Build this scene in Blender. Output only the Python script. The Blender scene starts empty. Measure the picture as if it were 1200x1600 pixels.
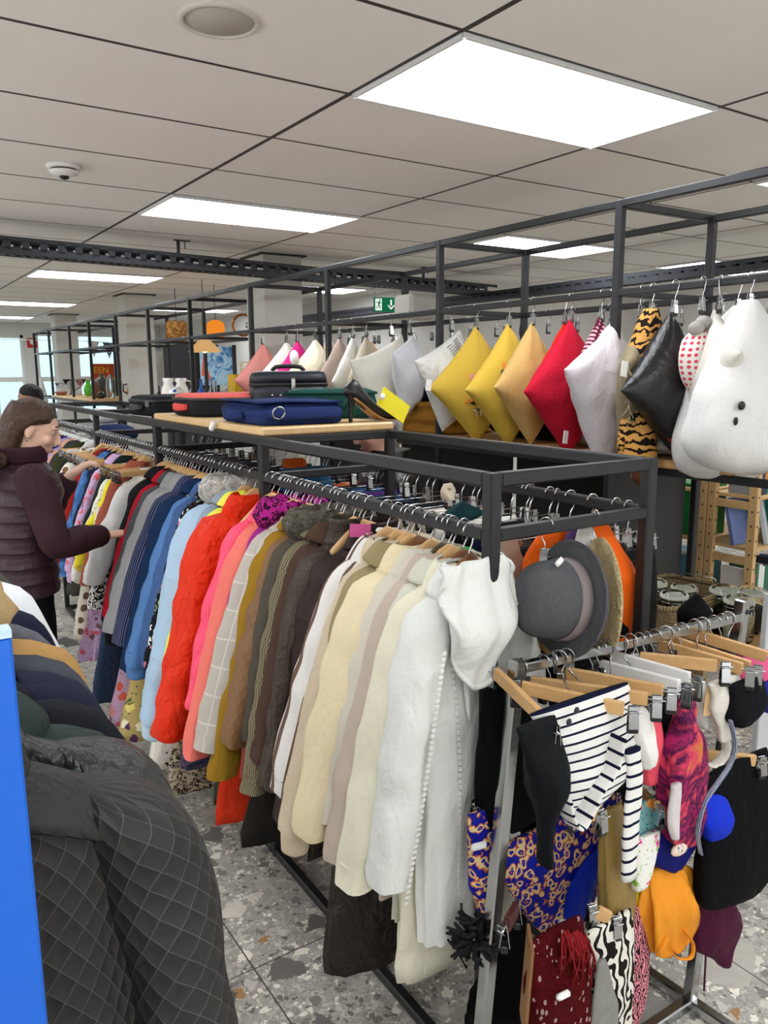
import bpy, bmesh, math, random
import numpy as np
from mathutils import Matrix, Vector
R = random.Random(7)
SC = bpy.context.scene
COL = SC.collection
PI = math.pi
# ------------------------------------------------------------------ camera, light, exposure
CAMZ, FPX = 1.75, 1231.95
YAW, PITCH, ROLL = math.radians(33.7104), math.radians(-10.1859), math.radians(-0.3456)
_fw = np.array([math.sin(YAW)*math.cos(PITCH), math.cos(YAW)*math.cos(PITCH), math.sin(PITCH)])
_r = np.array([math.cos(YAW), -math.sin(YAW), 0.0]); _u = np.cross(_r, _fw)
RT = _r*math.cos(ROLL)+_u*math.sin(ROLL); UP = -_r*math.sin(ROLL)+_u*math.cos(ROLL)
cam = bpy.data.cameras.new('camera'); cam_o = bpy.data.objects.new('camera', cam); COL.objects.link(cam_o)
cam.sensor_fit = 'VERTICAL'; cam.sensor_height = 36.0; cam.lens = FPX/1600*36.0
cam.clip_start = 0.05; cam.clip_end = 200
mw = Matrix.Identity(4)
for i in range(3):
    mw[i][0] = RT[i]; mw[i][1] = UP[i]; mw[i][2] = -_fw[i]
mw[2][3] = CAMZ
cam_o.matrix_world = mw
SC.camera = cam_o
def P(px, py, X=None, Y=None, Z=None, D=None):
    """world point seen at a photo position, on a known plane or at a known horizontal distance"""
    d = _fw*FPX + RT*(px-600) - UP*(py-800)
    if X is not None: t = X/d[0]
    elif Y is not None: t = Y/d[1]
    elif Z is not None: t = (Z-CAMZ)/d[2]
    else: t = D/math.hypot(d[0], d[1])
    return d*t + np.array([0, 0, CAMZ])
SC.view_settings.view_transform = 'Standard'; SC.view_settings.look = 'None'
SC.view_settings.gamma = 1.0; SC.view_settings.use_curve_mapping = False
SC.view_settings.exposure = 0.0
world = bpy.data.worlds.new('ambient_light'); SC.world = world; world.use_nodes = True
world.node_tree.nodes['Background'].inputs[0].default_value = (0.72, 0.93, 1.0, 1)
world.node_tree.nodes['Background'].inputs[1].default_value = 2.6
LAMP = 10.2            # ceiling panel emission
CEIL = 2.675
# added upward fill lights brightening the ceiling; these walls hold no windows
def ambient_light(name, loc, rot, sx, sy, power):
    l = bpy.data.lights.new(name, 'AREA'); l.shape = 'RECTANGLE'; l.size = sx; l.size_y = sy; l.energy = power; l.color = (.96, .98, 1.0)
    o = bpy.data.objects.new(name, l); COL.objects.link(o); o.location = loc; o.rotation_euler = rot; return o
ambient_light('left_fill_light', (-3.9, 4.0, 1.35), (0, math.radians(-90-48), 0), 2.0, 10.0, 190)
ambient_light('front_fill_light', (1.5, -3.1, 1.35), (math.radians(90+48), 0, 0), 8.0, 2.0, 80)
# ------------------------------------------------------------------ materials
class NT:
    def __init__(s, name):
        s.m = bpy.data.materials.new(name); s.m.use_nodes = True; s.t = s.m.node_tree; s.t.nodes.clear()
        s.out = s.t.nodes.new('ShaderNodeOutputMaterial')
    def n(s, typ, ins=None, **props):
        nd = s.t.nodes.new('ShaderNode'+typ)
        for k, v in props.items(): setattr(nd, k, v)
        for k, v in (ins or {}).items():
            sk = nd.inputs[k]
            if isinstance(v, bpy.types.NodeSocket): s.t.links.new(v, sk)
            elif isinstance(v, bpy.types.Node): s.t.links.new(v.outputs[0], sk)
            else:
                if hasattr(sk.default_value, '__len__') and not hasattr(v, '__len__'): v = (v, v, v)
                if sk.type == 'RGBA' and len(v) == 3: v = (*v, 1)
                sk.default_value = v
        return nd
    def math(s, op, a, b=None, c=None):
        ins = {0: a}
        if b is not None: ins[1] = b
        if c is not None: ins[2] = c
        return s.n('Math', ins, operation=op).outputs[0]
    def mix(s, fac, a, b):
        nd = s.n('Mix', None, data_type='RGBA')
        for k, v in ((0, fac), (6, a), (7, b)):
            sk = nd.inputs[k]
            if isinstance(v, bpy.types.NodeSocket): s.t.links.new(v, sk)
            else: sk.default_value = (*v, 1) if hasattr(v, '__len__') and len(v) == 3 else v
        return nd.outputs[2]
    def ramp(s, fac, stops, const=False):
        nd = s.n('ValToRGB', {0: fac}); cr = nd.color_ramp
        if const: cr.interpolation = 'CONSTANT'
        while len(cr.elements) < len(stops): cr.elements.new(0.5)
        for e, (p, c) in zip(cr.elements, stops):
            e.position = p; e.color = (*c, 1) if len(c) == 3 else c
        return nd.outputs[0]
    def coord(s, kind='Object', scale=None):
        o = s.n('TexCoord').outputs[kind]
        if scale is not None:
            o = s.n('Mapping', {'Vector': o, 'Scale': scale}).outputs[0]
        return o
    def noise(s, vec, scale, detail=3, rough=.5, dist=0, out=0):
        return s.n('TexNoise', {'Vector': vec, 'Scale': scale, 'Detail': detail, 'Roughness': rough, 'Distortion': dist}).outputs[out]
    def voro(s, vec, scale, feature='F1', rnd=1.0):
        return s.n('TexVoronoi', {'Vector': vec, 'Scale': scale, 'Randomness': rnd}, feature=feature)
    def bsdf(s, **k):
        names = dict(col='Base Color', rough='Roughness', metal='Metallic', spec='Specular IOR Level', sheen='Sheen Weight',
                     trans='Transmission Weight', ior='IOR', alpha='Alpha', coat='Coat Weight', emit='Emission Color', es='Emission Strength', nrm='Normal', sss='Subsurface Weight')
        b = s.n('BsdfPrincipled', {names[a]: v for a, v in k.items()})
        s.t.links.new(b.outputs[0], s.out.inputs[0]); return s.m
    def bump(s, h, strength=.3, dist=.01):
        return s.n('Bump', {'Height': h, 'Strength': strength, 'Distance': dist}).outputs[0]
def lin(h):
    """sRGB 0-255 triple (or #hex) to linear"""
    if isinstance(h, str):
        h = [int(h[i:i+2], 16) for i in (0, 2, 4)]
    return tuple(((c/255)/12.92 if c/255 <= .04045 else ((c/255+.055)/1.055)**2.4) for c in h)
MC = {}
def plain(name, h, rough=.5, **k):
    key = (name, h, rough, tuple(sorted(k.items())))
    if key not in MC:
        t = NT(name); c = lin(h)
        v = t.noise(t.coord(), 18, 4)
        MC[key] = t.bsdf(col=t.mix(t.math('MULTIPLY', v, .5), c, tuple(x*.82 for x in c)), rough=rough, **k)
    return MC[key]
def fabric(h, pat='plain', cols=(), sc=1.0, rough=.88, bump=.35, wr=9.0, sheen=.0, spec=.12, name=None):
    bump = bump*1.25
    """cloth material; sc scales the pattern"""
    key = (h, pat, tuple(cols), sc, rough, bump, wr, sheen, spec)
    if key in MC: return MC[key]
    t = NT(name or pat+'_cloth'); c = lin(h); cs = [lin(x) for x in cols]
    ob = t.coord(); uv = t.coord('UV')
    sx = t.n('SeparateXYZ', {0: uv}); u, v = sx.outputs[0], sx.outputs[1]
    fold = t.math('ADD', t.noise(t.coord('Object', (1, 1, .38)), wr, 4, .55, 1.3), t.math('MULTIPLY', t.noise(ob, wr*2.4, 3, .5, 1.0), .35))
    height = fold; col = None; bd = .022
    fine = t.noise(ob, 90, 2)
    base = t.mix(t.math('MULTIPLY', fine, .35), c, tuple(x*.78 for x in c))
    def stripe(w, f, duty): return t.math('LESS_THAN', t.math('FRACT', t.math('MULTIPLY', w, f)), duty)
    if pat == 'plain': col = base
    elif pat == 'vstripe': col = t.mix(stripe(u, 22*sc, .28), base, cs[0])
    elif pat == 'hstripe': col = t.mix(stripe(v, 30*sc, .24), base, cs[0])
    elif pat == 'dstripe': col = t.mix(stripe(t.math('ADD', u, t.math('MULTIPLY', v, .8)), 60*sc, .22), base, cs[0])
    elif pat == 'check':
        m = t.math('MAXIMUM', stripe(u, 13*sc, .06), stripe(v, 13*sc, .06)); col = t.mix(t.math('MULTIPLY', m, .45), base, cs[0])
    elif pat == 'dots':
        d = t.voro(t.n('CombineXYZ', {0: u, 1: v}).outputs[0], 16*sc, rnd=.15).outputs['Distance']
        col = t.mix(t.math('LESS_THAN', d, .30), base, cs[0])
    elif pat == 'leopard':
        q = t.n('VectorMath', {0: ob, 1: t.noise(ob, 30*sc, 2, out=1)}, operation='ADD').outputs[0]
        vv = t.voro(t.n('MixRGB', {0: .04, 1: ob, 2: t.noise(ob, 25*sc, 2, out=1)}).outputs[0], 45*sc)
        d = vv.outputs['Distance']
        col = t.mix(t.math('MULTIPLY', t.math('GREATER_THAN', d, .28), t.math('LESS_THAN', d, .52)), base, cs[0])
    elif pat in ('floral', 'floral2'):
        w = t.n('MixRGB', {0: .06, 1: ob, 2: t.noise(ob, 14*sc, 3, out=1)}).outputs[0]
        va = t.voro(w, 16*sc); vb = t.voro(w, 34*sc)
        r1 = t.n('SeparateXYZ', {0: va.outputs['Color']}).outputs[0]
        k = len(cs)
        pal = t.ramp(r1, [(i/k, cs[i]) for i in range(k)], True)
        leaf = cs[-1]
        m1 = t.math('LESS_THAN', t.math('ADD', va.outputs['Distance'], t.math('MULTIPLY', t.noise(ob, 60*sc, 2), .35)), .50 if pat == 'floral' else .62)
        m2 = t.math('LESS_THAN', t.math('ADD', vb.outputs['Distance'], t.math('MULTIPLY', t.noise(ob, 90*sc, 2), .3)), .36)
        col = t.mix(m1, t.mix(m2, base, leaf), pal)
    elif pat == 'scroll':
        w = t.n('MixRGB', {0: .035, 1: ob, 2: t.noise(ob, 16*sc, 2, out=1)}).outputs[0]
        d = t.voro(w, 26*sc).outputs['Distance']
        ring = t.math('MULTIPLY', t.math('GREATER_THAN', d, .30), t.math('LESS_THAN', d, .48))
        dot = t.math('LESS_THAN', d, .13); edge = t.math('MULTIPLY', t.math('GREATER_THAN', d, .48), t.math('LESS_THAN', d, .56))
        col = t.mix(dot, t.mix(edge, t.mix(ring, base, cs[0]), cs[1]), cs[1])
    elif pat == 'quilt':
        f = 9*sc
        a = t.math('MULTIPLY', t.math('ADD', u, t.math('MULTIPLY', v, .62)), f); b = t.math('MULTIPLY', t.math('SUBTRACT', u, t.math('MULTIPLY', v, .62)), f)
        da = t.math('PINGPONG', a, .5); db = t.math('PINGPONG', b, .5)
        d = t.math('MINIMUM', da, db)
        sn = lambda q: t.math('SINE', t.math('MULTIPLY', q, PI))
        pil = t.math('POWER', t.math('MULTIPLY', sn(da), sn(db)), .6)
        height = t.math('ADD', t.math('MULTIPLY', pil, .55), t.math('MULTIPLY', fold, .5)); bd = .02
        col = t.mix(t.math('LESS_THAN', d, .016), base, cs[0] if cs else tuple(min(1, x*2.2) for x in c))
    elif pat == 'hquilt':
        d = t.math('PINGPONG', t.math('MULTIPLY', v, 10*sc), .5)
        height = t.math('ADD', t.math('POWER', t.math('MINIMUM', t.math('MULTIPLY', d, 3), 1.0), .5), t.math('MULTIPLY', fold, .9)); bd = .02
        col = base
    elif pat == 'tweed':
        ch = t.n('TexChecker', {'Vector': t.n('CombineXYZ', {0: t.math('ADD', u, t.math('MULTIPLY', t.math('PINGPONG', v, .01), 1.0)), 1: v}).outputs[0], 'Scale': 290*sc}).outputs[1]
        col = t.mix(ch, base, cs[0])
    elif pat == 'denim':
        f1 = t.noise(t.coord('UV', (260, 40, 1)), 1.0, 2); f2 = t.noise(ob, 5, 2)
        col = t.mix(f1, t.mix(f2, c, tuple(x*.6 for x in c)), tuple(min(1, x*1.5+.02) for x in c))
    elif pat == 'fur':
        f1 = t.noise(ob, 70*sc, 4, .7, 1.2)
        col = t.mix(f1, c, cs[0] if cs else tuple(x*.55 for x in c)); height = f1; bd = .03
    elif pat == 'heather':
        col = t.mix(t.noise(ob, 220*sc, 3, .7), c, cs[0])
    elif pat == 'fleck':
        vv = t.voro(t.coord('Object', (1, 1, .55)), 95*sc); rc = t.n('SeparateXYZ', {0: vv.outputs['Color']}).outputs[0]
        col = t.mix(t.math('MULTIPLY', t.math('LESS_THAN', vv.outputs['Distance'], .34), t.math('GREATER_THAN', rc, .62)), base, cs[0]); height = t.noise(ob, 60, 4, .7)
    elif pat == 'marble':
        f1 = t.noise(ob, 7*sc, 4, .6, 2.5); k = len(cs)
        col = t.ramp(f1, [(.25, c)]+[(.38+.3*i/max(1, k-1), cs[i]) for i in range(k)])
    elif pat == 'tiger':
        w = t.n('TexWave', {'Vector': uv, 'Scale': 9*sc, 'Distortion': 9, 'Detail': 2, 'Detail Scale': 2.2}, bands_direction='Y').outputs['Fac']
        col = t.mix(t.math('GREATER_THAN', w, .62), base, cs[0])
    elif pat == 'leafy':
        w = t.n('TexWave', {'Vector': ob, 'Scale': 9*sc, 'Distortion': 14, 'Detail': 1.5, 'Detail Scale': 1.6}).outputs['Fac']
        col = t.mix(t.math('GREATER_THAN', w, .56), base, cs[0])
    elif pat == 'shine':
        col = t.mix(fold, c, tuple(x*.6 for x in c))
    MC[key] = t.bsdf(col=col, rough=rough, spec=spec, sheen=sheen, nrm=t.bump(height, bump, bd))
    return MC[key]
def wood(h='D9B27C', dark='B98E55', sc=1.0, rough=.45, axis=(1, 8, 8)):
    key = ('wood', h, dark, sc, axis)
    if key not in MC:
        t = NT('wood'); v = t.coord('Object', tuple(a*sc for a in axis))
        f = t.noise(v, 6, 4, .6, .8)
        MC[key] = t.bsdf(col=t.mix(f, lin(h), lin(dark)), rough=rough, nrm=t.bump(f, .08, .005))
    return MC[key]
def glassy(h='E8F0EE', rough=.05, name='clear_glass'):
    key = (name, h, rough)
    if key not in MC:
        t = NT(name); MC[key] = t.bsdf(col=lin(h), rough=rough, trans=1.0, ior=1.12, spec=.6)
    return MC[key]
def glow(name, h, st):
    t = NT(name)
    e = t.n('Emission', {0: lin(h), 1: st}); t.t.links.new(e.outputs[0], t.out.inputs[0]); return t.m
STEEL = None
def steel():
    global STEEL
    if STEEL is None:
        t = NT('dark_steel'); f = t.noise(t.coord('Object', (2, 2, 2)), 7, 5, .6)
        STEEL = t.bsdf(col=t.mix(f, lin('1C1D1F'), lin('2D2E30')), rough=t.math('MULTIPLY_ADD', f, .3, .28), metal=.1, spec=.4)
    return STEEL
CHROME = plain('chrome', 'B4B6B8', .16, metal=1.0)
WIRE = plain('steel_wire', 'C9CBCC', .2, metal=1.0)
BLACKP = plain('black_plastic', '151516', .45)
WHITEP = plain('white_plastic', 'F2F1EE', .4)
LWOOD = wood('E2BA82', 'C2935A', 1, .4)
# ------------------------------------------------------------------ mesh builder
def psn(p, s, seed):
    """smooth pseudo noise -1..1 for an (N,3) array"""
    r = np.random.RandomState(seed); o = np.zeros(len(p))
    for i in range(7):
        d = r.normal(size=3); d /= np.linalg.norm(d)
        o += np.sin(p@d*s*(.7+r.rand()*1.3)*2*PI+r.rand()*6.28)
    return o/4.5
def resample(rows, m):
    """Catmull-Rom through control rows (k,c) -> (m,c)"""
    a = np.array(rows, float); k = len(a)
    if m <= k or k < 3:
        t = np.linspace(0, k-1, m); return np.stack([np.interp(t, range(k), a[:, j]) for j in range(a.shape[1])], 1)
    L = np.r_[0, np.cumsum(np.linalg.norm(np.diff(a[:, :3], axis=0), axis=1)+1e-4)]
    s = np.linspace(0, L[-1], m); i = np.clip(np.searchsorted(L, s, 'right')-1, 0, k-2)
    tt = ((s-L[i])/(L[i+1]-L[i]))[:, None]
    tan = np.zeros_like(a); tan[1:-1] = (a[2:]-a[:-2])/(L[2:]-L[:-2])[:, None]
    tan[0] = (a[1]-a[0])/(L[1]-L[0]); tan[-1] = (a[-1]-a[-2])/(L[-1]-L[-2])
    h = (L[i+1]-L[i])[:, None]
    return (2*tt**3-3*tt**2+1)*a[i]+(tt**3-2*tt**2+tt)*h*tan[i]+(-2*tt**3+3*tt**2)*a[i+1]+(tt**3-tt**2)*h*tan[i+1]
class MB:
    def __init__(s): s.v = []; s.f = []; s.uv = []; s.k = 0
    def add(s, v, f, uv=None):
        v = np.asarray(v, float); s.v.append(v); s.uv.append(np.zeros((len(v), 2)) if uv is None else np.asarray(uv))
        s.f += [tuple(i+s.k for i in q) for q in f]; s.k += len(v); return s
    def box(s, c, d, rz=0.0, rot=None, bev=0.0):
        x, y, z = [q/2 for q in d]
        if bev:
            b = min(bev, x*.99, y*.99, z*.99); vs = []
            for (a, bb, cc) in ((x, y-b, z-b), (x-b, y, z-b), (x-b, y-b, z)):
                vs += [(sx*a, sy*bb, sz*cc) for sx in (-1, 1) for sy in (-1, 1) for sz in (-1, 1)]
            bm = bmesh.new(); [bm.verts.new(q) for q in vs]; bmesh.ops.convex_hull(bm, input=bm.verts)
            bm.verts.index_update(); bm.verts.ensure_lookup_table()
            v = np.array([q.co[:] for q in bm.verts]); f = [[q.index for q in fc.verts] for fc in bm.faces]; bm.free()
        else:
            v = np.array([(sx*x, sy*y, sz*z) for sx in (-1, 1) for sy in (-1, 1) for sz in (-1, 1)])
            f = [(0, 1, 3, 2), (4, 6, 7, 5), (0, 4, 5, 1), (2, 3, 7, 6), (0, 2, 6, 4), (1, 5, 7, 3)]
        if rot is not None: v = v@np.array(rot).T
        elif rz: c_, s_ = math.cos(rz), math.sin(rz); v = v@np.array([[c_, -s_, 0], [s_, c_, 0], [0, 0, 1]]).T
        uv = v[:, [0, 2]].copy()
        return s.add(v+np.array(c, float), f, uv)
    def bar(s, a, b, w=.03, h=None, up=(0, 0, 1)):
        """square tube from a to b"""
        a = np.array(a, float); b = np.array(b, float); t = b-a; L = np.linalg.norm(t); t /= L
        upv = np.array(up, float)
        if abs(t@upv) > .95: upv = np.array([1., 0, 0])
        sx = np.cross(upv, t); sx /= np.linalg.norm(sx); uz = np.cross(t, sx)
        return s.box((a+b)/2, (w, L, h or w), rot=np.stack([sx, t, uz], 1), bev=w*.12)
    def loft(s, rows, n=20, m=None, axis='z', ref=(0, 0, 1), pw=1.0, rip=None, amp=0, fr=6, seed=1, cap=True, th0=0.0):
        """rows: (x,y,z,ra,rb); rings horizontal (axis z) or square to the path"""
        a = resample(rows, m) if m else np.array(rows, float)
        k = len(a); th = np.linspace(0, 2*PI, n+1)+th0
        c, sn = np.cos(th), np.sin(th)
        c = np.sign(c)*np.abs(c)**pw; sn = np.sign(sn)*np.abs(sn)**pw
        if axis == 'z': X = np.tile([1., 0, 0], (k, 1)); Y = np.tile([0, 1., 0], (k, 1))
        else:
            T = np.gradient(a[:, :3], axis=0); T /= np.linalg.norm(T, axis=1)[:, None]+1e-9
            rv = np.array(ref, float); X = np.cross(rv, T); X /= np.linalg.norm(X, axis=1)[:, None]+1e-9; Y = np.cross(T, X)
        L = np.r_[0, np.cumsum(np.linalg.norm(np.diff(a[:, :3], axis=0), axis=1))]
        mul = np.ones((k, n+1))
        if rip is not None:
            mul = 1+np.array([[rip(t_, l/(L[-1] or 1)) for t_ in th] for l in L])
        ra = np.maximum(a[:, 3], 1e-4)[:, None]*mul; rb = np.maximum(a[:, 4], 1e-4)[:, None]*mul
        off = X[:, None]*(ra*c)[..., None]+Y[:, None]*(rb*sn)[..., None]
        v = (a[:, None, :3]+off).reshape(-1, 3)
        if amp:
            nn = psn(np.tile(a[:, None, :3], (1, n+1, 1)).reshape(-1, 3)+off.reshape(-1, 3), fr, seed)
            o = off.reshape(-1, 3); o = o/(np.linalg.norm(o, axis=1)[:, None]+1e-6)
            q_ = np.tile(a[:, None, :3], (1, n+1, 1)).reshape(-1, 3)+off.reshape(-1, 3)
            nn = nn*.8+.9*(.45-np.abs(psn(q_*[1, 1, .6], fr*1.1, seed+77)))
            v = v+o*(nn*amp)[:, None]
            v = v.reshape(k, n+1, 3); v[:, -1] = v[:, 0]; v = v.reshape(-1, 3)
        circ = 2*PI*np.sqrt((a[:, 3]**2+a[:, 4]**2)/2).mean()
        uv = np.stack([np.tile(th/(2*PI)*circ, k), np.repeat(L, n+1)], 1)
        f = [(i*(n+1)+j, i*(n+1)+j+1, (i+1)*(n+1)+j+1, (i+1)*(n+1)+j) for i in range(k-1) for j in range(n)]
        if cap:
            f.append(tuple(range(n-1, -1, -1))); f.append(tuple((k-1)*(n+1)+j for j in range(n)))
        return s.add(v, f, uv)
    def tube(s, pts, r, n=8, m=None, ref=None):
        p = np.array(pts, float)
        rr = np.full(len(p), r) if np.isscalar(r) else np.array(r)
        if ref is None:
            d = p[-1]-p[0]; ref = (0, 0, 1) if abs(d[2]) < .8*np.linalg.norm(d)+1e-9 else (.3, 1, 0)
        return s.loft(np.c_[p, rr, rr], n, m, 'p', ref)
    def wire(s, pts, r, n=6):
        """thin round wire by parallel transport"""
        p = np.array(pts, float); k = len(p); T = np.gradient(p, axis=0); T /= np.linalg.norm(T, axis=1)[:, None]+1e-12
        x = np.cross(T[0], [.31, .2, .93]); x /= np.linalg.norm(x); V = []
        th = np.arange(n)*2*PI/n
        for i in range(k):
            x = x-T[i]*(x@T[i]); x /= np.linalg.norm(x); y = np.cross(T[i], x)
            V.append(p[i]+r*(np.cos(th)[:, None]*x+np.sin(th)[:, None]*y))
        f = [(i*n+j, i*n+(j+1) % n, (i+1)*n+(j+1) % n, (i+1)*n+j) for i in range(k-1) for j in range(n)]
        f += [tuple(range(n-1, -1, -1)), tuple((k-1)*n+j for j in range(n))]
        return s.add(np.concatenate(V), f)
    def lathe(s, prof, c=(0, 0, 0), n=24, cap=True):
        rows = [(c[0], c[1], c[2]+z, r, r) for r, z in prof]
        return s.loft(rows, n, cap=cap)
    def ball(s, c, r, n=16, m=10, amp=0, fr=6, seed=1):
        r = (r, r, r) if np.isscalar(r) else r
        t = np.linspace(.02, PI-.02, m)
        return s.loft([(c[0], c[1], c[2]-r[2]*math.cos(q), r[0]*math.sin(q), r[1]*math.sin(q)) for q in t], n, amp=amp, fr=fr, seed=seed)
    def prism(s, out, y0, y1, axis='y'):
        """outline (x,z) pushed from y0 to y1"""
        o = np.array(out, float); k = len(o)
        def mk(y): return np.stack([o[:, 0], np.full(k, y), o[:, 1]], 1)
        v = np.concatenate([mk(y0), mk(y1)])
        f = [(i, (i+1) % k, (i+1) % k+k, i+k) for i in range(k)]+[tuple(range(k-1, -1, -1)), tuple(range(k, 2*k))]
        if axis == 'z': v = v[:, [0, 2, 1]]
        if axis == 'x': v = v[:, [1, 0, 2]]
        return s.add(v, f, np.concatenate([o, o]))
    def sheet(s, fn, nu, nv, th=.004):
        """parametric cloth sheet fn(u,v)->(x,y,z), given a little thickness"""
        U, V = np.meshgrid(np.linspace(0, 1, nu), np.linspace(0, 1, nv))
        p = np.array([fn(a, b) for a, b in zip(U.ravel(), V.ravel())])
        g = p.reshape(nv, nu, 3); du = np.gradient(g, axis=1); dv = np.gradient(g, axis=0)
        nr = np.cross(du, dv); nr /= np.linalg.norm(nr, axis=2)[..., None]+1e-9
        a = (g+nr*th/2).reshape(-1, 3); b = (g-nr*th/2).reshape(-1, 3); N = nu*nv
        uu = np.linalg.norm(du, axis=2).mean()*(nu-1); vv = np.linalg.norm(dv, axis=2).mean()*(nv-1)
        uv = np.stack([U.ravel()*uu, V.ravel()*vv], 1)
        f = []
        for i in range(nv-1):
            for j in range(nu-1):
                q = (i*nu+j, i*nu+j+1, (i+1)*nu+j+1, (i+1)*nu+j); f.append(q); f.append(tuple(x+N for x in q[::-1]))
        bd = [j for j in range(nu)]+[i*nu+nu-1 for i in range(1, nv)]+[(nv-1)*nu+j for j in range(nu-2, -1, -1)]+[i*nu for i in range(nv-2, 0, -1)]
        for i in range(len(bd)):
            p0, p1 = bd[i], bd[(i+1) % len(bd)]; f.append((p1, p0, p0+N, p1+N))
        return s.add(np.concatenate([a, b]), f, np.concatenate([uv, uv]))
    def xf(s, M4):
        """transform everything added so far"""
        M4 = np.array(M4); s.v = [v@M4[:3, :3].T+M4[:3, 3] for v in s.v]; return s
    def mesh(s, name, mat, smooth=True):
        me = bpy.data.meshes.new(name); v = np.concatenate(s.v)
        me.from_pydata(v.tolist(), [], s.f); me.materials.append(mat)
        uv = np.concatenate(s.uv); ul = me.uv_layers.new(name='uv')
        li = np.empty(len(me.loops), np.int32); me.loops.foreach_get('vertex_index', li)
        ul.data.foreach_set('uv', uv[li].astype(np.float32).ravel())
        if smooth is True: me.polygons.foreach_set('use_smooth', [True]*len(me.polygons))
        me.update(); return me
    def obj(s, name, mat, parent=None, loc=None, rot=None, smooth=True):
        return link(name, s.mesh(name, mat, smooth), parent, loc, rot)
def link(name, me, parent=None, loc=None, rot=None):
    o = bpy.data.objects.new(name, me); COL.objects.link(o)
    if parent is not None: o.parent = parent
    if loc is not None: o.location = tuple(float(q) for q in loc)
    if rot is not None: o.rotation_euler = rot
    return o
def flat(o, ang=35):
    """sharp edges by angle on a smooth mesh"""
    me = o.data; bm = bmesh.new(); bm.from_mesh(me); lim = math.radians(ang)
    for e in bm.edges:
        if len(e.link_faces) == 2 and e.calc_face_angle(0) > lim: e.smooth = False
    bm.to_mesh(me); bm.free(); return o
def tag(o, label, cat, group=None):
    o['label'] = label; o['category'] = cat
    if group: o['group'] = group
    return o
def thing(name, label, cat, loc=(0, 0, 0), rot=(0, 0, 0), group=None):
    o = bpy.data.objects.new(name, None); COL.objects.link(o); o.empty_display_size = .05
    o.location = tuple(float(q) for q in loc); o.rotation_euler = rot
    return tag(o, label, cat, group)
def struct(o): o['kind'] = 'structure'; return o
def dup(o, loc, rot=None, label=None, group=None, parent=None):
    """copy a thing with its parts and sub-parts"""
    c = o.copy(); COL.objects.link(c)
    if parent is not None: c.parent = parent
    if loc is not None: c.location = tuple(float(q) for q in loc)
    if rot is not None: c.rotation_euler = rot
    if label: c['label'] = label
    if group: c['group'] = group
    for ch in o.children: dup(ch, None, parent=c)
    return c
def fuse(mb, voxel, smooth=6):
    """merge closed lumps into one continuous skin; returns a mesh"""
    me = mb.mesh('tmp', WHITEP); o = bpy.data.objects.new('tmp', me); COL.objects.link(o)
    md = o.modifiers.new('r', 'REMESH'); md.mode = 'VOXEL'; md.voxel_size = voxel; md.use_smooth_shade = True
    sm = o.modifiers.new('s', 'SMOOTH'); sm.factor = .5; sm.iterations = smooth
    dg = bpy.context.evaluated_depsgraph_get(); dg.update()
    out = bpy.data.meshes.new_from_object(o.evaluated_get(dg)); bpy.data.objects.remove(o); bpy.data.meshes.remove(me)
    out.polygons.foreach_set('use_smooth', [True]*len(out.polygons)); return out
def text(body, size, mat, parent, loc, rot, name='lettering', ext=.001, align='CENTER'):
    cu = bpy.data.curves.new(name, 'FONT'); cu.body = body; cu.size = size; cu.extrude = ext; cu.align_x = align; cu.align_y = 'CENTER'
    o = bpy.data.objects.new(name, cu); COL.objects.link(o)
    dg = bpy.context.evaluated_depsgraph_get(); dg.update()
    me = bpy.data.meshes.new_from_object(o.evaluated_get(dg)); bpy.data.objects.remove(o)
    me.materials.clear(); me.materials.append(mat)
    return link(name, me, parent, loc, rot)
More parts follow.
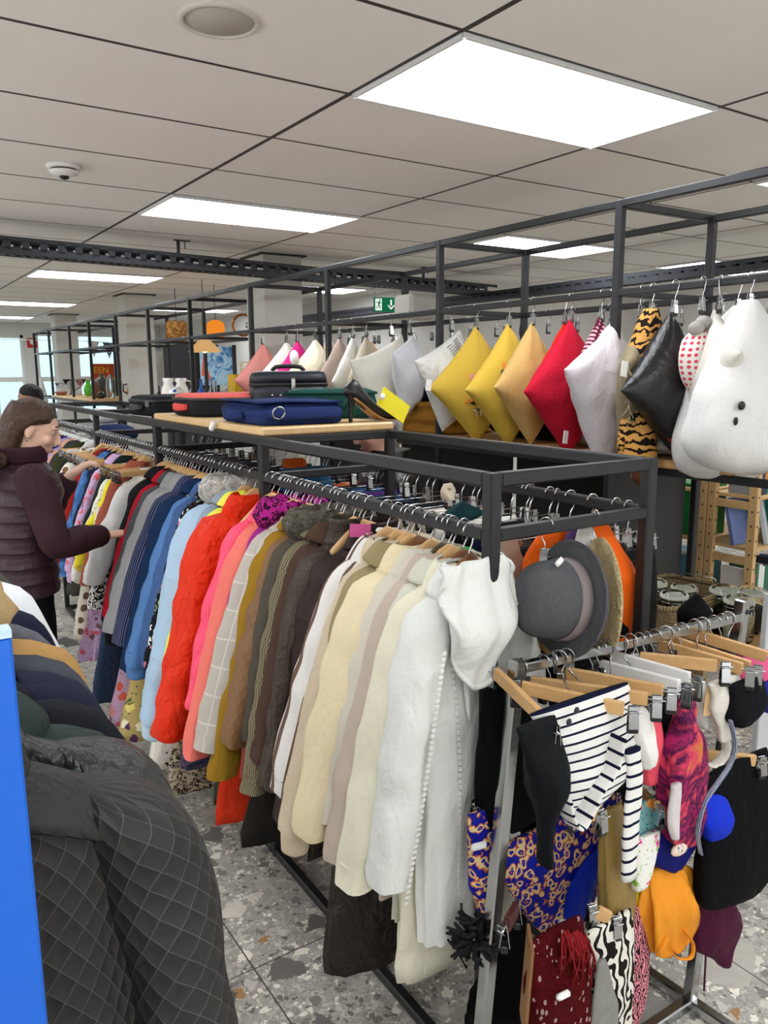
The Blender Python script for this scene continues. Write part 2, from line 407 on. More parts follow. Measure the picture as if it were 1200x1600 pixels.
# ------------------------------------------------------------------ the setting
GX, GY, GW, GL = 1.513, 1.857, 1.19, 0.605      # ceiling grid
def ceiling_mat():
    t = NT('ceiling_tiles'); s = t.n('SeparateXYZ', {0: t.coord()})
    fx = t.math('PINGPONG', t.math('DIVIDE', t.math('SUBTRACT', s.outputs[0], GX), GW), .5)
    fy = t.math('PINGPONG', t.math('DIVIDE', t.math('SUBTRACT', s.outputs[1], GY), GL), .5)
    gx = t.math('LESS_THAN', fx, .0105/GW); gy = t.math('LESS_THAN', fy, .0085/GL)
    g = t.math('MAXIMUM', gx, gy)
    nz = t.noise(t.coord(), 2.5, 4)
    c = t.mix(nz, lin('F4F1EC'), lin('ECE8E2'))
    return t.bsdf(col=t.mix(g, c, lin('3A3633')), rough=t.math('MULTIPLY_ADD', g, -.35, .9), spec=.3)
def floor_mat():
    t = NT('terrazzo'); o = t.coord()
    w = t.n('MixRGB', {0: .10, 1: o, 2: t.noise(o, 9, 5, .65, out=1)}).outputs[0]
    w2 = t.n('MixRGB', {0: .03, 1: o, 2: t.noise(o, 40, 3, .6, out=1)}).outputs[0]
    def cellv(v): return t.n('SeparateXYZ', {0: v.outputs['Color']}).outputs
    def agg(vec, sc_, keep, edge, stops, base):
        v = t.voro(vec, sc_); e = t.voro(vec, sc_, 'DISTANCE_TO_EDGE').outputs['Distance']; c = cellv(v)
        m = t.math('MULTIPLY', t.math('GREATER_THAN', e, edge), t.math('GREATER_THAN', c[1], keep))
        return t.mix(m, base, t.ramp(c[0], [(p, lin(h)) for p, h in stops], True))
    n1 = t.noise(o, 26, 6, .7); n2 = t.noise(o, 120, 4, .65); n3 = t.noise(o, 2.2, 3)
    base = t.ramp(n2, [(.3, lin('6E6B66')), (.5, lin('8F8C86')), (.72, lin('AFABA3'))])
    base = agg(w2, 62, .35, .10, [(0, '5E5C58'), (.2, '807D77'), (.5, 'A5A199'), (.8, 'C6C1B7')], base)
    base = agg(w2, 27, .60, .13, [(0, '6B6965'), (.3, '8C8983'), (.6, 'AAA69E'), (.85, 'C9C3B8'), (.97, '8A6A48')], base)
    base = agg(w, 13, .72, .12, [(0, '5E5C59'), (.2, '83807A'), (.5, '9C9891'), (.8, 'B5B0A6')], base)
    base = agg(w, 6.2, .80, .10, [(0, '4A4947'), (.12, '85827D'), (.5, '9A968F'), (.8, 'B3AA9A')], base)
    base = t.n('MixRGB', {0: .8, 1: base, 2: t.mix(n1, (1.25, 1.25, 1.22), (2.2, 2.2, 2.12))}, blend_type='MULTIPLY').outputs[0]
    s = t.n('SeparateXYZ', {0: o})
    jx = t.math('LESS_THAN', t.math('PINGPONG', t.math('DIVIDE', t.math('SUBTRACT', s.outputs[0], 2.02), 1.2), .5), .0018)
    jy = t.math('LESS_THAN', t.math('PINGPONG', t.math('DIVIDE', t.math('SUBTRACT', s.outputs[1], .74), 1.2), .5), .0018)
    base = t.mix(t.math('MAXIMUM', jx, jy), base, lin('4A4845'))
    return t.bsdf(col=base, rough=t.math('MULTIPLY_ADD', n1, .2, .32), spec=.45)
WALL = plain('wall_paint', 'DDDAD4', .85); WHITEPAINT = plain('white_paint', 'E6E4E0', .6)
X0, X1, Y0, Y1 = -4.0, 8.2, -3.2, 16.5
struct(MB().box(((X0+X1)/2, (Y0+Y1)/2, -.05), (X1-X0+.4, Y1-Y0+.4, .1)).obj('floor', floor_mat(), smooth=False))
struct(MB().box(((X0+X1)/2, (Y0+Y1)/2, CEIL+.05), (X1-X0+.4, Y1-Y0+.4, .1)).obj('ceiling', ceiling_mat(), smooth=False))
struct(MB().box((X0-.1, (Y0+Y1)/2, CEIL/2), (.2, Y1-Y0, CEIL)).obj('wall_left', WALL, smooth=False))
struct(MB().box(((X0+X1)/2, Y0-.1, CEIL/2), (X1-X0+.4, .2, CEIL)).obj('wall_front', WALL, smooth=False))
struct(MB().box((X1+.1, (Y0+6.6)/2, CEIL/2), (.2, 6.6-Y0, CEIL)).obj('wall_right', WALL, smooth=False))
# inner corner of the L-shaped shop floor
struct(MB().box(((5.45+X1)/2+.1, 6.6+.1, CEIL/2), (X1-5.45+.2, .2, CEIL)).obj('wall_right_return', WALL, smooth=False))
struct(MB().box((5.45+.1, (6.8+Y1)/2, CEIL/2), (.2, Y1-6.8, CEIL)).obj('wall_right_far', WALL, smooth=False))
# far wall: openings for the shop door and two windows
wb = MB()
OP = [(1.35, 2.82, .05, 2.45), (3.02, 4.62, .95, 2.50)]
wb.box(((X0+1.35)/2, Y1+.1, CEIL/2), (1.35-X0, .2, CEIL))
wb.box(((2.82+3.02)/2, Y1+.1, CEIL/2), (.20, .2, CEIL)); wb.box(((4.62+5.65)/2, Y1+.1, CEIL/2), (5.65-4.62, .2, CEIL))
for a, b, z0, z1 in OP:
    wb.box(((a+b)/2, Y1+.1, (z1+CEIL)/2), (b-a, .2, CEIL-z1)); wb.box(((a+b)/2, Y1+.1, z0/2), (b-a, .2, z0))
struct(wb.obj('wall_back', WALL, smooth=False))
GL = glassy('F2F8F8', .02, 'window_glass')
def window(name, a, b, z0, z1, mull, trans):
    f = MB()
    for x in (a+.03, b-.03): f.box((x, Y1+.06, (z0+z1)/2), (.06, .08, z1-z0), bev=.005)
    for z in (z0+.03, z1-.03): f.box(((a+b)/2, Y1+.06, z), (b-a, .08, .06), bev=.005)
    for x in mull: f.box((x, Y1+.06, (z0+z1)/2), (.05, .07, z1-z0), bev=.005)
    for z in trans: f.box(((a+b)/2, Y1+.055, z), (b-a, .09, .09), bev=.005)
    o = struct(f.obj(name, WHITEPAINT, smooth=False))
    g = MB().box(((a+b)/2, Y1+.06, (z0+z1)/2), (b-a, .008, z1-z0)).obj('glass', GL, o, smooth=False)
    return o
d1 = window('door_1', 1.35, 2.82, .05, 2.45, [2.3], [1.62])
MB().bar((2.1, Y1-.02, .9), (2.1, Y1-.02, 1.3), .03).obj('handle', WHITEPAINT, d1)
window('window_1', 3.02, 4.62, .95, 2.50, [3.55], [1.62])
# street outside
struct(MB().box((4, 26, -.06), (30, 18.6, .1)).obj('pavement', plain('paving', 'BDBBB6', .9), smooth=False))
tag(MB().box((5.4, 30, 3.0), (6, .6, 6)).obj('street_facade', plain('facade_render', 'D8E6EA', .9), smooth=False), 'pale facade across the street behind the window', 'building')
# columns
for i, (y, w) in enumerate(((5.95, .34), (9.8, .34), (13.7, .34))):
    struct(MB().box((2.83+w/2, y+w/2, CEIL/2), (w, w, CEIL)).obj('column_%d' % (i+1), plain('column_paint', 'D3D0C8', .7), smooth=False))
    struct(MB().box((2.83+w/2, y+w/2, CEIL-.006), (w+.07, w+.07, .012)).obj('trim_%d' % (i+1), plain('shadow_gap', '35322F', .8), smooth=False))  # dark plate standing in for the shaded ceiling notch at the column head
struct(MB().box((5.43, 9.8, .05), (.02, 6.0, .1)).obj('baseboard_right', WHITEPAINT, smooth=False))
# ------------------------------------------------------------------ ceiling fixtures
LITE = glow('light_diffuser', 'F5F9FF', LAMP)
lp = {}
def light_panel(i, j, label, group=None):
    x = 1.513+1.19*(i+.5); y = 1.857+.605*(j+.5)
    if not lp:
        t = thing('ceiling_light', label, 'ceiling light', (x, y, CEIL), group=group); lp['o'] = t
        MB().box((0, 0, -.006), (1.165, .582, .008)).obj('diffuser', LITE, t, smooth=False)
        f = MB()
        for s in (-1, 1):
            f.box((s*.583, 0, -.007), (.012, .594, .014)); f.box((0, s*.292, -.007), (1.178, .012, .014))
        f.obj('frame', plain('lamp_frame', 'E8E8E8', .4), t, smooth=False)
    else:
        t = dup(lp['o'], (x, y, CEIL), label=label); t['group'] = group or ''
        if not group: del t['group']
for i, j, lb in ((0, 0, 'largest bright ceiling light panel, nearest above the racks'), (0, 4, 'bright ceiling light panel in front of the slotted cable tray, left of centre'),
                 (0, 10, 'bright ceiling light panel just beyond the cable tray at left'), (0, 16, 'narrow bright ceiling light panel at the left edge, second from the shop door'),
                 (0, 21, 'smallest bright ceiling light panel above the shop door'),
                 (2, 4, 'bright ceiling light panel behind the upper rail of the pillow rack, above the yellow pillows'), (4, 4, 'bright ceiling light panel at the right, beyond the pillow rack above the black pillow'),
                 (2, 0, 'ceiling light panel cut by the right edge of the picture'), (2, 10, 'bright ceiling light panel above the green exit sign'),
                 (2, 16, 'small bright ceiling light panel between the far columns above the pendant lamps')):
    light_panel(i, j, lb)
for i in (-4, -2, 0, 2, 4):
    for j in (-7, -4, 0, 4, 10, 16, 21):
        if i >= 0 and j >= 0: continue
        if i == -4 and j in (-4, 16, 21): continue
        light_panel(i, j, 'square-edged ceiling light panel in the part of the shop behind or left of the view', 'ceiling lights outside the view')
light_panel(4, -4+0, 'square-edged ceiling light panel in the part of the shop behind or left of the view', 'ceiling lights outside the view') if False else None
t = thing('ceiling_speaker', 'round white perforated loudspeaker set in the ceiling', 'speaker', (.923, 2.163, CEIL))
sp = plain('speaker_mesh', 'BDB8B0', .7)
MB().lathe([(.001, -.004), (.092, -.004), (.094, 0)], n=40).obj('grille', sp, t)
MB().lathe([(.093, 0), (.095, -.008), (.108, -.006), (.112, 0)], n=40, cap=False).obj('rim', plain('speaker_rim', 'D8D3CB', .5), t)
t = thing('smoke_detector', 'round white smoke detector with a black band on the ceiling', 'smoke detector', (.91, 3.974, CEIL))
MB().lathe([(.075, 0), (.076, -.012), (.07, -.016)], n=28).obj('base', WHITEP, t)
MB().lathe([(.058, -.014), (.057, -.024)], n=28).obj('vent_band', BLACKP, t)
MB().lathe([(.066, -.024), (.060, -.034), (.034, -.044), (.024, -.046)], n=28).obj('cover', WHITEP, t)
MB().lathe([(.022, -.044), (.02, -.054), (.008, -.06)], n=16).obj('sensor', BLACKP, t)
TRAYM = plain('tray_steel', '3B3D42', .45, metal=.5)
def tray(name, label, a, b, w, h, step=.11):
    """slotted channel: two slotted side rails and a slotted floor"""
    a = np.array(a, float); b = np.array(b, float); L = np.linalg.norm(b-a); d = (b-a)/L; n_ = np.array([-d[1], d[0], 0])
    t = thing(name, label, 'cable tray', a)
    ang = math.atan2(d[1], d[0])
    for s in (-1, 1):
        m = MB()
        m.box((L/2, s*w/2, h-.012), (L, .004, .024)); m.box((L/2, s*w/2, .02), (L, .004, .04)); m.box((L/2, s*w/2-s*.01, h), (L, .024, .004))
        k = int(L/step)
        for q in range(k): m.box((q*step+.02, s*w/2, h*.55), (.045, .004, h*.6))
        m.obj('side_rail', TRAYM, t, rot=(0, 0, ang), smooth=False)
    m = MB()
    for q in range(int(L/.06)): m.box((q*.06+.015, 0, .002), (.03, w, .004))
    m.box((L/2, -w*.3, .002), (L, w*.2, .004)); m.box((L/2, w*.3, .002), (L, w*.2, .004))
    m.obj('slotted_floor', TRAYM, t, rot=(0, 0, ang), smooth=False)
    c = MB()
    for q in range(3): c.tube([(0, -w*.25+q*.025, .02), (L, -w*.25+q*.025, .02)], .008, 6)
    c.obj('cables', plain('cable_orange', 'C07A3C', .6), t, rot=(0, 0, ang))
tray('cable_tray', 'dark slotted cable tray crossing the whole ceiling', (.2, 5.45, 2.47), (5.4, 6.15, 2.47), .16, .10)
tray('cable_tray', 'grey slotted cable tray along the far right wall behind the exit sign', (5.2, 1.5, 2.40), (5.2, 11.5, 2.40), .12, .08)
BR = MB(); BR.bar((0, 0, .0), (0, 0, -.12), .02); BR.bar((-.03, 0, -.004), (.09, 0, -.004), .02, .008); BR.wire([(.05, 0, .01), (.05, 0, -.06)], .004)
brk = tag(BR.obj('ceiling_bracket', TRAYM), 'small angled steel bracket holding the cable tray above the left racks', 'bracket')
brk.location = (2.05, 5.7, CEIL)
dup(brk, (4.45, 6.0, CEIL), label='small angled steel bracket holding the cable tray behind the yellow pillows')
dup(brk, (5.2, 7.3, CEIL), label='small angled steel bracket near the exit sign')
# exit sign
ep = P(602, 476, X=4.75)
t = thing('exit_sign', 'green hanging exit sign with running figure and down arrow', 'sign', ep, (0, 0, -.35))
EG = glow('exit_green', '1E8A55', .55); EW = glow('exit_white', 'F4FFF8', .9)
MB().box((0, 0, 0), (.25, .02, .145), bev=.004).obj('panel', EG, t, smooth=False)
MB().box((-.075, -.012, 0), (.07, .004, .12)).obj('door_symbol', EW, t, smooth=False)
m = MB()
m.ball((-.062, -.0155, .042), (.009, .003, .009)); m.bar((-.066, -.0155, .03), (-.074, -.0155, -.004), .016, .003, (0, 1, 0))
for a, b in (((-.066, .026), (-.048, .012)), ((-.066, .026), (-.088, .016)), ((-.088, .016), (-.096, .03)), ((-.074, -.004), (-.058, -.02)), ((-.058, -.02), (-.062, -.045)), ((-.074, -.004), (-.086, -.03)), ((-.086, -.03), (-.104, -.034))):
    m.bar((a[0], -.0155, a[1]), (b[0], -.0155, b[1]), .008, .003, (0, 1, 0))
m.obj('running_figure', EG, t, smooth=False)
m = MB(); m.bar((.06, -.012, .05), (.06, -.012, -.01), .018, .004, (0, 1, 0)); m.prism([(.025, .0), (.025, -.014), (.06, -.052), (.095, -.014), (.095, .0), (.06, -.032)], -.014, -.010)
m.obj('arrow', EW, t, smooth=False)
m = MB()
for s in (-1, 1): m.wire([(s*.11, 0, .07), (s*.11, 0, CEIL-ep[2])], .0015)
m.obj('wires', WIRE, t)
# ------------------------------------------------------------------ racks
def bx(y): return 1.11+.015*(y-1.25)       # line of the front hanging bar of the clothes rack
YS = [1.25, 2.415, 3.575, 4.74, 6.05]; DEP = .505; ZT, ZB = 1.52, 1.40
rk = thing('clothes_rack', 'long black steel clothes rack in four bays with two hanging bars', 'clothes rack', (bx(1.25), 1.25, 0), (0, 0, -.015))
for i, y in enumerate(YS):
    for s in (0, 1):
        MB().bar((s*DEP, y-1.25, 0), (s*DEP, y-1.25, ZT+.015), .032).obj('post', steel(), rk, smooth=False)
    MB().bar((.016, y-1.25, ZT), (DEP-.016, y-1.25, ZT), .03).obj('end_rail', steel(), rk, smooth=False)
    MB().bar((.016, y-1.25, ZB), (DEP-.016, y-1.25, ZB), .028).obj('cross_bar', steel(), rk, smooth=False)
    MB().bar((.016, y-1.25, .016), (DEP-.016, y-1.25, .016), .03).obj('foot_rail', steel(), rk, smooth=False)
for i in range(4):
    a, b = YS[i]-1.25+.016, YS[i+1]-1.25-.016
    for s in (0, 1):
        MB().bar((s*DEP, a, ZT), (s*DEP, b, ZT), .03).obj('top_rail', steel(), rk, smooth=False)
        MB().bar((s*DEP, a, ZB), (s*DEP, b, ZB), .028).obj('hanging_bar', steel(), rk, smooth=False)
        MB().bar((s*DEP, a, .016), (s*DEP, b, .016), .03).obj('floor_rail', steel(), rk, smooth=False)
# boards lying on the rack
bd = MB().box((0, 0, 0), (DEP+.02, 1.19, .028), bev=.006).obj('shelf_board', wood('E3C493', 'C9A36C', 1, .5, (8, 1, 8)), loc=(bx(2.98)+DEP/2, 2.99, ZT+.030), rot=(0, 0, -.015), smooth=False)
tag(bd, 'pale wooden shelf board on top of the clothes rack under the bags', 'shelf board')
# pillow rack -----------------------------------------------------
PX0, PX1, PT, PB, PS = 2.6, 3.2, 2.39, 2.05, 1.355
PYS = [1.04, 2.2, 3.36, 4.53, 5.71, 7.02, 8.23, 9.41, 10.64, 11.74, 13.1, 14.27]
COLGAP = {5.71, 9.41, 13.1}
pr = thing('pillow_rack', 'tall dark steel rack with hanging rails for pillows and wooden shelves', 'display rack', (PX0, 2.2, 0))
def prb(name, a, b, w=.03): MB().bar(np.array(a)-[PX0, 2.2, 0], np.array(b)-[PX0, 2.2, 0], w).obj(name, steel(), pr, smooth=False)
for y in PYS:
    for x in (PX0, PX1): prb('post', (x, y, 0), (x, y, PT+.015), .034)
    prb('cross_rail', (PX0+.017, y, PT), (PX1-.017, y, PT)); prb('cross_rail', (PX0+.017, y, PS), (PX1-.017, y, PS)); prb('cross_rail', (PX0+.017, y, PB-.0), (PX1-.017, y, PB), .026)
for a, b in zip(PYS[:-1], PYS[1:]):
    for x in (PX0, PX1):
        prb('top_rail', (x, a+.017, PT), (x, b-.017, PT)); prb('hanging_bar', (x, a+.017, PB), (x, b-.017, PB), .028)
        prb('shelf_rail', (x, a+.017, PS), (x, b-.017, PS))
for i, (a, b) in enumerate(zip(PYS[:-1], PYS[1:])):
    if a in COLGAP: continue
    a2 = 1.62 if i == 0 else a-.015
    o = MB().box((0, 0, 0), (.66, b+.015-a2 if i else b-.02-a2, .032), bev=.007).obj('shelf_board', LWOOD, loc=((PX0+PX1)/2, (a2+b)/2, PS+.033), smooth=False)
    tag(o, ['wooden shelf board under the folded white duvets', 'wooden shelf board below the yellow and red pillows', 'wooden shelf board under the blue and mustard blankets', 'wooden shelf board below the pink pillow',
            '', 'wooden shelf board under the white vases by the second column', 'wooden shelf board under the ornate jug', '', 'wooden shelf board under the small bottles and the green vase', 'wooden shelf board under the far glass bowls', ''][i], 'shelf board')
DARK = plain('dark_panel', '2A2A2B', .6)
tag(MB().box((2.9, 2.235, .69), (.53, .012, 1.29)).obj('side_panel', DARK, smooth=False), 'dark grey panel closing the pillow rack beside the basket shelf', 'panel')
for i, (a, b) in enumerate(((2.25, 3.34), (3.38, 4.51), (4.55, 5.69))):
    tag(MB().box((3.17, (a+b)/2, .69), (.012, b-a-.03, 1.29)).obj('back_panel', plain('black_panel', '141415', .5), smooth=False),
        ('black panel closing the pillow rack below the red pillows', 'black panel closing the pillow rack below the blankets', 'black panel closing the pillow rack below the pink pillow')[i], 'panel')
# lower shelf with the basket
LSZ = .74
for x in (PX0, PX1): prb('shelf_rail', (x, 1.04+.017, LSZ-.03), (x, 2.2-.017, LSZ-.03))
tag(MB().box((2.9, 1.62, LSZ), (.62, 1.12, .03), bev=.006).obj('shelf_board', LWOOD, smooth=False), 'lower wooden shelf board under the seagrass basket and jars', 'shelf board')
# ------------------------------------------------------------------ hangers
def hook_pts(r=.020, drop=.095, tip=170):
    p = [(r*math.cos(math.radians(a)), 0, .002+r*math.sin(math.radians(a))) for a in range(tip, -41, -15)]
    return p+[(.011, 0, -.026), (.003, 0, -.038), (0, 0, -.052), (0, 0, -drop)]
def hanger_proto(kind):
    wm = {'light': LWOOD, 'dark': wood('8A5A34', '5E3A1E', 1, .3), 'black': wood('5B4A38', '3A2E22', 1, .3), 'white': WHITEP}[kind]
    rows = []
    for i in range(21):
        x = -.130+.26*i/20; q = abs(x)/.130
        rows.append((x, 0, -.068-.105*q**1.15+.004*(1-q)**2, (.021-.007*q)*(1 if .02 < q < .985 else .9), .0085+.002*q if kind != 'white' else .006))
    o = MB().loft(rows, 10, None, 'p', (0, 1, 0), pw=.7).obj('clothes_hanger', wm)
    MB().wire(hook_pts(), .0021).obj('hook', WIRE, o)
    return o
def hl(k, l, w_='hanger'):
    w = l.replace(',', '').split(); w = w[:16-len(k.split())-3]
    while w[-1] in ('a', 'the', 'with', 'and', 'in', 'on', 'at', 'one', 'beside', 'of', 'behind', 'between', 'right', 'large', 'white', 'grey', 'long', 'faint', 'black', 'pale', 'orange', 'blue', 'red', 'dark', 'small', 'its', 'left'): w = w[:-1]
    return ('%s %s holding the %s' % (k, w_, ' '.join(w))).replace('  ', ' ')
HP = {}
def hanger(loc, rz, kind, label, group=None, sc=None):
    if kind not in HP:
        HP[kind] = o = hanger_proto(kind) if kind in ('light', 'dark', 'black', 'white') else clip_proto(kind)
        o.location = tuple(map(float, loc)); o.rotation_euler = (0, 0, rz); tag(o, label, 'hanger', group)
    else:
        o = dup(HP[kind], loc, (0, 0, rz), label)
        if group: o['group'] = group
        elif 'group' in o: del o['group']
    return o
def clip_mesh(parent, x, z, s=1.0, loc=None):
    c = MB()
    for q in (-1, 1): c.box((x, q*.006*s, z), (.018*s, .002, .042*s), rot=Matrix.Rotation(q*.14, 3, 'X'), bev=.0005)
    c.wire([(x-.007*s, 0, z+.004), (x-.007*s, -.012*s, z+.012*s), (x+.007*s, -.012*s, z+.012*s), (x+.007*s, 0, z+.004)], .0012*s)
    o = c.obj('clip', CHROME, parent, smooth=False)
    MB().box((x, 0, z-.024*s), (.020*s, .012*s, .014*s), bev=.002).obj('clip_pad', BLACKP, o, smooth=False)
    return o
def clip_proto(kind):
    if kind == 'clip_wood':
        o = MB().box((0, 0, -.108), (.33, .013, .028), bev=.004).obj('clip_hanger', LWOOD, smooth=False)
    elif kind == 'clip_white':
        o = MB().box((0, 0, -.108), (.33, .012, .030), bev=.005).obj('clip_hanger', WHITEP, smooth=False)
    elif kind == 'clip_wire':
        o = MB().wire([(-.19, 0, -.098), (.19, 0, -.098)], .0022).obj('clip_hanger', WIRE)
    else:                                  # single hook with one clip
        o = MB().wire(hook_pts(.019, .06), .0018).obj('clip_hook', WIRE)
        clip_mesh(o, 0, -.075, 1.15); return o
    MB().wire(hook_pts(.020, .10), .0021).obj('hook', WIRE, o)
    if kind != 'clip_wire': MB().wire([(-.19, 0, -.108), (.19, 0, -.108)], .0018).obj('rod', WIRE, o)
    for s in (-1, 1): clip_mesh(o, s*.178, -.118)
    return o
# ------------------------------------------------------------------ garments
NZ = -.078
def coat(name, label, cat, loc, mat, L=.80, sh=.150, hem=.185, th=.085, sl=.58, out=.11, yo=.0, sr=.05, collar='shirt', cm=None, puff=0, rz=0.0,
         fold=.10, seed=1, cuff=None, n=24, m=28, amp=.006, sleeves=True, tilt=0.0, neck=.058, group=None, band=None, front=None):
    rr = np.random.RandomState(seed)
    out = out+.04
    ph = rr.rand(6)*6.28; k1, k2 = rr.randint(3, 6), rr.randint(7, 11)
    def rip(t, l): return fold*l**1.2*(math.sin(k1*t+ph[0])*.55+math.sin(k2*t+ph[1]+2*l)*.45)
    def prip(t, l):
        return rip(t, l)*.6+(.16*abs(math.sin(l*puff*PI))**.5-.08)
    rows = [(0, 0, NZ+.004, neck, .034), (0, 0, NZ-.008, neck+.016, .038), (0, 0, NZ-.030, sh*.60, th*.42), (0, 0, NZ-.052, sh*.82, th*.46), (0, 0, NZ-.075, sh-.010, th*.48), (0, 0, NZ-.10, sh-.004, th*.50),
            (0, 0, NZ-.20, sh-.006, th*.55), (0, 0, NZ-.34, sh, th*.54), (0, 0, NZ-max(.36, L*.7), (sh+hem)/2, th*.52), (0, 0, NZ-L+.01, hem, th*.52), (0, 0, NZ-L, hem-.002, th*.50)]
    o = MB().loft(rows, n, m, pw=.7, rip=prip if puff else rip, amp=amp, fr=4.5, seed=seed).obj(name, mat, loc=loc, rot=(tilt, 0, rz))
    tag(o, label, cat, group); flat(o, 50)
    if sleeves:
        for s in (-1, 1):
            kk = rr.randint(2, 4)
            def srip(t, l):
                w = .07*math.sin(kk*t+ph[2]+2.2*l)+.05*math.sin(5*t+ph[5]-3*l)*l+(.035*math.sin(l*24+t*1.5+ph[3]))*min(1, l*3)*(.3+abs(l-.55))
                if puff: w += .13*abs(math.sin(l*puff*.75*PI))**.5-.06
                return w
            yy = yo+rr.uniform(-.012, .012)
            rows = [(s*(sh-.060), 0, NZ-.036, .004, .010), (s*(sh-.048), 0, NZ-.044, .020, .026), (s*(sh-.028), 0, NZ-.064, sr*.80, sr*.78), (s*(sh-.012), 0, NZ-.10, sr*.98, sr*.96),
                    (s*(sh+out*.16), yy*.2, NZ-.19, sr*1.0, sr), (s*(sh+out*.55), yy*.7, NZ-sl*.58, sr*.92, sr*.97), (s*(sh+out*.88), yy, NZ-sl*.86, sr*.80, sr*.88), (s*(sh+out), yy*1.1, NZ-sl+.006, sr*.78, sr*.88), (s*(sh+out), yy*1.1, NZ-sl, sr*.78, sr*.88), (s*(sh+out), yy*1.1, NZ-sl+.004, sr*.70, sr*.80), (s*(sh+out), yy*1.1, NZ-sl+.05, sr*.60, sr*.70)]
            so = MB().loft(rows, 22, m, pw=.85, rip=srip, amp=amp, fr=7, seed=seed+5+s).obj('sleeve', mat, o); flat(so, 50)
            if cuff is not None:
                cr = [(s*(sh+out), yy*1.1, NZ-sl+.006, sr*.66, sr*.76), (s*(sh+out), yy*1.1, NZ-sl-.004, sr*.72, sr*.80), (s*(sh+out*1.02), yy*1.1, NZ-sl-.05, sr*.66, sr*.74), (s*(sh+out*1.02), yy*1.1, NZ-sl-.054, sr*.62, sr*.7)]
                MB().loft(cr, 20, 10, rip=lambda t, l: .03*math.sin(14*t)).obj('cuff', cuff, so)
    cmat = cm or mat
    if collar in ('shirt', 'lapel'):
        dp = .040 if collar == 'shirt' else .058
        def cfn(u, v):
            a = math.radians(-68+u*316); e = abs(2*u-1)**5
            w = v*(1+.55*e)
            return ((.062+.052*w)*math.cos(a), (.037+(.026+.012*e)*w+th*.10*w)*math.sin(a), NZ+.012+.004*math.sin(v*PI)-dp*v**1.3-.032*v*e+.004*math.sin(7*u+seed))
        MB().sheet(cfn, 34, 9, .006).obj('collar', cmat, o)
    if collar == 'lapel':
        for s in (-1, 1):
            MB().sheet(lambda u, v: (s*(.030+.050*u*(1-v)**.7+.012*v), -th*.53-.010-.006*math.sin(u*PI), NZ-.03-.30*v), 5, 12, .004).obj('lapel', cmat, o)
    elif collar == 'stand':
        MB().loft([(0, 0, NZ-.032, .100, .058), (0, 0, NZ-.008, .084, .050), (0, 0, NZ+.020, .080, .048), (0, 0, NZ+.036, .082, .050), (0, 0, NZ+.036, .072, .042), (0, 0, NZ-.01, .062, .036)], 22, 14, amp=.004, seed=seed).obj('collar', cmat, o)
    elif collar in ('fur', 'sherpa'):
        br_ = 1.35 if collar == 'sherpa' else 1.1
        ring = [(.092*math.cos(a), .058*math.sin(a), NZ-.004+(.012 if br_ > 1.2 else 0), .034*br_, .036*br_) for a in np.linspace(0, 2*PI, 25)]
        MB().loft(ring, 18, 60, 'p', (0, 0, 1), amp=.011, fr=26, seed=seed, cap=False).obj('fur_collar', cmat, o)
    elif collar == 'hood':
        MB().loft([(0, 0, NZ-.05, .125, .064), (0, .0, NZ-.02, .118, .068), (-.004, .0, NZ+.006, .096, .060), (-.008, .0, NZ+.016, .076, .05), (-.008, 0, NZ-.0, .06, .034)], 22, 14, amp=.012, fr=9, seed=seed).obj('hood', cmat, o)
    if front is not None:          # button placket or zip down the front
        MB().sheet(lambda u, v: (.012*(u-.5)*2, -th*.545-.004, NZ-.05-(L-.08)*v), 3, 14, .004).obj('placket', front, o)
    if band is not None:
        MB().loft([(0, 0, NZ-L+.03, hem*.99, th*.54), (0, 0, NZ-L-.02, hem*.97, th*.52), (0, 0, NZ-L-.022, hem*.9, th*.44)], n, 6, pw=.75, rip=lambda t, l: fold*(math.sin(k1*t+ph[0])*.6+math.sin(k2*t+ph[1])*.4)).obj('waistband', band, o)
    return o
def drop(name, label, cat, loc, mat, rows, rz=0.0, fold=.10, seed=1, n=22, m=24, amp=.006, fr=4.5, pw=.8, group=None, parent=None, k=None):
    """any hanging cloth given as rows (x,y,z,ra,rb) below the bar"""
    rr = np.random.RandomState(seed); ph = rr.rand(3)*6.28; k1, k2 = (k, k+3) if k else (rr.randint(3, 6), rr.randint(6, 10))
    o = MB().loft(rows, n, m, pw=pw, rip=lambda t, l: fold*l**1.2*(math.sin(k1*t+ph[0])*.6+math.sin(k2*t+ph[1])*.4), amp=amp, fr=fr, seed=seed).obj(name, mat, parent, loc, (0, 0, rz))
    if label: tag(o, label, cat, group)
    return o
# fabrics ----------------------------------------------------------
F = fabric
# name, y, label, category, material, options, hanger kind
J = []
def g(y, name, label, cat, mat, hk='light', **kw): J.append((y, name, label, cat, mat, hk, kw))
g(1.345, 'coat', 'ivory coat directly behind the white hooded jacket', 'coat', F('EAE5CC', rough=.75), 'dark', L=.88, sl=.66, out=.12, th=.05, collar='lapel')
g(1.385, 'jacket', 'pale sage white jacket wedged between the ivory and the taupe coats', 'jacket', F('D5D4C4', rough=.7), 'light', L=.84, sl=.60, out=.06, th=.03, sr=.034)
g(1.425, 'coat', 'taupe coat with a pointed collar among the cream coats', 'coat', F('C3B4A4'), 'black', L=.80, sl=.64, out=.12, th=.045, collar='lapel', sr=.045)
g(1.47, 'coat', 'light stone coat with rounded shoulder beside the cream yellow coat', 'coat', F('D6CFBF'), 'light', L=.80, sl=.58, out=.11, th=.05, collar='lapel', sr=.05)
g(1.52, 'blazer', 'cream yellow coat with a bulging sleeve', 'coat', F('EADBB4', rough=.7), 'dark', L=.74, sl=.62, out=.14, th=.055, sr=.062, collar='lapel', yo=-.01)
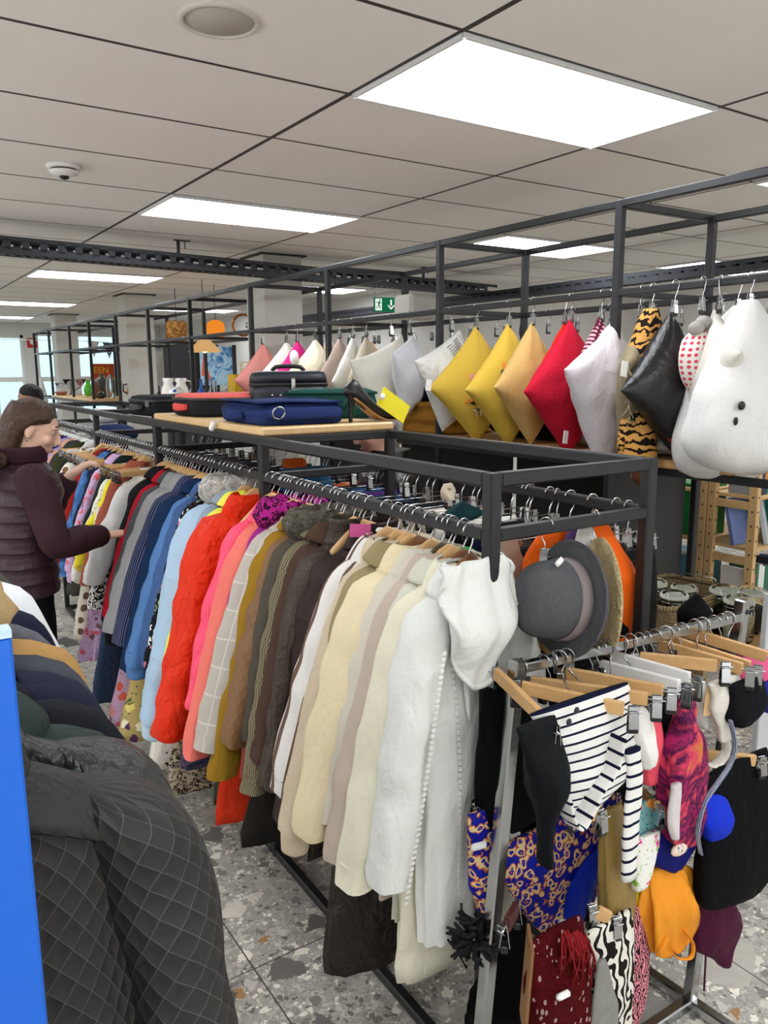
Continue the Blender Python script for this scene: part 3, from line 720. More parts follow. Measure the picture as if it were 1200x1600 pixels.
g(1.57, 'coat', 'olive khaki coat showing between the beige and cream coats', 'coat', F('9C8D68'), 'light', L=.88, sl=.66, out=.08, th=.045, sr=.042)
g(1.61, 'trench_coat', 'beige trench coat with a gathered hood and a buttoned cuff tab', 'coat', F('CFBEA3'), 'light', L=.86, sl=.66, out=.15, th=.05, collar='hood', sr=.05, cuff=F('CFBEA3'))
g(1.66, 'blazer', 'white blazer with brown stripes beside the brown puffer', 'blazer', F('E6E2DD', 'vstripe', ('6B5446',), .9), 'light', L=.70, sl=.60, out=.13, th=.045, collar='lapel', sr=.045)
g(1.74, 'puffer_coat', 'glossy dark brown puffer coat with a high collar', 'coat', F('2A1C19', 'hquilt', (), .55, rough=.5, spec=.15, wr=14), 'light', L=.86, sl=.70, out=.10, th=.11, sr=.066, collar='stand', puff=8, m=46, n=28)
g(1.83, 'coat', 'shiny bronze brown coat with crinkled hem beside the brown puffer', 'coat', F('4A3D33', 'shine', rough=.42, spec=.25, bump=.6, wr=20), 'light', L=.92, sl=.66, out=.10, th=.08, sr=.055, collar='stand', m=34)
g(1.885, 'jacket', 'dark brown suede jacket behind the bronze coat', 'jacket', F('4B382E'), 'light', L=.72, sl=.60, out=.11, th=.045, sr=.042)
g(1.93, 'coat', 'black and beige tweed coat with a herringbone sleeve', 'coat', F('9A8F70', 'tweed', ('2A2723',)), 'light', L=.90, sl=.70, out=.13, th=.045, sr=.042)
g(1.975, 'parka', 'grey brown parka with a fluffy fur hood trim', 'coat', F('4F4A40'), 'light', L=.84, sl=.60, out=.08, th=.05, sr=.045, collar='fur', cm=F('A79E8E', 'fur', ('5C5448',), 1.0, bump=1.0))
g(2.03, 'jacket', 'tan quilted jacket with a diamond stitched sleeve', 'jacket', F('7C5836', 'quilt', ('5E4226',), 4.2, rough=.55, spec=.35, bump=.12), 'light', L=.74, sl=.62, out=.13, th=.055, sr=.05)
g(2.085, 'coat', 'mustard brown coat next to the tan quilted jacket', 'coat', F('94701F'), 'light', L=.84, sl=.74, out=.15, th=.05, sr=.05)
g(2.14, 'blazer', 'light grey blazer with a faint white window check', 'blazer', F('B9B1A6', 'check', ('E6E2DC',), .9), 'light', L=.74, sl=.66, out=.16, th=.055, sr=.055, collar='lapel')
g(2.185, 'blouse', 'bright purple blouse showing as a strip beside the coral coat', 'blouse', F('96207E', rough=.6), 'light', L=.62, sl=.40, out=.05, th=.035, sr=.036, collar='fur', cm=F('A8237E', 'leopard', ('2A0A20',), 1.2))
g(2.225, 'coat', 'coral coat with a long plain sleeve', 'coat', F('E8776B'), 'light', L=.86, sl=.74, out=.16, th=.05, sr=.05, collar='lapel')
g(2.265, 'cardigan', 'ribbed salmon cardigan squeezed beside the coral coat', 'cardigan', F('E0685C', 'tweed', ('D45A4E',), .8), 'light', L=.70, sl=.60, out=.12, th=.04, sr=.042)
g(2.315, 'raincoat', 'hot pink raincoat with a pointed collar', 'raincoat', F('FB4A70', rough=.5, spec=.4, bump=.5, wr=13), 'light', L=.84, sl=.62, out=.12, th=.06, sr=.055, collar='lapel')
# second bay
g(2.50, 'rain_jacket', 'bright orange red crinkled rain jacket with big sleeves', 'rain jacket', F('E02E08', rough=.5, spec=.18, bump=.9, wr=11), 'light', L=.86, sl=.78, out=.15, th=.13, sr=.088, collar='hood', amp=.011, m=40, n=28, fold=.14)
g(2.585, 'raincoat', 'thin bright yellow raincoat behind the orange red one', 'raincoat', F('EDE857', rough=.5), 'light', L=.80, sl=.58, out=.13, th=.04, sr=.045)
g(2.63, 'fleece', 'blue grey fleece beside the pale blue padded jacket', 'fleece', F('8E9DAA'), 'light', L=.66, sl=.55, out=.08, th=.035, sr=.036)
g(2.70, 'padded_jacket', 'pale blue padded jacket with a cream sherpa collar', 'jacket', F('A7C2D8', 'hquilt', (), .35, rough=.65), 'light', L=.80, sl=.80, out=.17, th=.09, sr=.07, collar='sherpa', cm=F('FFFCF6', 'fur', ('F0EADC',), .8, bump=1.0), puff=5, m=40, cuff=F('B4CBDD'), n=26)
g(2.78, 'blouse', 'black blouse printed with white leaves and pink flowers', 'blouse', F('17171B', 'floral', ('E8E2D0', '8FA05A', 'C06A84', '17171B', 'F0EEE4'), 1.5, bump=.2), 'light', L=.74, sl=.62, out=.14, th=.04, sr=.042)
g(2.835, 'denim_jacket', 'dark blue denim jacket next to the floral blouse', 'jacket', F('34507C', 'denim'), 'light', L=.60, sl=.58, out=.13, th=.05, sr=.048, cuff=F('34507C', 'denim'))
g(2.89, 'denim_jacket', 'faded mid blue denim jacket with stitched seams beside the navy coat', 'jacket', F('476E9F', 'denim'), 'light', L=.62, sl=.64, out=.17, th=.055, sr=.055, cuff=F('476E9F', 'denim'), collar='lapel')
g(2.97, 'coat', 'plain dark navy coat between the denim and the pinstripe jackets', 'coat', F('14294A'), 'light', L=.76, sl=.70, out=.15, th=.07, sr=.062)
g(3.06, 'blazer', 'navy pinstripe blazer with fine pale lines', 'blazer', F('191E38', 'vstripe', ('6A7092',), 4.2), 'light', L=.74, sl=.62, out=.15, th=.07, sr=.064, collar='lapel')
g(3.14, 'blazer', 'light grey blazer in front of the other grey jackets', 'blazer', F('A09F9E', 'heather', ('8A8988',)), 'light', L=.70, sl=.50, out=.12, th=.055, sr=.048, collar='lapel')
g(3.21, 'blazer', 'mid grey blazer with a rounded shoulder beside the red jacket', 'blazer', F('939394'), 'light', L=.76, sl=.60, out=.16, th=.06, sr=.055, collar='lapel')
g(3.27, 'coat', 'charcoal wool coat with a black inner cuff', 'coat', F('3F3F41', 'heather', ('565658',)), 'light', L=.80, sl=.62, out=.15, th=.06, sr=.06, cuff=F('121213'))
g(3.33, 'jacket', 'crimson red jacket between the grey and black coats', 'jacket', F('B01226'), 'light', L=.66, sl=.58, out=.14, th=.05, sr=.05)
g(3.40, 'coat', 'black coat beside the white shirt in the second bay', 'coat', F('121214'), 'light', L=.86, sl=.62, out=.13, th=.06, sr=.056)
g(3.46, 'coat', 'black jacket with a red neck label behind the second post', 'jacket', F('1A1A1C'), 'light', L=.80, sl=.50, out=.08, th=.04, sr=.044)
# third bay
g(3.66, 'shirt', 'white shirt with a wide collar in the third bay', 'shirt', F('EDECE8', rough=.8), 'clip_wood', L=.66, sl=.50, out=.13, th=.08, sr=.058, collar='lapel')
g(3.73, 'blouse', 'black and white leopard print blouse beside the white shirt', 'blouse', F('EDEBE4', 'leopard', ('141414',), 1.0), 'clip_wood', L=.72, sl=.62, out=.13, th=.04, sr=.044)
g(3.78, 'cardigan', 'terracotta cardigan between the leopard blouse and the yellow dress', 'cardigan', F('A85A48'), 'light', L=.62, sl=.55, out=.13, th=.04, sr=.044)
g(3.83, 'blouse', 'white blouse with red and peach flowers on clips', 'blouse', F('F1EBE0', 'floral', ('E3634A', 'F0B090', 'F1EBE0', 'C9D09A', '6D8A50'), 1.2), 'clip_wood', L=.60, sl=.30, out=.05, th=.045, sr=.045)
g(3.89, 'dress', 'plain lemon yellow dress in the third bay', 'dress', F('EFE335'), 'clip_wood', L=.70, sl=.45, out=.12, th=.05, sr=.05)
g(3.94, 'dress', 'white dress with blue and lemon flowers', 'dress', F('EDEADC', 'floral', ('2F5FA8', 'E8D04A', 'EDEADC', '3A3A40', '708A4E'), 1.3), 'clip_wood', L=.98, sl=.55, out=.13, th=.05, sr=.046)
g(4.00, 'cardigan', 'bottle green cardigan beside the lavender dress', 'cardigan', F('10211C'), 'light', L=.62, sl=.50, out=.10, th=.05, sr=.046)
g(4.10, 'dress', 'lavender dress with small red flowers and flounced cuffs', 'dress', F('C9A9CC', 'floral2', ('C9A9CC', 'D4616A', 'C9A9CC', 'B88AA8', '7A5A5A'), 1.9), 'light', L=1.04, sl=.56, out=.11, th=.07, sr=.055, hem=.30, cuff=F('C9A9CC', 'floral2', ('C9A9CC', 'D4616A', 'C9A9CC', 'B88AA8', '7A5A5A'), 1.9))
g(4.20, 'cardigan', 'navy cardigan behind the lavender dress', 'cardigan', F('161B2C'), 'light', L=.58, sl=.50, out=.10, th=.06, sr=.05)
g(4.30, 'tunic', 'blue tunic with a dark mottled pattern', 'tunic', F('3D6AA6', 'marble', ('16233F', '4C7CB8', '1A2A4C')), 'light', L=.72, sl=.62, out=.12, th=.07, sr=.056)
g(4.38, 'cardigan', 'dull navy blue long cardigan behind the blue tunic', 'cardigan', F('1E2638'), 'light', L=.80, sl=.60, out=.08, th=.05, sr=.048)
g(4.46, 'coat', 'dark red coat in the third bay', 'coat', F('8E1A16'), 'light', L=.74, sl=.60, out=.13, th=.08, sr=.06)
g(4.56, 'blouse', 'black lace blouse beside the dark red coat', 'blouse', F('0F0F11', 'floral', ('0F0F11', '2A2A2C', '0F0F11', '1C1C1E', 'B8B4AC'), 1.2), 'clip_wood', L=.68, sl=.50, out=.11, th=.07, sr=.06)
g(4.65, 'blouse', 'black top clipped at the end of the third bay', 'top', F('141416'), 'clip_wood', L=.66, sl=.44, out=.08, th=.05, sr=.05)
# fourth bay
g(4.84, 'blouse', 'cream blouse with brown buttons in the last bay', 'blouse', F('E4E0D2', 'dots', ('7A5A3C',), .9), 'clip_white', L=.78, sl=.58, out=.11, th=.06, sr=.05)
g(4.93, 'cardigan', 'dark grey green cardigan beside the cream blouse', 'cardigan', F('23261F'), 'clip_wood', L=.62, sl=.52, out=.1, th=.06, sr=.05)
g(5.03, 'shirt', 'dark olive green shirt in the last bay', 'shirt', F('33381F'), 'white', L=.60, sl=.44, out=.1, th=.07, sr=.06)
g(5.14, 'jacket', 'black jacket with silver beads in the last bay', 'jacket', F('101012', 'heather', ('4A4A4A',)), 'white', L=.76, sl=.60, out=.12, th=.07, sr=.055)
g(5.24, 'blouse', 'peach blouse in the last bay', 'blouse', F('D09A82'), 'white', L=.66, sl=.55, out=.12, th=.05, sr=.05)
g(5.33, 'blouse', 'lilac blouse in the last bay', 'blouse', F('9C93C4'), 'white', L=.60, sl=.44, out=.1, th=.05, sr=.05)
g(5.43, 'dress', 'royal blue dress in the last bay', 'dress', F('20246E'), 'white', L=.80, sl=.55, out=.12, th=.06, sr=.05)
g(5.53, 'cardigan', 'grey cardigan in the last bay', 'cardigan', F('70706F'), 'white', L=.62, sl=.44, out=.1, th=.05, sr=.05)
g(5.63, 'blouse', 'raspberry red blouse in the last bay', 'blouse', F('B0182C'), 'white', L=.62, sl=.55, out=.13, th=.06, sr=.05)
g(5.75, 'coat', 'black coat near the far end of the rack', 'coat', F('131315'), 'white', L=.80, sl=.58, out=.12, th=.07, sr=.055)
g(5.88, 'coat', 'dark navy coat at the far end of the rack', 'coat', F('171A26'), 'white', L=.80, sl=.58, out=.12, th=.07, sr=.055)
HN = {'light': 'pale wooden', 'dark': 'polished brown wooden', 'black': 'dark walnut', 'white': 'white plastic', 'clip_wood': 'pale wooden clip', 'clip_white': 'white clip'}
def short(l): return l.split(' with ')[0].split(' beside ')[0].split(' in the ')[0].split(' behind ')[0].split(' between ')[0]
for i, (y, name, label, cat, mat, hk, kw) in enumerate(J):
    rz = R.uniform(.06, .22)
    jx = R.uniform(-.012, .012)
    kw = dict(kw); kw.setdefault('fold', .12)
    if y < 2.9: kw.setdefault('n', 32); kw.setdefault('m', 44); kw.setdefault('amp', .0065)
    loc = (bx(y)+jx, y, ZB-(.03 if hk.startswith('clip') else 0))
    coat(name, label, cat, loc, mat, rz=rz, seed=11+i, **kw)
    hanger((bx(y), y, ZB), rz, hk, hl(HN[hk], label))
# spare hangers bunched with the clothes (their hooks crowd the bar)
for y in (1.40, 1.55, 1.78, 1.80, 1.90, 2.06, 2.11, 2.20, 2.25, 2.36, 2.66, 2.735, 2.86, 2.93, 3.01, 3.10, 3.17, 3.24, 3.30, 3.37, 3.43, 3.50, 3.62, 3.70, 3.76, 3.80, 3.86, 3.915, 3.97, 4.05, 4.15, 4.25, 4.34, 4.42, 4.51, 4.61, 4.68):
    hanger((bx(y), y, ZB), R.uniform(-.1, .05), 'light' if y < 3.6 or R.random() < .3 else 'clip_wood', 'pale wooden hanger crowded among the clothes on the front bar', 'spare wooden hangers on the front bar')
for y in (4.88, 5.0, 5.08, 5.19, 5.29, 5.38, 5.48, 5.58, 5.69, 5.82, 5.95):
    hanger((bx(y), y, ZB), R.uniform(-.1, .05), 'white', 'white plastic hanger crowded on the far bay of the front bar', 'spare white hangers on the front bar')
# ------------------------------------------------------------------ the white hooded jacket at the front
wj = F('E8EAE4', rough=.55, spec=.35, bump=.5, wr=8)
o = coat('hooded_jacket', 'white hooded jacket with a draped hood, nearest on the rack', 'jacket', (bx(1.30)-.025, 1.295, ZB), wj, L=.86, sl=.63, out=.08, th=.06, sr=.050, hem=.140, sh=.142, collar='lapel', seed=3, n=48, m=70, amp=.006, rz=.16, fold=.13, yo=-.01)
def hoodfn(u, v):
    a = (u-.5)*PI*1.25
    w = .092+.030*math.sin(v*PI)-.012*v
    x = -.046+w*math.sin(a)
    dr = .025+.275*v*(.30+.70*math.cos(a*.78)**1.3)
    z = NZ+.060-dr
    y = -.048-.042*math.sin(v*PI*.9)*math.cos(a*.7)-.016*v-.010*math.sin(10*v+2.5*math.cos(a))-.006*math.sin(7*a+5*v)
    return (x, y, z)
MB().sheet(hoodfn, 34, 34, .007).obj('hood', wj, o)
rim = [hoodfn(u, 1.0) for u in np.linspace(0, 1, 34)]
MB().wire([(a, b-.003, c) for a, b, c in rim], .006, 8).obj('hood_hem', wj, o)
for k, (xa, xb) in enumerate(((-.085, -.055), (.03, .05))):
    sm_ = MB()
    for q in range(40):
        f = q/39; sm_.box((xa+(xb-xa)*f+.012*math.sin(f*PI), -.0335-.004*math.sin(5*f), NZ-.20-.58*f), (.006, .004, .010))
    sm_.obj('front_seam', plain('stitch_thread', 'F4F4EE', .7), o, smooth=False)
st = MB()
for s in (-1,):
    for q in range(44):
        f = q/43; st.box((-.150-.100*f, -.068-.004*math.sin(f*PI)+.010*f, NZ-.14-.52*f), (.010, .004, .006))
st.obj('ladder_stitch', plain('stitch_thread', 'F4F4EE', .7), o, smooth=False)
hanger((bx(1.30)-.025, 1.295, ZB), .16, 'dark', 'polished brown wooden hanger inside the white hooded jacket')
# long things whose hems show below the coats
def hemrow(y, z, hw, ht, mat, name, label, cat, top=-.10, x=0, rz=0, seed=1, fold=.12, hwt=.09):
    return drop(name, label, cat, (bx(y), y, ZB), mat, [(0, 0, top, .02, .012), (0, 0, top-.03, hwt, .015), (x*.1, 0, top-.2, hwt*1.1, ht*.5), (x*.6, 0, (top+z-ZB)/2-.1, (hwt+hw)/2, ht), (x, 0, z-ZB+.01, hw, ht), (x, 0, z-ZB, hw*.96, ht*.85)], rz, fold, seed)
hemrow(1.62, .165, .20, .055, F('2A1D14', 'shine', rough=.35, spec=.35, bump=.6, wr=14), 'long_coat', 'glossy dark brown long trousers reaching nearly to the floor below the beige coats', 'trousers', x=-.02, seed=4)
hemrow(1.36, .31, .19, .03, F('E9E4CE'), 'trousers', 'cream trousers hanging low behind the white hooded jacket', 'trousers', x=.0, seed=5)
hemrow(2.43-.06, .30, .19, .045, F('3A3A2C', 'check', ('5A5A46',), 2.0), 'skirt', 'dark green checked long skirt below the orange red jacket', 'skirt', x=-.05, seed=6)
hemrow(2.28, .28, .22, .03, F('D83A1E'), 'long_dress', 'bright red orange long dress hem below the mustard coat', 'dress', x=-.06, seed=7)
hemrow(2.0, .36, .22, .035, F('26221F'), 'long_coat', 'long black coat hem between the tweed and brown coats', 'coat', x=-.07, seed=8)
hemrow(3.12, .25, .22, .05, F('B8A468', 'floral', ('5C3A5E', 'E2D27A', '8F98C0', 'EDE6C8', '4F6236'), 1.1), 'maxi_dress', 'long yellow floral dress with purple and green flowers', 'dress', x=-.16, seed=9)
hemrow(3.36, .22, .20, .05, F('C6A3BC', 'floral2', ('D8604E', 'C6A3BC', 'D88A8E', 'C6A3BC', '7B5B66'), 1.2), 'maxi_dress', 'long pink lilac dress with red flowers reaching the floor', 'dress', x=-.14, seed=10)
hemrow(3.0, .40, .20, .04, F('9E1622'), 'skirt', 'dark red skirt hem under the navy coat', 'skirt', x=-.10, seed=12)
hemrow(2.92, .20, .22, .05, F('E9E2D8', 'floral', ('C8324A', 'E9E2D8', '1C1C20', 'E8A0A0', '2A2A2C'), .9), 'skirt', 'white skirt with red and black print near the floor', 'skirt', x=-.08, seed=13)
hemrow(2.80, .14, .22, .05, F('B5A48E', 'leopard', ('2E241C',), 1.5), 'maxi_skirt', 'long beige leopard print skirt touching the floor shadow', 'skirt', x=-.06, seed=14)
hemrow(2.66, .30, .20, .04, F('2F4E74', 'marble', ('16233F', '7E6A86')), 'maxi_dress', 'long blue mottled dress hem beside the pale blue padded jacket', 'dress', x=-.05, seed=15)
hemrow(4.42, .28, .15, .06, F('C9C3B4', 'dots', ('5C4A3C',), .9), 'dress', 'long beige polka dot dress beside the woman', 'dress', x=-.13, seed=16, rz=-.2)
hemrow(4.1, .30, .16, .05, F('A31318'), 'dress', 'long red dress beside the polka dot dress', 'dress', x=-.12, seed=17)
hemrow(3.9, .12, .14, .05, F('22304A', 'denim'), 'jeans', 'dark jeans hanging long beside the red dress', 'jeans', x=-.16, seed=18)
hemrow(4.6, .50, .20, .08, F('3B3A34'), 'dress', 'dull olive dress behind the woman', 'dress', x=-.06, seed=19)
# paper scrap on the floor
tag(MB().sheet(lambda u, v: (u*.09+.01*math.sin(7*v), v*.06+.008*math.sin(6*u), .012+.012*math.sin(5*u+2*v)+.008*math.cos(9*v)), 8, 8, .001).obj('crumpled_paper', WHITEP, loc=P(255, 1148, Z=.0)), 'crumpled scrap of white paper on the floor by the rack', 'paper')

tag(MB().box((0, 0, 0), (.055, .003, .035), bev=.001).obj('size_card', plain('pink_card', 'D8589C', .6), loc=P(563, 829, Y=1.70), rot=(0, .05, -.4), smooth=False), 'small bright pink card on the hanger above the dark brown puffer coat', 'card')
tag(MB().box((0, 0, 0), (.034, .012, .016), bev=.007).obj('security_tag', WHITEP, loc=P(597, 829, Y=1.67), rot=(0, .1, -.4)), 'white anti theft tag beside the bright pink card', 'security tag')
# ------------------------------------------------------------------ bags on top of the rack
TOPZ = ZT+.045
def case(name, label, loc, rz, w, d, h, mat, lid=None, rnd=.35, zip_=None, handle=None, hside='y', cat='bag', lidh=.25, bulge=.0):
    rows = [(0, 0, 0, w/2-.012, d/2-.012), (0, 0, .006, w/2-.003, d/2-.003), (0, 0, .018, w/2, d/2), (0, 0, h*.5, w/2+bulge, d/2+bulge)]
    top = [(0, 0, h*(1-lidh)+.004, w/2, d/2), (0, 0, h-.022, w/2-.002, d/2-.002), (0, 0, h-.006, w/2-.012, d/2-.012), (0, 0, h, w/2-.035, d/2-.035)]
    if lid is None:
        o = MB().loft(rows+[(0, 0, h*.75, w/2, d/2)]+top[1:], 40, pw=rnd, amp=.003, fr=4, seed=int(w*977)).obj(name, mat, loc=loc, rot=(0, 0, rz))
    else:
        o = MB().loft(rows+[(0, 0, h*(1-lidh), w/2, d/2)], 40, pw=rnd, amp=.002, fr=4).obj(name, mat, loc=loc, rot=(0, 0, rz))
        MB().loft(top, 40, pw=rnd, amp=.003, fr=4, seed=8).obj('lid', lid, o)
    if zip_:
        z = h*(1-lidh)
        MB().loft([(0, 0, z-.008, w/2+.001, d/2+.001), (0, 0, z-.006, w/2+.004, d/2+.004), (0, 0, z+.004, w/2+.004, d/2+.004), (0, 0, z+.006, w/2+.001, d/2+.001)], 40, pw=rnd, cap=False).obj('zip_band', zip_, o)
    if handle:
        m = MB()
        if hside == '-x':
            for yy in np.linspace(-.05, .05, 1): pass
            m.loft([(-w/2-.002, -.06, h*.42, .012, .006), (-w/2-.022, -.045, h*.42, .014, .006), (-w/2-.03, 0, h*.42, .016, .007), (-w/2-.022, .045, h*.42, .014, .006), (-w/2-.002, .06, h*.42, .012, .006)], 10, 14, 'p', (1, 0, 0), pw=.6)
        else:
            m.loft([(-.06, -d/2-.002, h*.5, .012, .006), (-.045, -d/2-.022, h*.5, .013, .006), (0, -d/2-.028, h*.5, .014, .007), (.045, -d/2-.022, h*.5, .013, .006), (.06, -d/2-.002, h*.5, .012, .006)], 10, 14, 'p', (0, 1, 0), pw=.6)
        m.obj('handle', handle, o)
    return tag(o, label, cat) and o
NAVY = F('1C2A52', 'heather', ('26366A',), rough=.8); BLK = F('17181B', 'heather', ('222327',), rough=.75)
RED = F('E2564E', rough=.6)
o = case('briefcase', 'flat black briefcase on the rack rails, leftmost of the bags', (bx(3.96)+.27, 3.96, ZT+.017), .12, .50, .36, .098, BLK, zip_=BLACKP, handle=BLACKP, hside='-x')
MB().box((-.252, -.10, .06), (.004, .045, .03), bev=.002).obj('latch', plain('latch_grey', '55565A', .4), o, smooth=False)
o = case('suitcase', 'small black case with a salmon red lid and red handle', (1.385, 3.27, TOPZ), .02, .45, .36, .092, BLK, lid=F('E86A62', rough=.7), zip_=BLACKP, handle=RED, hside='-x', lidh=.22)
# navy laptop bag with pocket and ring
o = case('laptop_bag', 'flat navy blue laptop bag lying at the board edge', (1.32, 2.665, TOPZ), -.05, .33, .42, .075, NAVY, rnd=.22, zip_=NAVY, handle=NAVY, hside='-x', lidh=.5, bulge=.004)
MB().loft([(.0, -.212, .038, .145, .006), (0, -.222, .04, .14, .022), (0, -.226, .042, .13, .018)], 24, pw=.3, axis='p', ref=(0, 0, 1)).obj('front_pocket', NAVY, o)
m = MB(); m.wire([(-.11+.022*math.cos(a), -.236-.006*math.sin(a), .045+.020*math.sin(a)) for a in np.linspace(0, 2*PI, 20)], .003); m.obj('ring', WIRE, o)
MB().sheet(lambda u, v: (-.165+.32*u, -.205+.40*v, .078+.003*math.sin(5*u+3*v)), 12, 12, .006).obj('flap', NAVY, o)
# green soft case
o = case('cosmetic_case', 'dark green soft case beside the black high heel', (1.60, 2.78, TOPZ), -.5, .35, .19, .115, F('1F4A42', rough=.6, bump=.5), rnd=.45, handle=F('1B433C', rough=.6), hside='y', bulge=.006)
MB().loft([(0, 0, .092, .182, .097), (0, 0, .094, .187, .102), (0, 0, .100, .187, .102), (0, 0, .102, .182, .097)], 40, pw=.45, cap=False).obj('seam', F('173A34'), o)
# train case
o = case('vanity_case', 'tall dark blue black vanity case with a chrome latch behind the green case', (1.575, 3.10, TOPZ), -.45, .33, .22, .185, plain('vanity_leather', '181D26', .45), lid=plain('vanity_lid', '1B202B', .42), rnd=.4, zip_=BLACKP, lidh=.3, bulge=.003)
MB().box((.02, -.118, .132), (.018, .010, .05), bev=.004).obj('latch', CHROME, o, smooth=False)
for x in (-.07, -.035): MB().ball((x, -.113, .085), .006, 8, 6).obj('stud', CHROME, o)
m = MB(); m.loft([(-.07, 0, .185, .008, .008), (-.05, 0, .202, .009, .009), (.05, 0, .202, .009, .009), (.07, 0, .185, .008, .008)], 10, 14, 'p', (0, 1, 0)); m.obj('handle', BLACKP, o)
# grey cap behind
o = MB().loft([(0, 0, 0, .095, .085), (0, 0, .03, .098, .088), (0, 0, .06, .085, .075), (0, 0, .085, .05, .045), (0, 0, .092, .008, .008)], 28, 16, amp=.004).obj('cap', F('3A3B3E', 'quilt', (), 2.2), loc=(1.53, 3.42, TOPZ), rot=(0, 0, .5))
tag(o, 'dark grey ridged cap between the red lidded case and the vanity case', 'cap')
MB().loft([(-.08, 0, .012, .01, .07), (-.12, 0, .012, .008, .06), (-.15, 0, .008, .006, .03)], 16, 8, 'p', (0, 1, 0)).obj('peak', F('2C2D30'), o)
# high heel shoe with yellow tag
LEA = plain('glitter_black', '121213', .35)
t = thing('high_heel_shoe', 'single black high heel shoe with a yellow price tag', 'shoe', (1.495, 2.45, TOPZ), (0, 0, .15))
up = [(-.012, 0, .135, .030, .012), (0, 0, .122, .036, .026), (.03, 0, .098, .030, .030), (.07, 0, .066, .024, .033), (.11, 0, .040, .020, .037), (.15, 0, .026, .020, .041), (.19, 0, .020, .016, .037), (.225, 0, .014, .010, .022), (.238, 0, .010, .005, .008)]
MB().loft(up, 20, 26, 'p', (0, 1, 0), pw=.9).obj('upper', LEA, t)
MB().loft([(0, 0, .088, .004, .024), (.04, 0, .064, .004, .024), (.09, 0, .030, .004, .027), (.14, 0, .006, .004, .036), (.19, 0, .003, .003, .033), (.232, 0, .003, .003, .012)], 14, 20, 'p', (0, 1, 0), pw=.6).obj('sole', wood('C79A62', 'A87C48', 1, .4), t)
MB().loft([(.006, 0, .10, .022, .022), (.002, 0, .075, .014, .013), (-.002, 0, .04, .008, .0075), (-.004, 0, 0, .0075, .007)], 14, 10).obj('heel', LEA, t)
tg = MB().box((0, 0, 0), (.150, .003, .072), rot=Matrix.Rotation(.52, 3, 'Y')).obj('price_tag', plain('yellow_card', 'F3E327', .6), t, loc=(.150, -.064, .058), smooth=False)
MB().ball((-.060, -.006, .034), (.012, .006, .012), 14, 8).obj('bead', WHITEP, tg)
tag(MB().loft([(0, 0, -.018, .006, .006), (0, 0, -.012, .011, .009), (0, 0, .01, .011, .009), (0, 0, .018, .006, .006)], 14).obj('security_tag', WHITEP, loc=P(332, 666, X=1.105), rot=(0, .4, 0)), 'white anti theft tag dangling below the shelf board edge', 'security tag')
# ------------------------------------------------------------------ pillows
def psurf(u, v, w, h, t, sag=.25):
    x = u*w/2*(1-.07*(1-v*v)); z = v*h/2*(1-.07*(1-u*u))
    return x, z, t/2*(max(0, (1-u*u)*(1-v*v)))**.46
def pillow(name, label, py_, px_, w, h, t, mat, mode='corner', roll=0.0, rz=0.0, X=PX0, seed=1, cat='pillow', tip=.05, drop_=.085, clip=True, dx=0.0, nn=26, wr=.006):
    """pillow hung from a bar by one clip"""
    y = P(px_, py_, X=X)[1]
    m = MB(); N = nn; t = t*1.22
    g_ = np.sin(np.linspace(-PI/2, PI/2, N))
    V = []
    for sgn in (-1, 1):
        for v in g_:
            for u in g_:
                x, z, th = psurf(u, v, w, h, t); V.append((x, sgn*th, z))
    V = np.array(V)
    a = (PI/4 if mode == 'corner' else 0)+roll
    c, s = math.cos(a), math.sin(a)
    top = (h/2 if mode == 'top' else math.hypot(w, h)/2)
    x0, z0 = V[:, 0].copy(), V[:, 2].copy()
    V[:, 0] = c*x0-s*z0; V[:, 2] = s*x0+c*z0
    low = (top-V[:, 2])/(2*top)
    V[:, 1] *= (.72+.45*low)
    V[:, 0] *= (1-.10*np.exp(-((low)/.12)**2))
    nz_ = psn(V*np.array([1, .3, 1]), 5.5, seed)
    V[:, 1] += np.sign(V[:, 1])*nz_*wr*np.minimum(1, np.abs(V[:, 1])/.03)
    rad = np.exp(-((low-.0)/.35)**2)*np.sin(np.arctan2(V[:, 0], top-V[:, 2]+.02)*11+seed)*.006
    V[:, 1] += np.sign(V[:, 1])*rad*np.minimum(1, np.abs(V[:, 1])/.02)
    V[:, 2] -= top
    f = []
    for k in range(2):
        for i in range(N-1):
            for j in range(N-1):
                q = (k*N*N+i*N+j, k*N*N+i*N+j+1, k*N*N+(i+1)*N+j+1, k*N*N+(i+1)*N+j)
                f.append(q if k == 0 else q[::-1])
    uv = np.stack([x0, z0], 1)
    m.add(V, f, uv)
    me = m.mesh(name, mat); bm = bmesh.new(); bm.from_mesh(me); bmesh.ops.remove_doubles(bm, verts=bm.verts, dist=1e-5); bm.to_mesh(me); bm.free()
    o = link(name, me, None, (X+dx, y, PB-drop_), (0, 0, rz)); tag(o, label, cat)
    o['_top'] = top; del o['_top']
    if clip: hanger((X+dx, y, PB), rz, 'clip', hl('steel clip', label, 'hook'))
    G = V[:N*N].reshape(N, N, 3)
    def face(u, v, off=.003):
        """point on the camera side of the cushion, u,v in -1..1"""
        fu = (math.asin(max(-1, min(1, u)))/(PI/2)+1)/2*(N-1.001); fv = (math.asin(max(-1, min(1, v)))/(PI/2)+1)/2*(N-1.001)
        i, j = int(fv), int(fu); a_, b_ = fv-i, fu-j
        q = G[i, j]*(1-a_)*(1-b_)+G[i, j+1]*(1-a_)*b_+G[i+1, j]*a_*(1-b_)+G[i+1, j+1]*a_*b_
        return (q[0], q[1]-off, q[2])
    return o, face
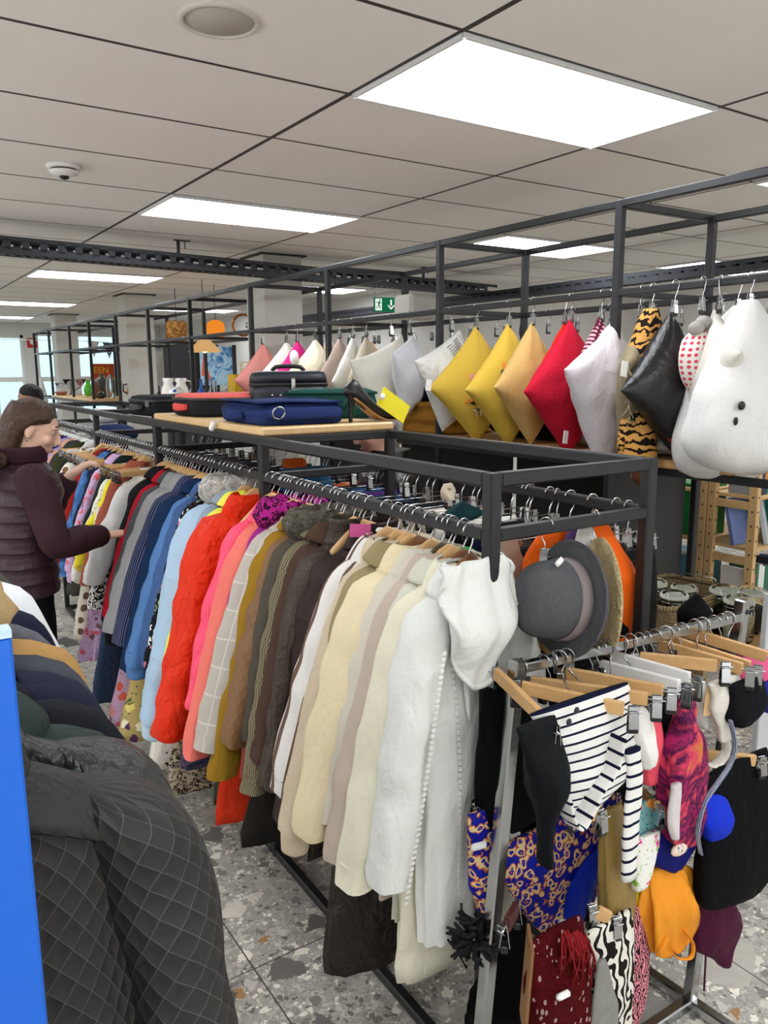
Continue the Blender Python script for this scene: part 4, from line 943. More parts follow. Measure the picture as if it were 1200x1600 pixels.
def decal(o, face, pts, mat, name, off=.003, ctr=None):
    pts = [tuple(p) for p in pts]; cx = sum(p[0] for p in pts)/len(pts); cy = sum(p[1] for p in pts)/len(pts)
    V = [face(cx, cy, off)]+[face(a, b, off) for a, b in pts]+[face(cx+(a-cx)*.5, cy+(b-cy)*.5, off) for a, b in pts]; k = len(pts)
    f = []
    for i in range(k):
        j = (i+1) % k; f += [(0, 1+k+i, 1+k+j), (1+k+i, 1+i, 1+j, 1+k+j)]
    return MB().add(V, f).obj(name, mat, o)
def ell(cx, cy, rx, ry, rot=0, n=12):
    return [(cx+rx*math.cos(a)*math.cos(rot)-ry*math.sin(a)*math.sin(rot), cy+rx*math.cos(a)*math.sin(rot)+ry*math.sin(a)*math.cos(rot)) for a in np.linspace(0, 2*PI, n, endpoint=False)]
def ptag(o, loc, mat=WHITEP, w=.035, h=.055, name='price_tag'):
    return MB().box((0, 0, 0), (w, .003, h), bev=.001).obj(name, mat, o, loc=loc, rot=(0, .15, .1), smooth=False)
COT = dict(rough=.85, bump=.35)
p1, f1 = pillow('cushion', 'plain dusty pink cushion, leftmost on the pillow rail', 515, 410, .40, .40, .13, F('D98E84', **COT), seed=1, rz=.25)
ptag(p1, (.02, -.10, -.37), plain('teal_card', '4E9C97', .6), .065, .11, 'teal_card')
p2, f2 = pillow('cushion', 'off white cushion with a green motif beside the pink cushion', 510, 447, .40, .40, .13, F('E4E2D6', **COT), seed=2, rz=.1)
decal(p2, f2, [(-.3, -.75), (0, -.45), (.25, -.35), (.4, -.55), (.2, -.8)], plain('green_print', '3FC63A', .7), 'green_motif')
pillow('cushion', 'magenta cushion squeezed behind the cream nose pillow', 508, 464, .34, .34, .10, F('D22B7E', rough=.6), seed=3, rz=.35)
p4, f4 = pillow('animal_cushion', 'cream plush cushion with a bright pink nose', 505, 492, .34, .34, .20, F('E9DDC0', rough=.9), seed=4, rz=.1)
MB().ball(f4(-.05, .05, .0), (.030, .018, .030), 14, 10).obj('nose', F('E8308C'), p4)
MB().ball((-.17, .0, -.13), (.03, .03, .05), 12, 8).obj('ear', WHITEP, p4); MB().ball((.11, 0, -.06), (.04, .03, .05), 12, 8).obj('ear', F('E9DDC0', rough=.9), p4)
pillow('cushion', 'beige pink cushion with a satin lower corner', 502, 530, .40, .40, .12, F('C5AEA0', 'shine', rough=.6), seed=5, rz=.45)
p6, f6 = pillow('cushion', 'white cushion with a broad green leaf print', 500, 551, .40, .40, .11, F('E8E8E0', **COT), seed=6, rz=.55)
decal(p6, f6, [(.75, .75), (.55, .1), (.1, -.5), (-.75, -.8), (-.3, -.1), (.2, .5)], F('5E9A3A', 'hstripe', ('DDE6C8',), 1.2), 'leaf_print')
p7, f7 = pillow('cushion', 'beige linen cushion with faint grey script', 498, 572, .40, .40, .12, F('C9BDA8', **COT), seed=7, rz=.6)
for k in range(5): decal(p7, f7, [(-.45, .4-k*.2), (.45, .4-k*.2), (.45, .36-k*.2), (-.45, .36-k*.2)], plain('script_ink', '8C8576', .8), 'script_line')
pillow('bed_pillow', 'large plain cream bed pillow hanging above the high heel', 495, 611, .42, .60, .19, F('EBE8DA', **COT), mode='corner', roll=-.42, seed=8, rz=.1, nn=32)
pillow('bed_pillow', 'white pillow in a plastic bag behind the cream bed pillow', 492, 640, .30, .38, .12, F('E6E8EC', rough=.3, spec=.5), mode='corner', roll=-.4, seed=9, rz=.5)
p10, f10 = pillow('packed_duvet', 'white duvet packed in clear plastic with a printed label', 485, 706, .35, .41, .14, F('E3E3DE', rough=.25, spec=.6, bump=.7, wr=14), mode='corner', roll=-.30, seed=10, rz=.05)
for k in range(9): decal(p10, f10, [(.15, .92-k*.06), (.85, .92-k*.06), (.85, .89-k*.06), (.15, .89-k*.06)], plain('label_ink', '9C9C98', .8), 'label_line')
ptag(p10, (.06, -.06, -.44), BLACKP, .04, .02, 'security_tag')
YEL = F('D9B64A', **COT)
def bird(o, f0, T=True):
    f = lambda u, v, off=.003: f0(u*.8-.26, v*.8+.22, off)
    PK, BK, OR, GN = plain('flamingo_pink', 'EFA08C', .8), plain('toucan_black', '22211F', .8), plain('beak_orange', 'EE8A2C', .8), plain('leaf_dark', '5C6140', .8)
    decal(o, f, ell(.02, .12, .20, .10, 1.2), PK, 'flamingo_neck'); decal(o, f, ell(.16, .36, .10, .07), PK, 'flamingo_head'); decal(o, f, ell(-.02, -.16, .16, .12, .6), PK, 'flamingo_body')
    decal(o, f, ell(-.28, -.30, .22, .12, -.5), BK, 'toucan_body', .004); decal(o, f, ell(-.28, -.20, .08, .06), WHITEP, 'toucan_bib', .005); decal(o, f, ell(-.46, -.12, .15, .05, -.5), OR, 'toucan_beak', .005)
    for k in range(3): decal(o, f, ell(-.42+.13*k, -.56-.03*k, .18, .045, -.9+.5*k), GN, 'palm_leaf', .004)
p11, f11 = pillow('cushion', 'yellow cushion with a flamingo and toucan print and letters TR', 482, 745, .415, .415, .15, YEL, seed=11, rz=-.02, roll=.03)
bird(p11, f11)
for txt, a, b in (('T', -.42, -.78), ('R', -.20, -.98)): pass
def ptext(o, face, s, u, v, size, du=1.0):
    c0 = np.array(face(u, v, .006))
    text(s, size, plain('letter_cream', 'F3ECD8', .8), o, c0, (PI/2, -.25, 0), 'lettering', .0008)
ptext(p11, f11, 'TR', -.62, -.30, .062)
ptag(p11, (-.315, -.035, -.285))
MB().ball((-.292, -.005, -.272), .008, 8, 6).obj('tag_bead', BLACKP, p11)
p12, f12 = pillow('cushion', 'second yellow cushion with letter T and palm leaf print, left of the tan cushion', 480, 796, .415, .415, .14, YEL, seed=12, rz=.12, roll=.04)
ptext(p12, f12, 'T', -.42, .28, .06)
for k in range(3): decal(p12, f12, ell(-.22+.08*k, .56-.04*k, .2, .045, .9+.3*k), plain('leaf_dark', '5C6140', .8), 'palm_leaf', .004)
decal(p12, f12, ell(.02, .72, .10, .04, .6), plain('beak_orange', 'EE8A2C', .8), 'toucan_beak', .004)
p13, f13 = pillow('cushion', 'plain tan cushion with a small white tag beside the yellow cushions', 478, 833, .40, .40, .13, F('CDAA6A', **COT), seed=13, rz=.2, roll=.03)
ptag(p13, (-.08, -.085, -.33))
pillow('cushion', 'bright scarlet cushion mostly hidden behind the crimson one', 476, 868, .40, .40, .12, F('D92A18', **COT), seed=14, rz=.3, dx=.06)
p15, f15 = pillow('cushion', 'large crimson red cushion with a white bow tag', 475, 893, .42, .42, .15, F('BF1B33', **COT), seed=15, rz=.10, roll=.03)
ptag(p15, (-.10, -.07, -.50)); 
p16, f16 = pillow('cushion', 'burgundy cushion with a fine pale dot pattern', 473, 941, .34, .34, .11, F('5E1830', 'dots', ('C9A0A8',), 3.2), seed=16, rz=.2, dx=.0, roll=.1)
pillow('bed_pillow', 'pale lilac white pillow hanging long between the burgundy and khaki cushions', 471, 958, .40, .52, .16, F('DDD6DC', **COT), mode='corner', roll=-.22, seed=17, rz=.12, nn=30)
p18, f18 = pillow('cushion', 'khaki cushion edged with a shaggy fringe', 468, 1001, .40, .46, .13, F('8E8267', **COT), seed=18, rz=.55, roll=-.3, mode='corner')
fr = MB(); rr = np.random.RandomState(3)
for q in range(150):
    v = 1-2*(q//2)/75.; u = -1 if q % 2 else (rr.rand()*2-1)
    a, b = (-1, v) if q % 2 else (v, -1)
    p = np.array(f18(a, b, 0)); d = rr.normal(size=3)*.008+np.array([-.020, -.006, -.016])
    fr.wire([p, p+d*.6, p+d*1.3+[0, 0, -.006]], .0022, 4)
fr.obj('fringe', F('A39878'), p18)
# tiger plush hanging head down
ty = P(1025, 462, X=PX0)[1]
TG = F('D09A52', 'tiger', ('1E1712',), 1.0)
t = drop('tiger_plush', 'striped tiger plush hanging head down beside the black cushion', 'plush toy', (PX0-.02, ty, PB-.085), TG,
         [(.0, 0, .01, .03, .025), (-.01, 0, -.06, .055, .045), (-.03, 0, -.2, .075, .06), (-.05, 0, -.34, .07, .06), (-.06, -.01, -.44, .065, .062), (-.065, -.02, -.52, .072, .07), (-.065, -.03, -.58, .062, .06), (-.065, -.03, -.615, .02, .02)], seed=21, fold=.06, m=30)
MB().ball((-.075, -.055, -.61), (.042, .04, .05), 14, 10).obj('muzzle', F('5C3524', rough=.9), t)
MB().ball((-.078, -.075, -.645), (.022, .018, .016), 12, 8).obj('nose', BLACKP, t)
for s in (-1, 1): MB().ball((-.065+s*.065, 0, -.50), (.022, .014, .028), 10, 8).obj('ear', TG, t)
MB().loft([(.03, -.04, -.30, .02, .02), (.05, -.06, -.42, .025, .025), (.05, -.07, -.48, .02, .02)], 12, 12).obj('paw', TG, t)
MB().box((-.10, -.10, -.36), (.035, .003, .07), bev=.001).obj('price_tag', WHITEP, t, smooth=False)
hanger((PX0-.02, ty, PB), .1, 'clip', 'steel clip hook holding the tiger plush')
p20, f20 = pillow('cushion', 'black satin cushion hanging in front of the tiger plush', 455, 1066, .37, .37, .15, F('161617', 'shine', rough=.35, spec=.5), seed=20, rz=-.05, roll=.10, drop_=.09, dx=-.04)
ptag(p20, (-.27, -.02, -.21)); 
decal(p20, f20, [(-.98, -.6), (-.7, -.98), (-.96, -.96)], F('C23A34'), 'red_backing')
# polka toy, tassel cushion, big white cushions at the right
t = drop('bunny_plush', 'grey plush toy in a white dress with red polka dots', 'plush toy', (PX0-.05, P(1112, 450, X=PX0)[1], PB-.17), F('EDE8E0', 'dots', ('D84A5E',), 3.0),
         [(0, 0, 0, .03, .03), (-.0, 0, -.03, .06, .05), (0, 0, -.10, .075, .055), (.01, 0, -.18, .06, .045), (.03, 0, -.25, .012, .01)], seed=22, fold=.05)
for dx, dz in ((-.04, .01), (.0, .03), (.035, .02)): MB().ball((dx, -.01, dz), (.032, .028, .026), 12, 8, amp=.002).obj('foot', F('A8A49E'), t)
hanger((PX0-.05, P(1112, 450, X=PX0)[1], PB), .1, 'clip', 'steel clip hook holding the polka dot plush')
p22, f22 = pillow('cushion', 'off white cushion with cord tassels at its corners', 447, 1134, .34, .40, .14, F('DEDACF', **COT), mode='corner', roll=-.3, seed=23, rz=.9, dx=-.03)
for u, v in ((1, 1), (-1, -1), (1, -1)):
    q = np.array(f22(u*.98, v*.98, 0)); ts = MB(); ts.ball(q+[0, 0, -.005], .011, 10, 6)
    for k in range(10): ts.wire([q, q+[.012*math.cos(k), .012*math.sin(k), -.05]], .002, 4)
    ts.obj('tassel', F('EFE9D8'), p22)
ptag(p22, (.05, -.03, -.30), plain('pink_label', 'D8607A', .7), .02, .04)
wy = P(1182, 440, X=PX0)[1]
o = drop('bear_cushion', 'huge white plush cushion with a black button eye at the right edge', 'cushion', (PX0-.03, wy, PB-.085), F('EAE9E6', **COT),
         [(0, 0, .012, .03, .02), (0, 0, -.02, .055, .04), (.01, 0, -.10, .115, .08), (.02, 0, -.20, .165, .11), (.02, 0, -.31, .215, .14), (.02, 0, -.42, .245, .15), (.03, 0, -.50, .235, .14), (.04, 0, -.56, .16, .10), (.05, 0, -.585, .05, .03)], rz=-.1, seed=24, fold=.04, m=44, n=40, amp=.012, fr=4, pw=.9)
for q, r_, nm in (((-.155, -.118, -.335), (.015, .009, .015), 'button_eye'), ((-.17, -.112, -.385), (.007, .007, .014), 'mouth')): MB().ball(q, r_, 12, 8).obj(nm, BLACKP, o)
hanger((PX0-.03, wy, PB), -.1, 'clip', 'steel clip hook holding the huge white plush cushion')
wy2 = P(1150, 440, X=PX0+.1)[1]
o = drop('bed_pillow', 'long white pillow bunched under the clip left of the huge plush cushion', 'pillow', (PX0+.12, wy2, PB-.085), F('E6E5E2', **COT),
         [(0, 0, .01, .02, .02), (0, 0, -.05, .07, .05), (0, 0, -.2, .16, .10), (0, 0, -.4, .22, .12), (0, 0, -.58, .21, .12), (0, 0, -.63, .10, .06)], rz=-.1, seed=25, fold=.05, m=34, n=30, amp=.012, fr=4)
hanger((PX0+.12, wy2, PB), -.1, 'clip', 'steel clip hook holding the long bunched white pillow')
# rear rail
for k, (px_, lab, h, w, hh, X_) in enumerate(((648, 'white pillow in shiny wrapping on the rear rail, above the blue blanket', 'E4E6EA', .4, .5, PX1), (735, 'pale grey pillow on the rear rail behind the yellow cushions', 'C9C8C4', .4, .4, PX1), (615, 'clear wrapped beige bedding on the rear rail left of the cream pillow', 'D6CFC2', .42, .5, PX1), (585, 'beige blanket roll with an orange corner on the rear rail', 'C6A584', .3, .4, PX1), (790, 'white cushion on the rear rail behind the tan cushion', 'E2E1DC', .4, .4, PX1),
                                          (1052, 'white pillow on the rear rail behind the black cushion', 'E2E1DE', .4, .5, PX1), (505, 'dark green cushion on the rear rail behind the cream nose pillow', '3F4A36', .35, .35, PX1), (545, 'orange cushion on the rear rail behind the leaf cushion', 'C96A34', .3, .3, PX1))):
    pillow('cushion', lab, 470, px_, w, hh, .13, F(h, rough=.5 if k in (0, 2) else .85), seed=40+k, rz=.2, X=X_)
for k in range(18):
    y = 1.7+k*.21
    hanger((PX1, y, PB), R.uniform(-.3, .3), 'clip', 'empty steel clip hook on the rear rail of the pillow rack', 'empty clip hooks on the rear rail')
# bedding lying on the shelf
SZ = PS+.049
def lump(name, label, loc, r, mat, seed, amp=.012, fr=3.2, cat='bedding', rz=0, pw=.75):
    t_ = np.linspace(.03, PI-.03, 22)
    o = MB().loft([(0, 0, r[2]-r[2]*math.cos(q), r[0]*math.sin(q)**.6, r[1]*math.sin(q)**.6) for q in t_], 36, pw=pw, amp=amp, fr=fr, seed=seed).obj(name, mat, loc=loc, rot=(0, 0, rz))
    return tag(o, label, cat)
DUV = F('E6E4DE', rough=.9, bump=.9, wr=7)
lump('folded_duvet', 'crumpled folded white duvet, lowest layer on the shelf below the tiger plush', (2.85, 2.00, SZ), (.24, .20, .055), DUV, 31, .014, 4)
lump('folded_duvet', 'white duvet folded on top of another below the black cushion', (2.84, 1.99, SZ+.09), (.21, .17, .06), DUV, 32, .020, 5)
lump('duvet', 'rolled white duvet with soft folds leaning behind the black cushion', (2.95, 1.82, SZ), (.20, .19, .20), DUV, 33, .02, 3)
lump('bed_pillow', 'plump white pillow lying on the shelf under the button eye cushion', (2.83, 1.72, SZ), (.20, .10, .12), F('EAE9E6', **COT), 34, .012, 3, 'pillow', rz=.4)
lump('stuffed_bag', 'big stuffed white cushion resting at the end of the shelf', (2.84, 1.62, SZ), (.19, .16, .17), F('E9E8E5', **COT), 35, .014, 3, 'pillow')
def folded(name, label, loc, w, d, h, mat, seed, rz=0):
    rows = []
    for i, z in enumerate(np.linspace(0, h, 18)):
        f = .012*math.cos(z/h*2*PI*2); rows.append((0, 0, z, w/2+f-(.03 if i in (0, 17) else 0), d/2+f-(.03 if i in (0, 17) else 0)))
    return tag(MB().loft(rows, 36, pw=.45, amp=.010, fr=4, seed=seed).obj(name, mat, loc=loc, rot=(0, 0, rz)), label, 'blanket')
folded('folded_blanket', 'mustard brown folded blanket on the shelf behind the high heel', (2.82, 3.66, SZ), .42, .66, .17, F('A0702A', rough=.95, bump=.6), 36)
lump('rolled_quilt', 'dark blue rolled quilt on top of the mustard blanket', (2.82, 3.80, SZ+.165), (.20, .24, .09), F('22395F', rough=.9, bump=.8), 37, .012, 4)
lump('bed_cushion', 'beige cushion lying on the shelf under the lilac pillow', (2.86, 2.42, SZ), (.2, .14, .06), F('B9A99A', **COT), 38, .01, 4, 'pillow')
lump('black_cushion', 'black cushion lying on the shelf below the crimson cushion', (2.92, 2.9, SZ), (.2, .34, .07), F('131314'), 39, .01, 4, 'pillow')
# ------------------------------------------------------------------ chrome rail with swimwear
BA, BB = np.array([1.115, 1.165, 1.125]), np.array([1.835, 1.105, 1.125])
def barp(s): return BA+(BB-BA)*s
nb = P(764, 1505, Y=1.15); top = BA+[0, 0, .02]
dv = (nb-top)/(top[2]-nb[2]); foot1 = top+dv*top[2]
fb = P(1081, 1541, Y=1.125); ftop = BB+[0, 0, .035]
foot2 = ftop+(fb-ftop)/(ftop[2]-fb[2])*ftop[2]
rl = thing('chrome_rail', 'chrome clothes rail with swimwear in front of the rack end', 'clothes rail', foot1)
def rb_(name, a, b, w=.025, m=CHROME): return MB().bar(np.array(a)-foot1, np.array(b)-foot1, w).obj(name, m, rl, smooth=False)
rb_('post', top, foot1+[0, 0, .03], .03); rb_('post', ftop+[0, 0, .01], foot2+[0, 0, .03], .03)
rb_('hanging_bar', BA+[.015, 0, 0], BB-[.015, 0, 0], .022)
rb_('base_bar', foot1+[0, 0, .02], foot2+[0, 0, .02], .03)
for f_ in (foot1, foot2): rb_('foot', f_+[-.02, .29, .02], f_+[.02, -.29, .02], .03)
MB().lathe([(.001, .013), (.007, .013), (.007, .0155), (.001, .0155)]).xf(Matrix.Translation(Vector(ftop-foot1+np.array([0, -.0, -.02])))@Matrix.Rotation(PI/2, 4, 'X')).obj('hole_plug', BLACKP, rl)
def hung(px1, py1, px2, py2, Y1, Y2, label, s=None, mat=LWOOD, th=.013, hh=.028, group=None, hook=True):
    """clip hanger between two seen ends, its hook over the rail"""
    a, b = P(px1, py1, Y=Y1), P(px2, py2, Y=Y2); c = (a+b)/2
    o = MB().bar(a-c, b-c, th, hh).obj('clip_hanger', mat, loc=c, smooth=False); tag(o, label, 'hanger', group)
    d = (b-a)/np.linalg.norm(b-a)
    MB().wire([a-c-d*.02, b-c+d*.035], .0018).obj('rod', WIRE, o)
    for q, sg in ((a-c-d*.012, -1), (b-c+d*.018, 1)):
        cl = clip_mesh(o, 0, 0, 1.1); cl.location = tuple(q+[0, 0, -.012]); cl.rotation_euler = (0, 0, math.atan2(d[1], d[0])+.3)
    if hook:
        k = barp(s)-c; r = .017
        pts = [k+np.array([0, 0, .003])+r*(math.cos(t_)*np.array([d[0], d[1], 0])+math.sin(t_)*np.array([0, 0, 1])) for t_ in np.linspace(3.0, -.6, 14)]
        pts += [k+np.array([d[0]*.006, d[1]*.006, -.028]), np.array([k[0]*.35, k[1]*.35, (k[2]-.03)*.5]), np.array([0, 0, .012])]
        MB().wire(pts, .0019).obj('hook', WIRE, o)
    return o
def pdrop(name, label, cat, mat, Y, rows, th=.02, seed=1, fold=.06, m=26, n=26, amp=.004, fr=8, parent=None, pw=.8, k=None):
    """hanging cloth whose edges are read off the photo on the plane y = Y; rows (left px, right px, py[, thickness])"""
    W = []
    for r in rows:
        a, b = P(r[0], r[2], Y=Y), P(r[1], r[2], Y=Y); t_ = r[3] if len(r) > 3 else th
        if not W: t_ = min(t_, .007)
        elif len(W) == 1: t_ = min(t_, .016)
        W.append(((a[0]+b[0])/2, Y, (a[2]+b[2])/2, abs(b[0]-a[0])/2, t_))
    o0 = np.array(W[0][:3])
    if parent is not None: o0 = np.array(parent.location)
    W = [(x-o0[0], y-o0[1], z-o0[2], ra, rb) for x, y, z, ra, rb in W]
    rr = np.random.RandomState(seed); ph = rr.rand(3)*6.28; k1 = k or rr.randint(3, 6)
    o = MB().loft(W, n, m, pw=pw, rip=lambda t, l: fold*min(1, l*2+.2)*(math.sin(k1*t+ph[0]+2*l)*.55+math.sin((k1+4)*t+ph[1]-3*l)*.45), amp=amp, fr=fr, seed=seed).obj(name, mat, parent, None if parent is not None else o0)
    if parent is not None: o.location = (0, 0, 0)
    if label: tag(o, label, cat)
    return o
# upper hangers: the arms that point towards the viewer
hung(775, 1052, 858, 1132, 1.20, 1.0, 'pale wooden clip hanger at the near end of the chrome rail holding the black swimsuit', .02)
hung(815, 1074, 975, 1108, 1.13, .965, 'pale wooden clip hanger holding the striped swimsuit', .16)
hung(830, 1066, 1012, 1092, 1.18, .97, 'pale wooden clip hanger just behind the striped swimsuit hanger', .19)
hung(885, 1052, 1036, 1080, 1.16, .97, 'pale wooden clip hanger above the purple tie dye swimsuit', .36)
hung(940, 1040, 1062, 1072, 1.17, .97, 'white clip hanger, lower of two in the middle of the chrome rail', .42, WHITEP)
hung(955, 1025, 1078, 1060, 1.18, .98, 'white clip hanger, upper of two in the middle of the chrome rail', .46, WHITEP)
hung(1000, 1028, 1120, 1040, 1.12, .985, 'pale wooden clip hanger holding the white lace bodysuit', .62)
hung(1030, 1008, 1160, 1045, 1.17, .975, 'pale wooden clip hanger second from the far end of the chrome rail', .76)
hung(1045, 1000, 1172, 1042, 1.17, .985, 'pale wooden clip hanger nested against the second from the far end', .80)
hung(1075, 988, 1198, 1026, 1.16, .985, 'pale wooden clip hanger nearest the far post of the chrome rail', .93)
hung(845, 1004, 885, 1030, 1.36, 1.20, 'wooden clip hanger poking out behind the chrome rail below the grey hat', .14)
for k, s in enumerate((.10, .13, .30, .33, .50, .53, .57, .66, .70, .86, .90)):
    o = dup(HP['clip'], barp(s)+[0, 0, .0], (0, 0, PI/2+R.uniform(-.3, .3)), 'small steel clip hook on the chrome rail', 'clip hooks on the chrome rail'); o.scale = (.85, .85, .85)
BLKC = F('08090B', rough=.8, spec=.1); NVY = F('10142A')
pdrop('swimsuit', 'black padded swimsuit in front of the chrome post', 'swimwear', F('0B0E12', rough=.7, spec=.15), .985, [(806, 866, 1128), (818, 876, 1165), (828, 880, 1205, .035), (832, 878, 1232, .04), (840, 868, 1258, .03), (843, 860, 1285), (845, 858, 1320), (846, 857, 1350)], .02, 2)
pdrop('dress', 'black dress hanging left of the chrome post', 'dress', BLKC, 1.205, [(754, 800, 1075), (752, 828, 1110), (752, 835, 1170), (752, 838, 1230), (756, 838, 1275)], .05, 3)
STR = F('ECEBE6', 'hstripe', ('12152E',), 1.55, bump=.3)
o = pdrop('striped_swimsuit', 'white swimsuit with navy stripes hanging in front on the chrome rail', 'swimwear', STR, 1.005, [(828, 978, 1090, .012), (842, 984, 1112, .018), (856, 986, 1140), (868, 990, 1170), (872, 996, 1198, .03), (876, 975, 1228, .03), (880, 935, 1258, .028), (888, 922, 1280, .02)], .022, 4, fold=.05, m=36, n=34)
SR2 = F('ECEBE6', 'hstripe', ('12152E',), 1.2, bump=.3)
pdrop('strap', None, None, SR2, .975, [(978, 998, 1170, .008), (980, 1001, 1215, .008), (976, 999, 1265, .008), (974, 997, 1320, .008), (973, 992, 1372, .008)], .008, 5, parent=o, fold=.02)
lo = [P(x, y, Y=.965)-np.array(o.location) for x, y in ((966, 1150), (955, 1195), (930, 1235), (915, 1268), (900, 1290), (885, 1270), (880, 1245))]
MB().loft([(*q, .004, .022) for q in lo], 12, 40, 'p', (0, 1, 0), pw=.6, amp=.002).obj('shoulder_strap', SR2, o)
for x, y in ((901, 1110), (889, 1128)): MB().ball(P(x, y, Y=.978)-np.array(o.location), (.007, .003, .007), 12, 8).obj('button', plain('navy_button', '14172C', .4), o)
pdrop('swim_vest', 'white and coral pink swim top beside the striped swimsuit', 'swimwear', F('F0596A', rough=.6), 1.03, [(1004, 1030, 1118, .01), (1006, 1030, 1150), (1004, 1028, 1185), (1008, 1022, 1222)], .015, 6)
pdrop('frilled_bikini', 'white frilled bikini top clipped behind the striped strap', 'swimwear', F('ECEAE4'), 1.0, [(984, 1006, 1108), (988, 1018, 1140, .03), (992, 1018, 1170, .03), (998, 1016, 1195)], .02, 7, fold=.15)
pdrop('swimsuit', 'black swimsuit with a thin striped edge left of the purple tie dye one', 'swimwear', F('121318', 'vstripe', ('9A9A9A',), .5), 1.06, [(1012, 1060, 1092), (1018, 1062, 1140), (1022, 1052, 1190), (1026, 1040, 1235)], .02, 8)
TD = F('5C1E4E', 'marble', ('A8265E', '3C1440', 'D2405E', 'C77A3C'), 1.0, rough=.5)
o = pdrop('swimsuit', 'purple and magenta tie dye swimsuit hanging long', 'swimwear', TD, 1.0, [(1058, 1082, 1092, .012), (1056, 1086, 1112), (1060, 1080, 1128), (1048, 1090, 1150, .03), (1040, 1096, 1195, .035), (1034, 1100, 1245, .03), (1036, 1100, 1275, .028), (1044, 1094, 1298), (1054, 1082, 1315)], .025, 9, fold=.14, m=36)
pdrop('lining', None, None, F('D6CFD0'), .965, [(1052, 1062, 1225, .006), (1046, 1062, 1260, .008), (1046, 1062, 1290, .008), (1052, 1060, 1310, .006)], .007, 10, parent=o)
pdrop('bodysuit', 'small white bodysuit beside a beige card', 'underwear', F('F1F0EC'), 1.04, [(1082, 1100, 1068), (1084, 1106, 1095), (1088, 1108, 1120), (1092, 1102, 1135)], .02, 11)
tag(MB().box((0, 0, 0), (.030, .002, .070)).obj('price_card', plain('beige_card', 'E9C892', .7), loc=P(1109, 1095, Y=1.0), rot=(0, .08, -.2), smooth=False), 'beige price card hanging beside the white lace bodysuit', 'card')
LACE = F('E4E0D6', 'heather', ('CFC9BC',), .6)
o = pdrop('lace_bodysuit', 'white lace bodysuit curving down from its clip', 'underwear', LACE, .99, [(1108, 1150, 1060, .010), (1112, 1155, 1078), (1110, 1150, 1100), (1116, 1140, 1118, .012), (1122, 1138, 1135, .012), (1124, 1140, 1155, .012)], .016, 12, m=26)
lo = [P(x, y, Y=.99)-np.array(o.location) for x, y in ((1131, 1150), (1134, 1172), (1124, 1190), (1108, 1196), (1098, 1190))]
MB().loft([(*q, .004, .012) for q in lo], 12, 24, 'p', (0, 1, 0), amp=.003, fr=30).obj('lace_edge', LACE, o)
pdrop('bikini_bra', 'black bikini top with small metal clasps at the far end of the rail', 'swimwear', F('0F1014'), .97, [(1142, 1188, 1062), (1144, 1194, 1085, .03), (1140, 1190, 1112, .025), (1146, 1170, 1130)], .02, 13)
lo = [P(x, y, Y=.965) for x, y in ((1141, 1125), (1148, 1165), (1140, 1195), (1120, 1225), (1100, 1255), (1090, 1300), (1095, 1335))]
tag(MB().loft([(*(q-lo[0]), .0015, .007) for q in lo], 8, 30, 'p', (0, 1, 0)).obj('patterned_strap', F('B9C0CC', 'tweed', ('4C5A78',)), loc=lo[0]), 'thin patterned strap dangling below the black bikini top', 'strap')
pdrop('swimsuit', 'bright pink swimsuit hanging at the far right of the rail', 'swimwear', F('E0608C'), 1.06, [(1150, 1200, 1024), (1152, 1206, 1045), (1170, 1206, 1068)], .02, 14)
pdrop('swim_briefs', 'royal blue swim briefs at the right edge below the pink swimsuit', 'swimwear', F('2C2A8C'), 1.0, [(1186, 1212, 1066), (1190, 1216, 1090), (1196, 1212, 1110)], .02, 15)
# middle tier
hung(1098, 1180, 1180, 1188, 1.06, .99, 'wooden clip hanger holding the black swim shorts', .9, hook=False)
pdrop('swim_shorts', 'wide black swim shorts hanging low at the right', 'swimwear', F('08090C', rough=.8, spec=.1), 1.0, [(1100, 1196, 1190), (1098, 1204, 1240, .03), (1092, 1212, 1310, .035), (1090, 1218, 1360, .035), (1100, 1204, 1384, .03), (1150, 1186, 1396, .02)], .025, 16, n=30)
o = pdrop('bikini_bra', 'bright blue bikini top beside the black swim shorts', 'swimwear', F('1232C8', rough=.6), .985, [(1092, 1106, 1242), (1096, 1132, 1256, .025), (1098, 1137, 1280, .03), (1104, 1136, 1302, .02)], .015, 17)
pdrop('swim_briefs', 'deep navy blue swim briefs below the purple tie dye swimsuit', 'swimwear', F('0C1268', rough=.6), 1.02, [(1014, 1112, 1262), (1016, 1106, 1300), (1026, 1082, 1335), (1042, 1062, 1356)], .018, 18)
hung(1000, 1238, 1028, 1262, 1.12, 1.0, 'wooden clip hanger holding the teal floral trunks', .5, hook=False)
pdrop('board_shorts', 'teal trunks with red hibiscus flowers', 'swimwear', F('7FB5B8', 'floral', ('E0483C', '7FB5B8', 'F0A04A', '2E6A74', '1E5460'), 2.4), 1.03, [(976, 1038, 1252), (978, 1040, 1285), (982, 1036, 1322)], .02, 19)
pdrop('bikini_briefs', 'white bikini briefs with pink and lime flowers', 'swimwear', F('EDEBE4', 'floral', ('E0408C', 'A9D86A', 'EDEBE4', 'D8487C', '8CC04A'), 2.2), 1.0, [(990, 1030, 1305), (988, 1022, 1340), (990, 1006, 1385)], .015, 20)
tag(MB().ball((0, 0, 0), (.030, .010, .016), 16, 8).obj('floral_cup', F('F0D8C8', 'floral', ('E85A5A', 'F3B04A', '3A8C98', 'F0D8C8', '3A8C98'), 2.0), loc=P(1062, 1326, Y=.985)), 'small floral bikini cup peeping under the purple swimsuit', 'swimwear')
pdrop('satin_scarf', 'ochre satin scarf hanging behind the blue patterned briefs', 'scarf', F('8E743A', rough=.4, spec=.5), 1.02, [(944, 972, 1262), (940, 980, 1320), (938, 986, 1380), (940, 986, 1420), (946, 984, 1448)], .02, 21, fold=.14)
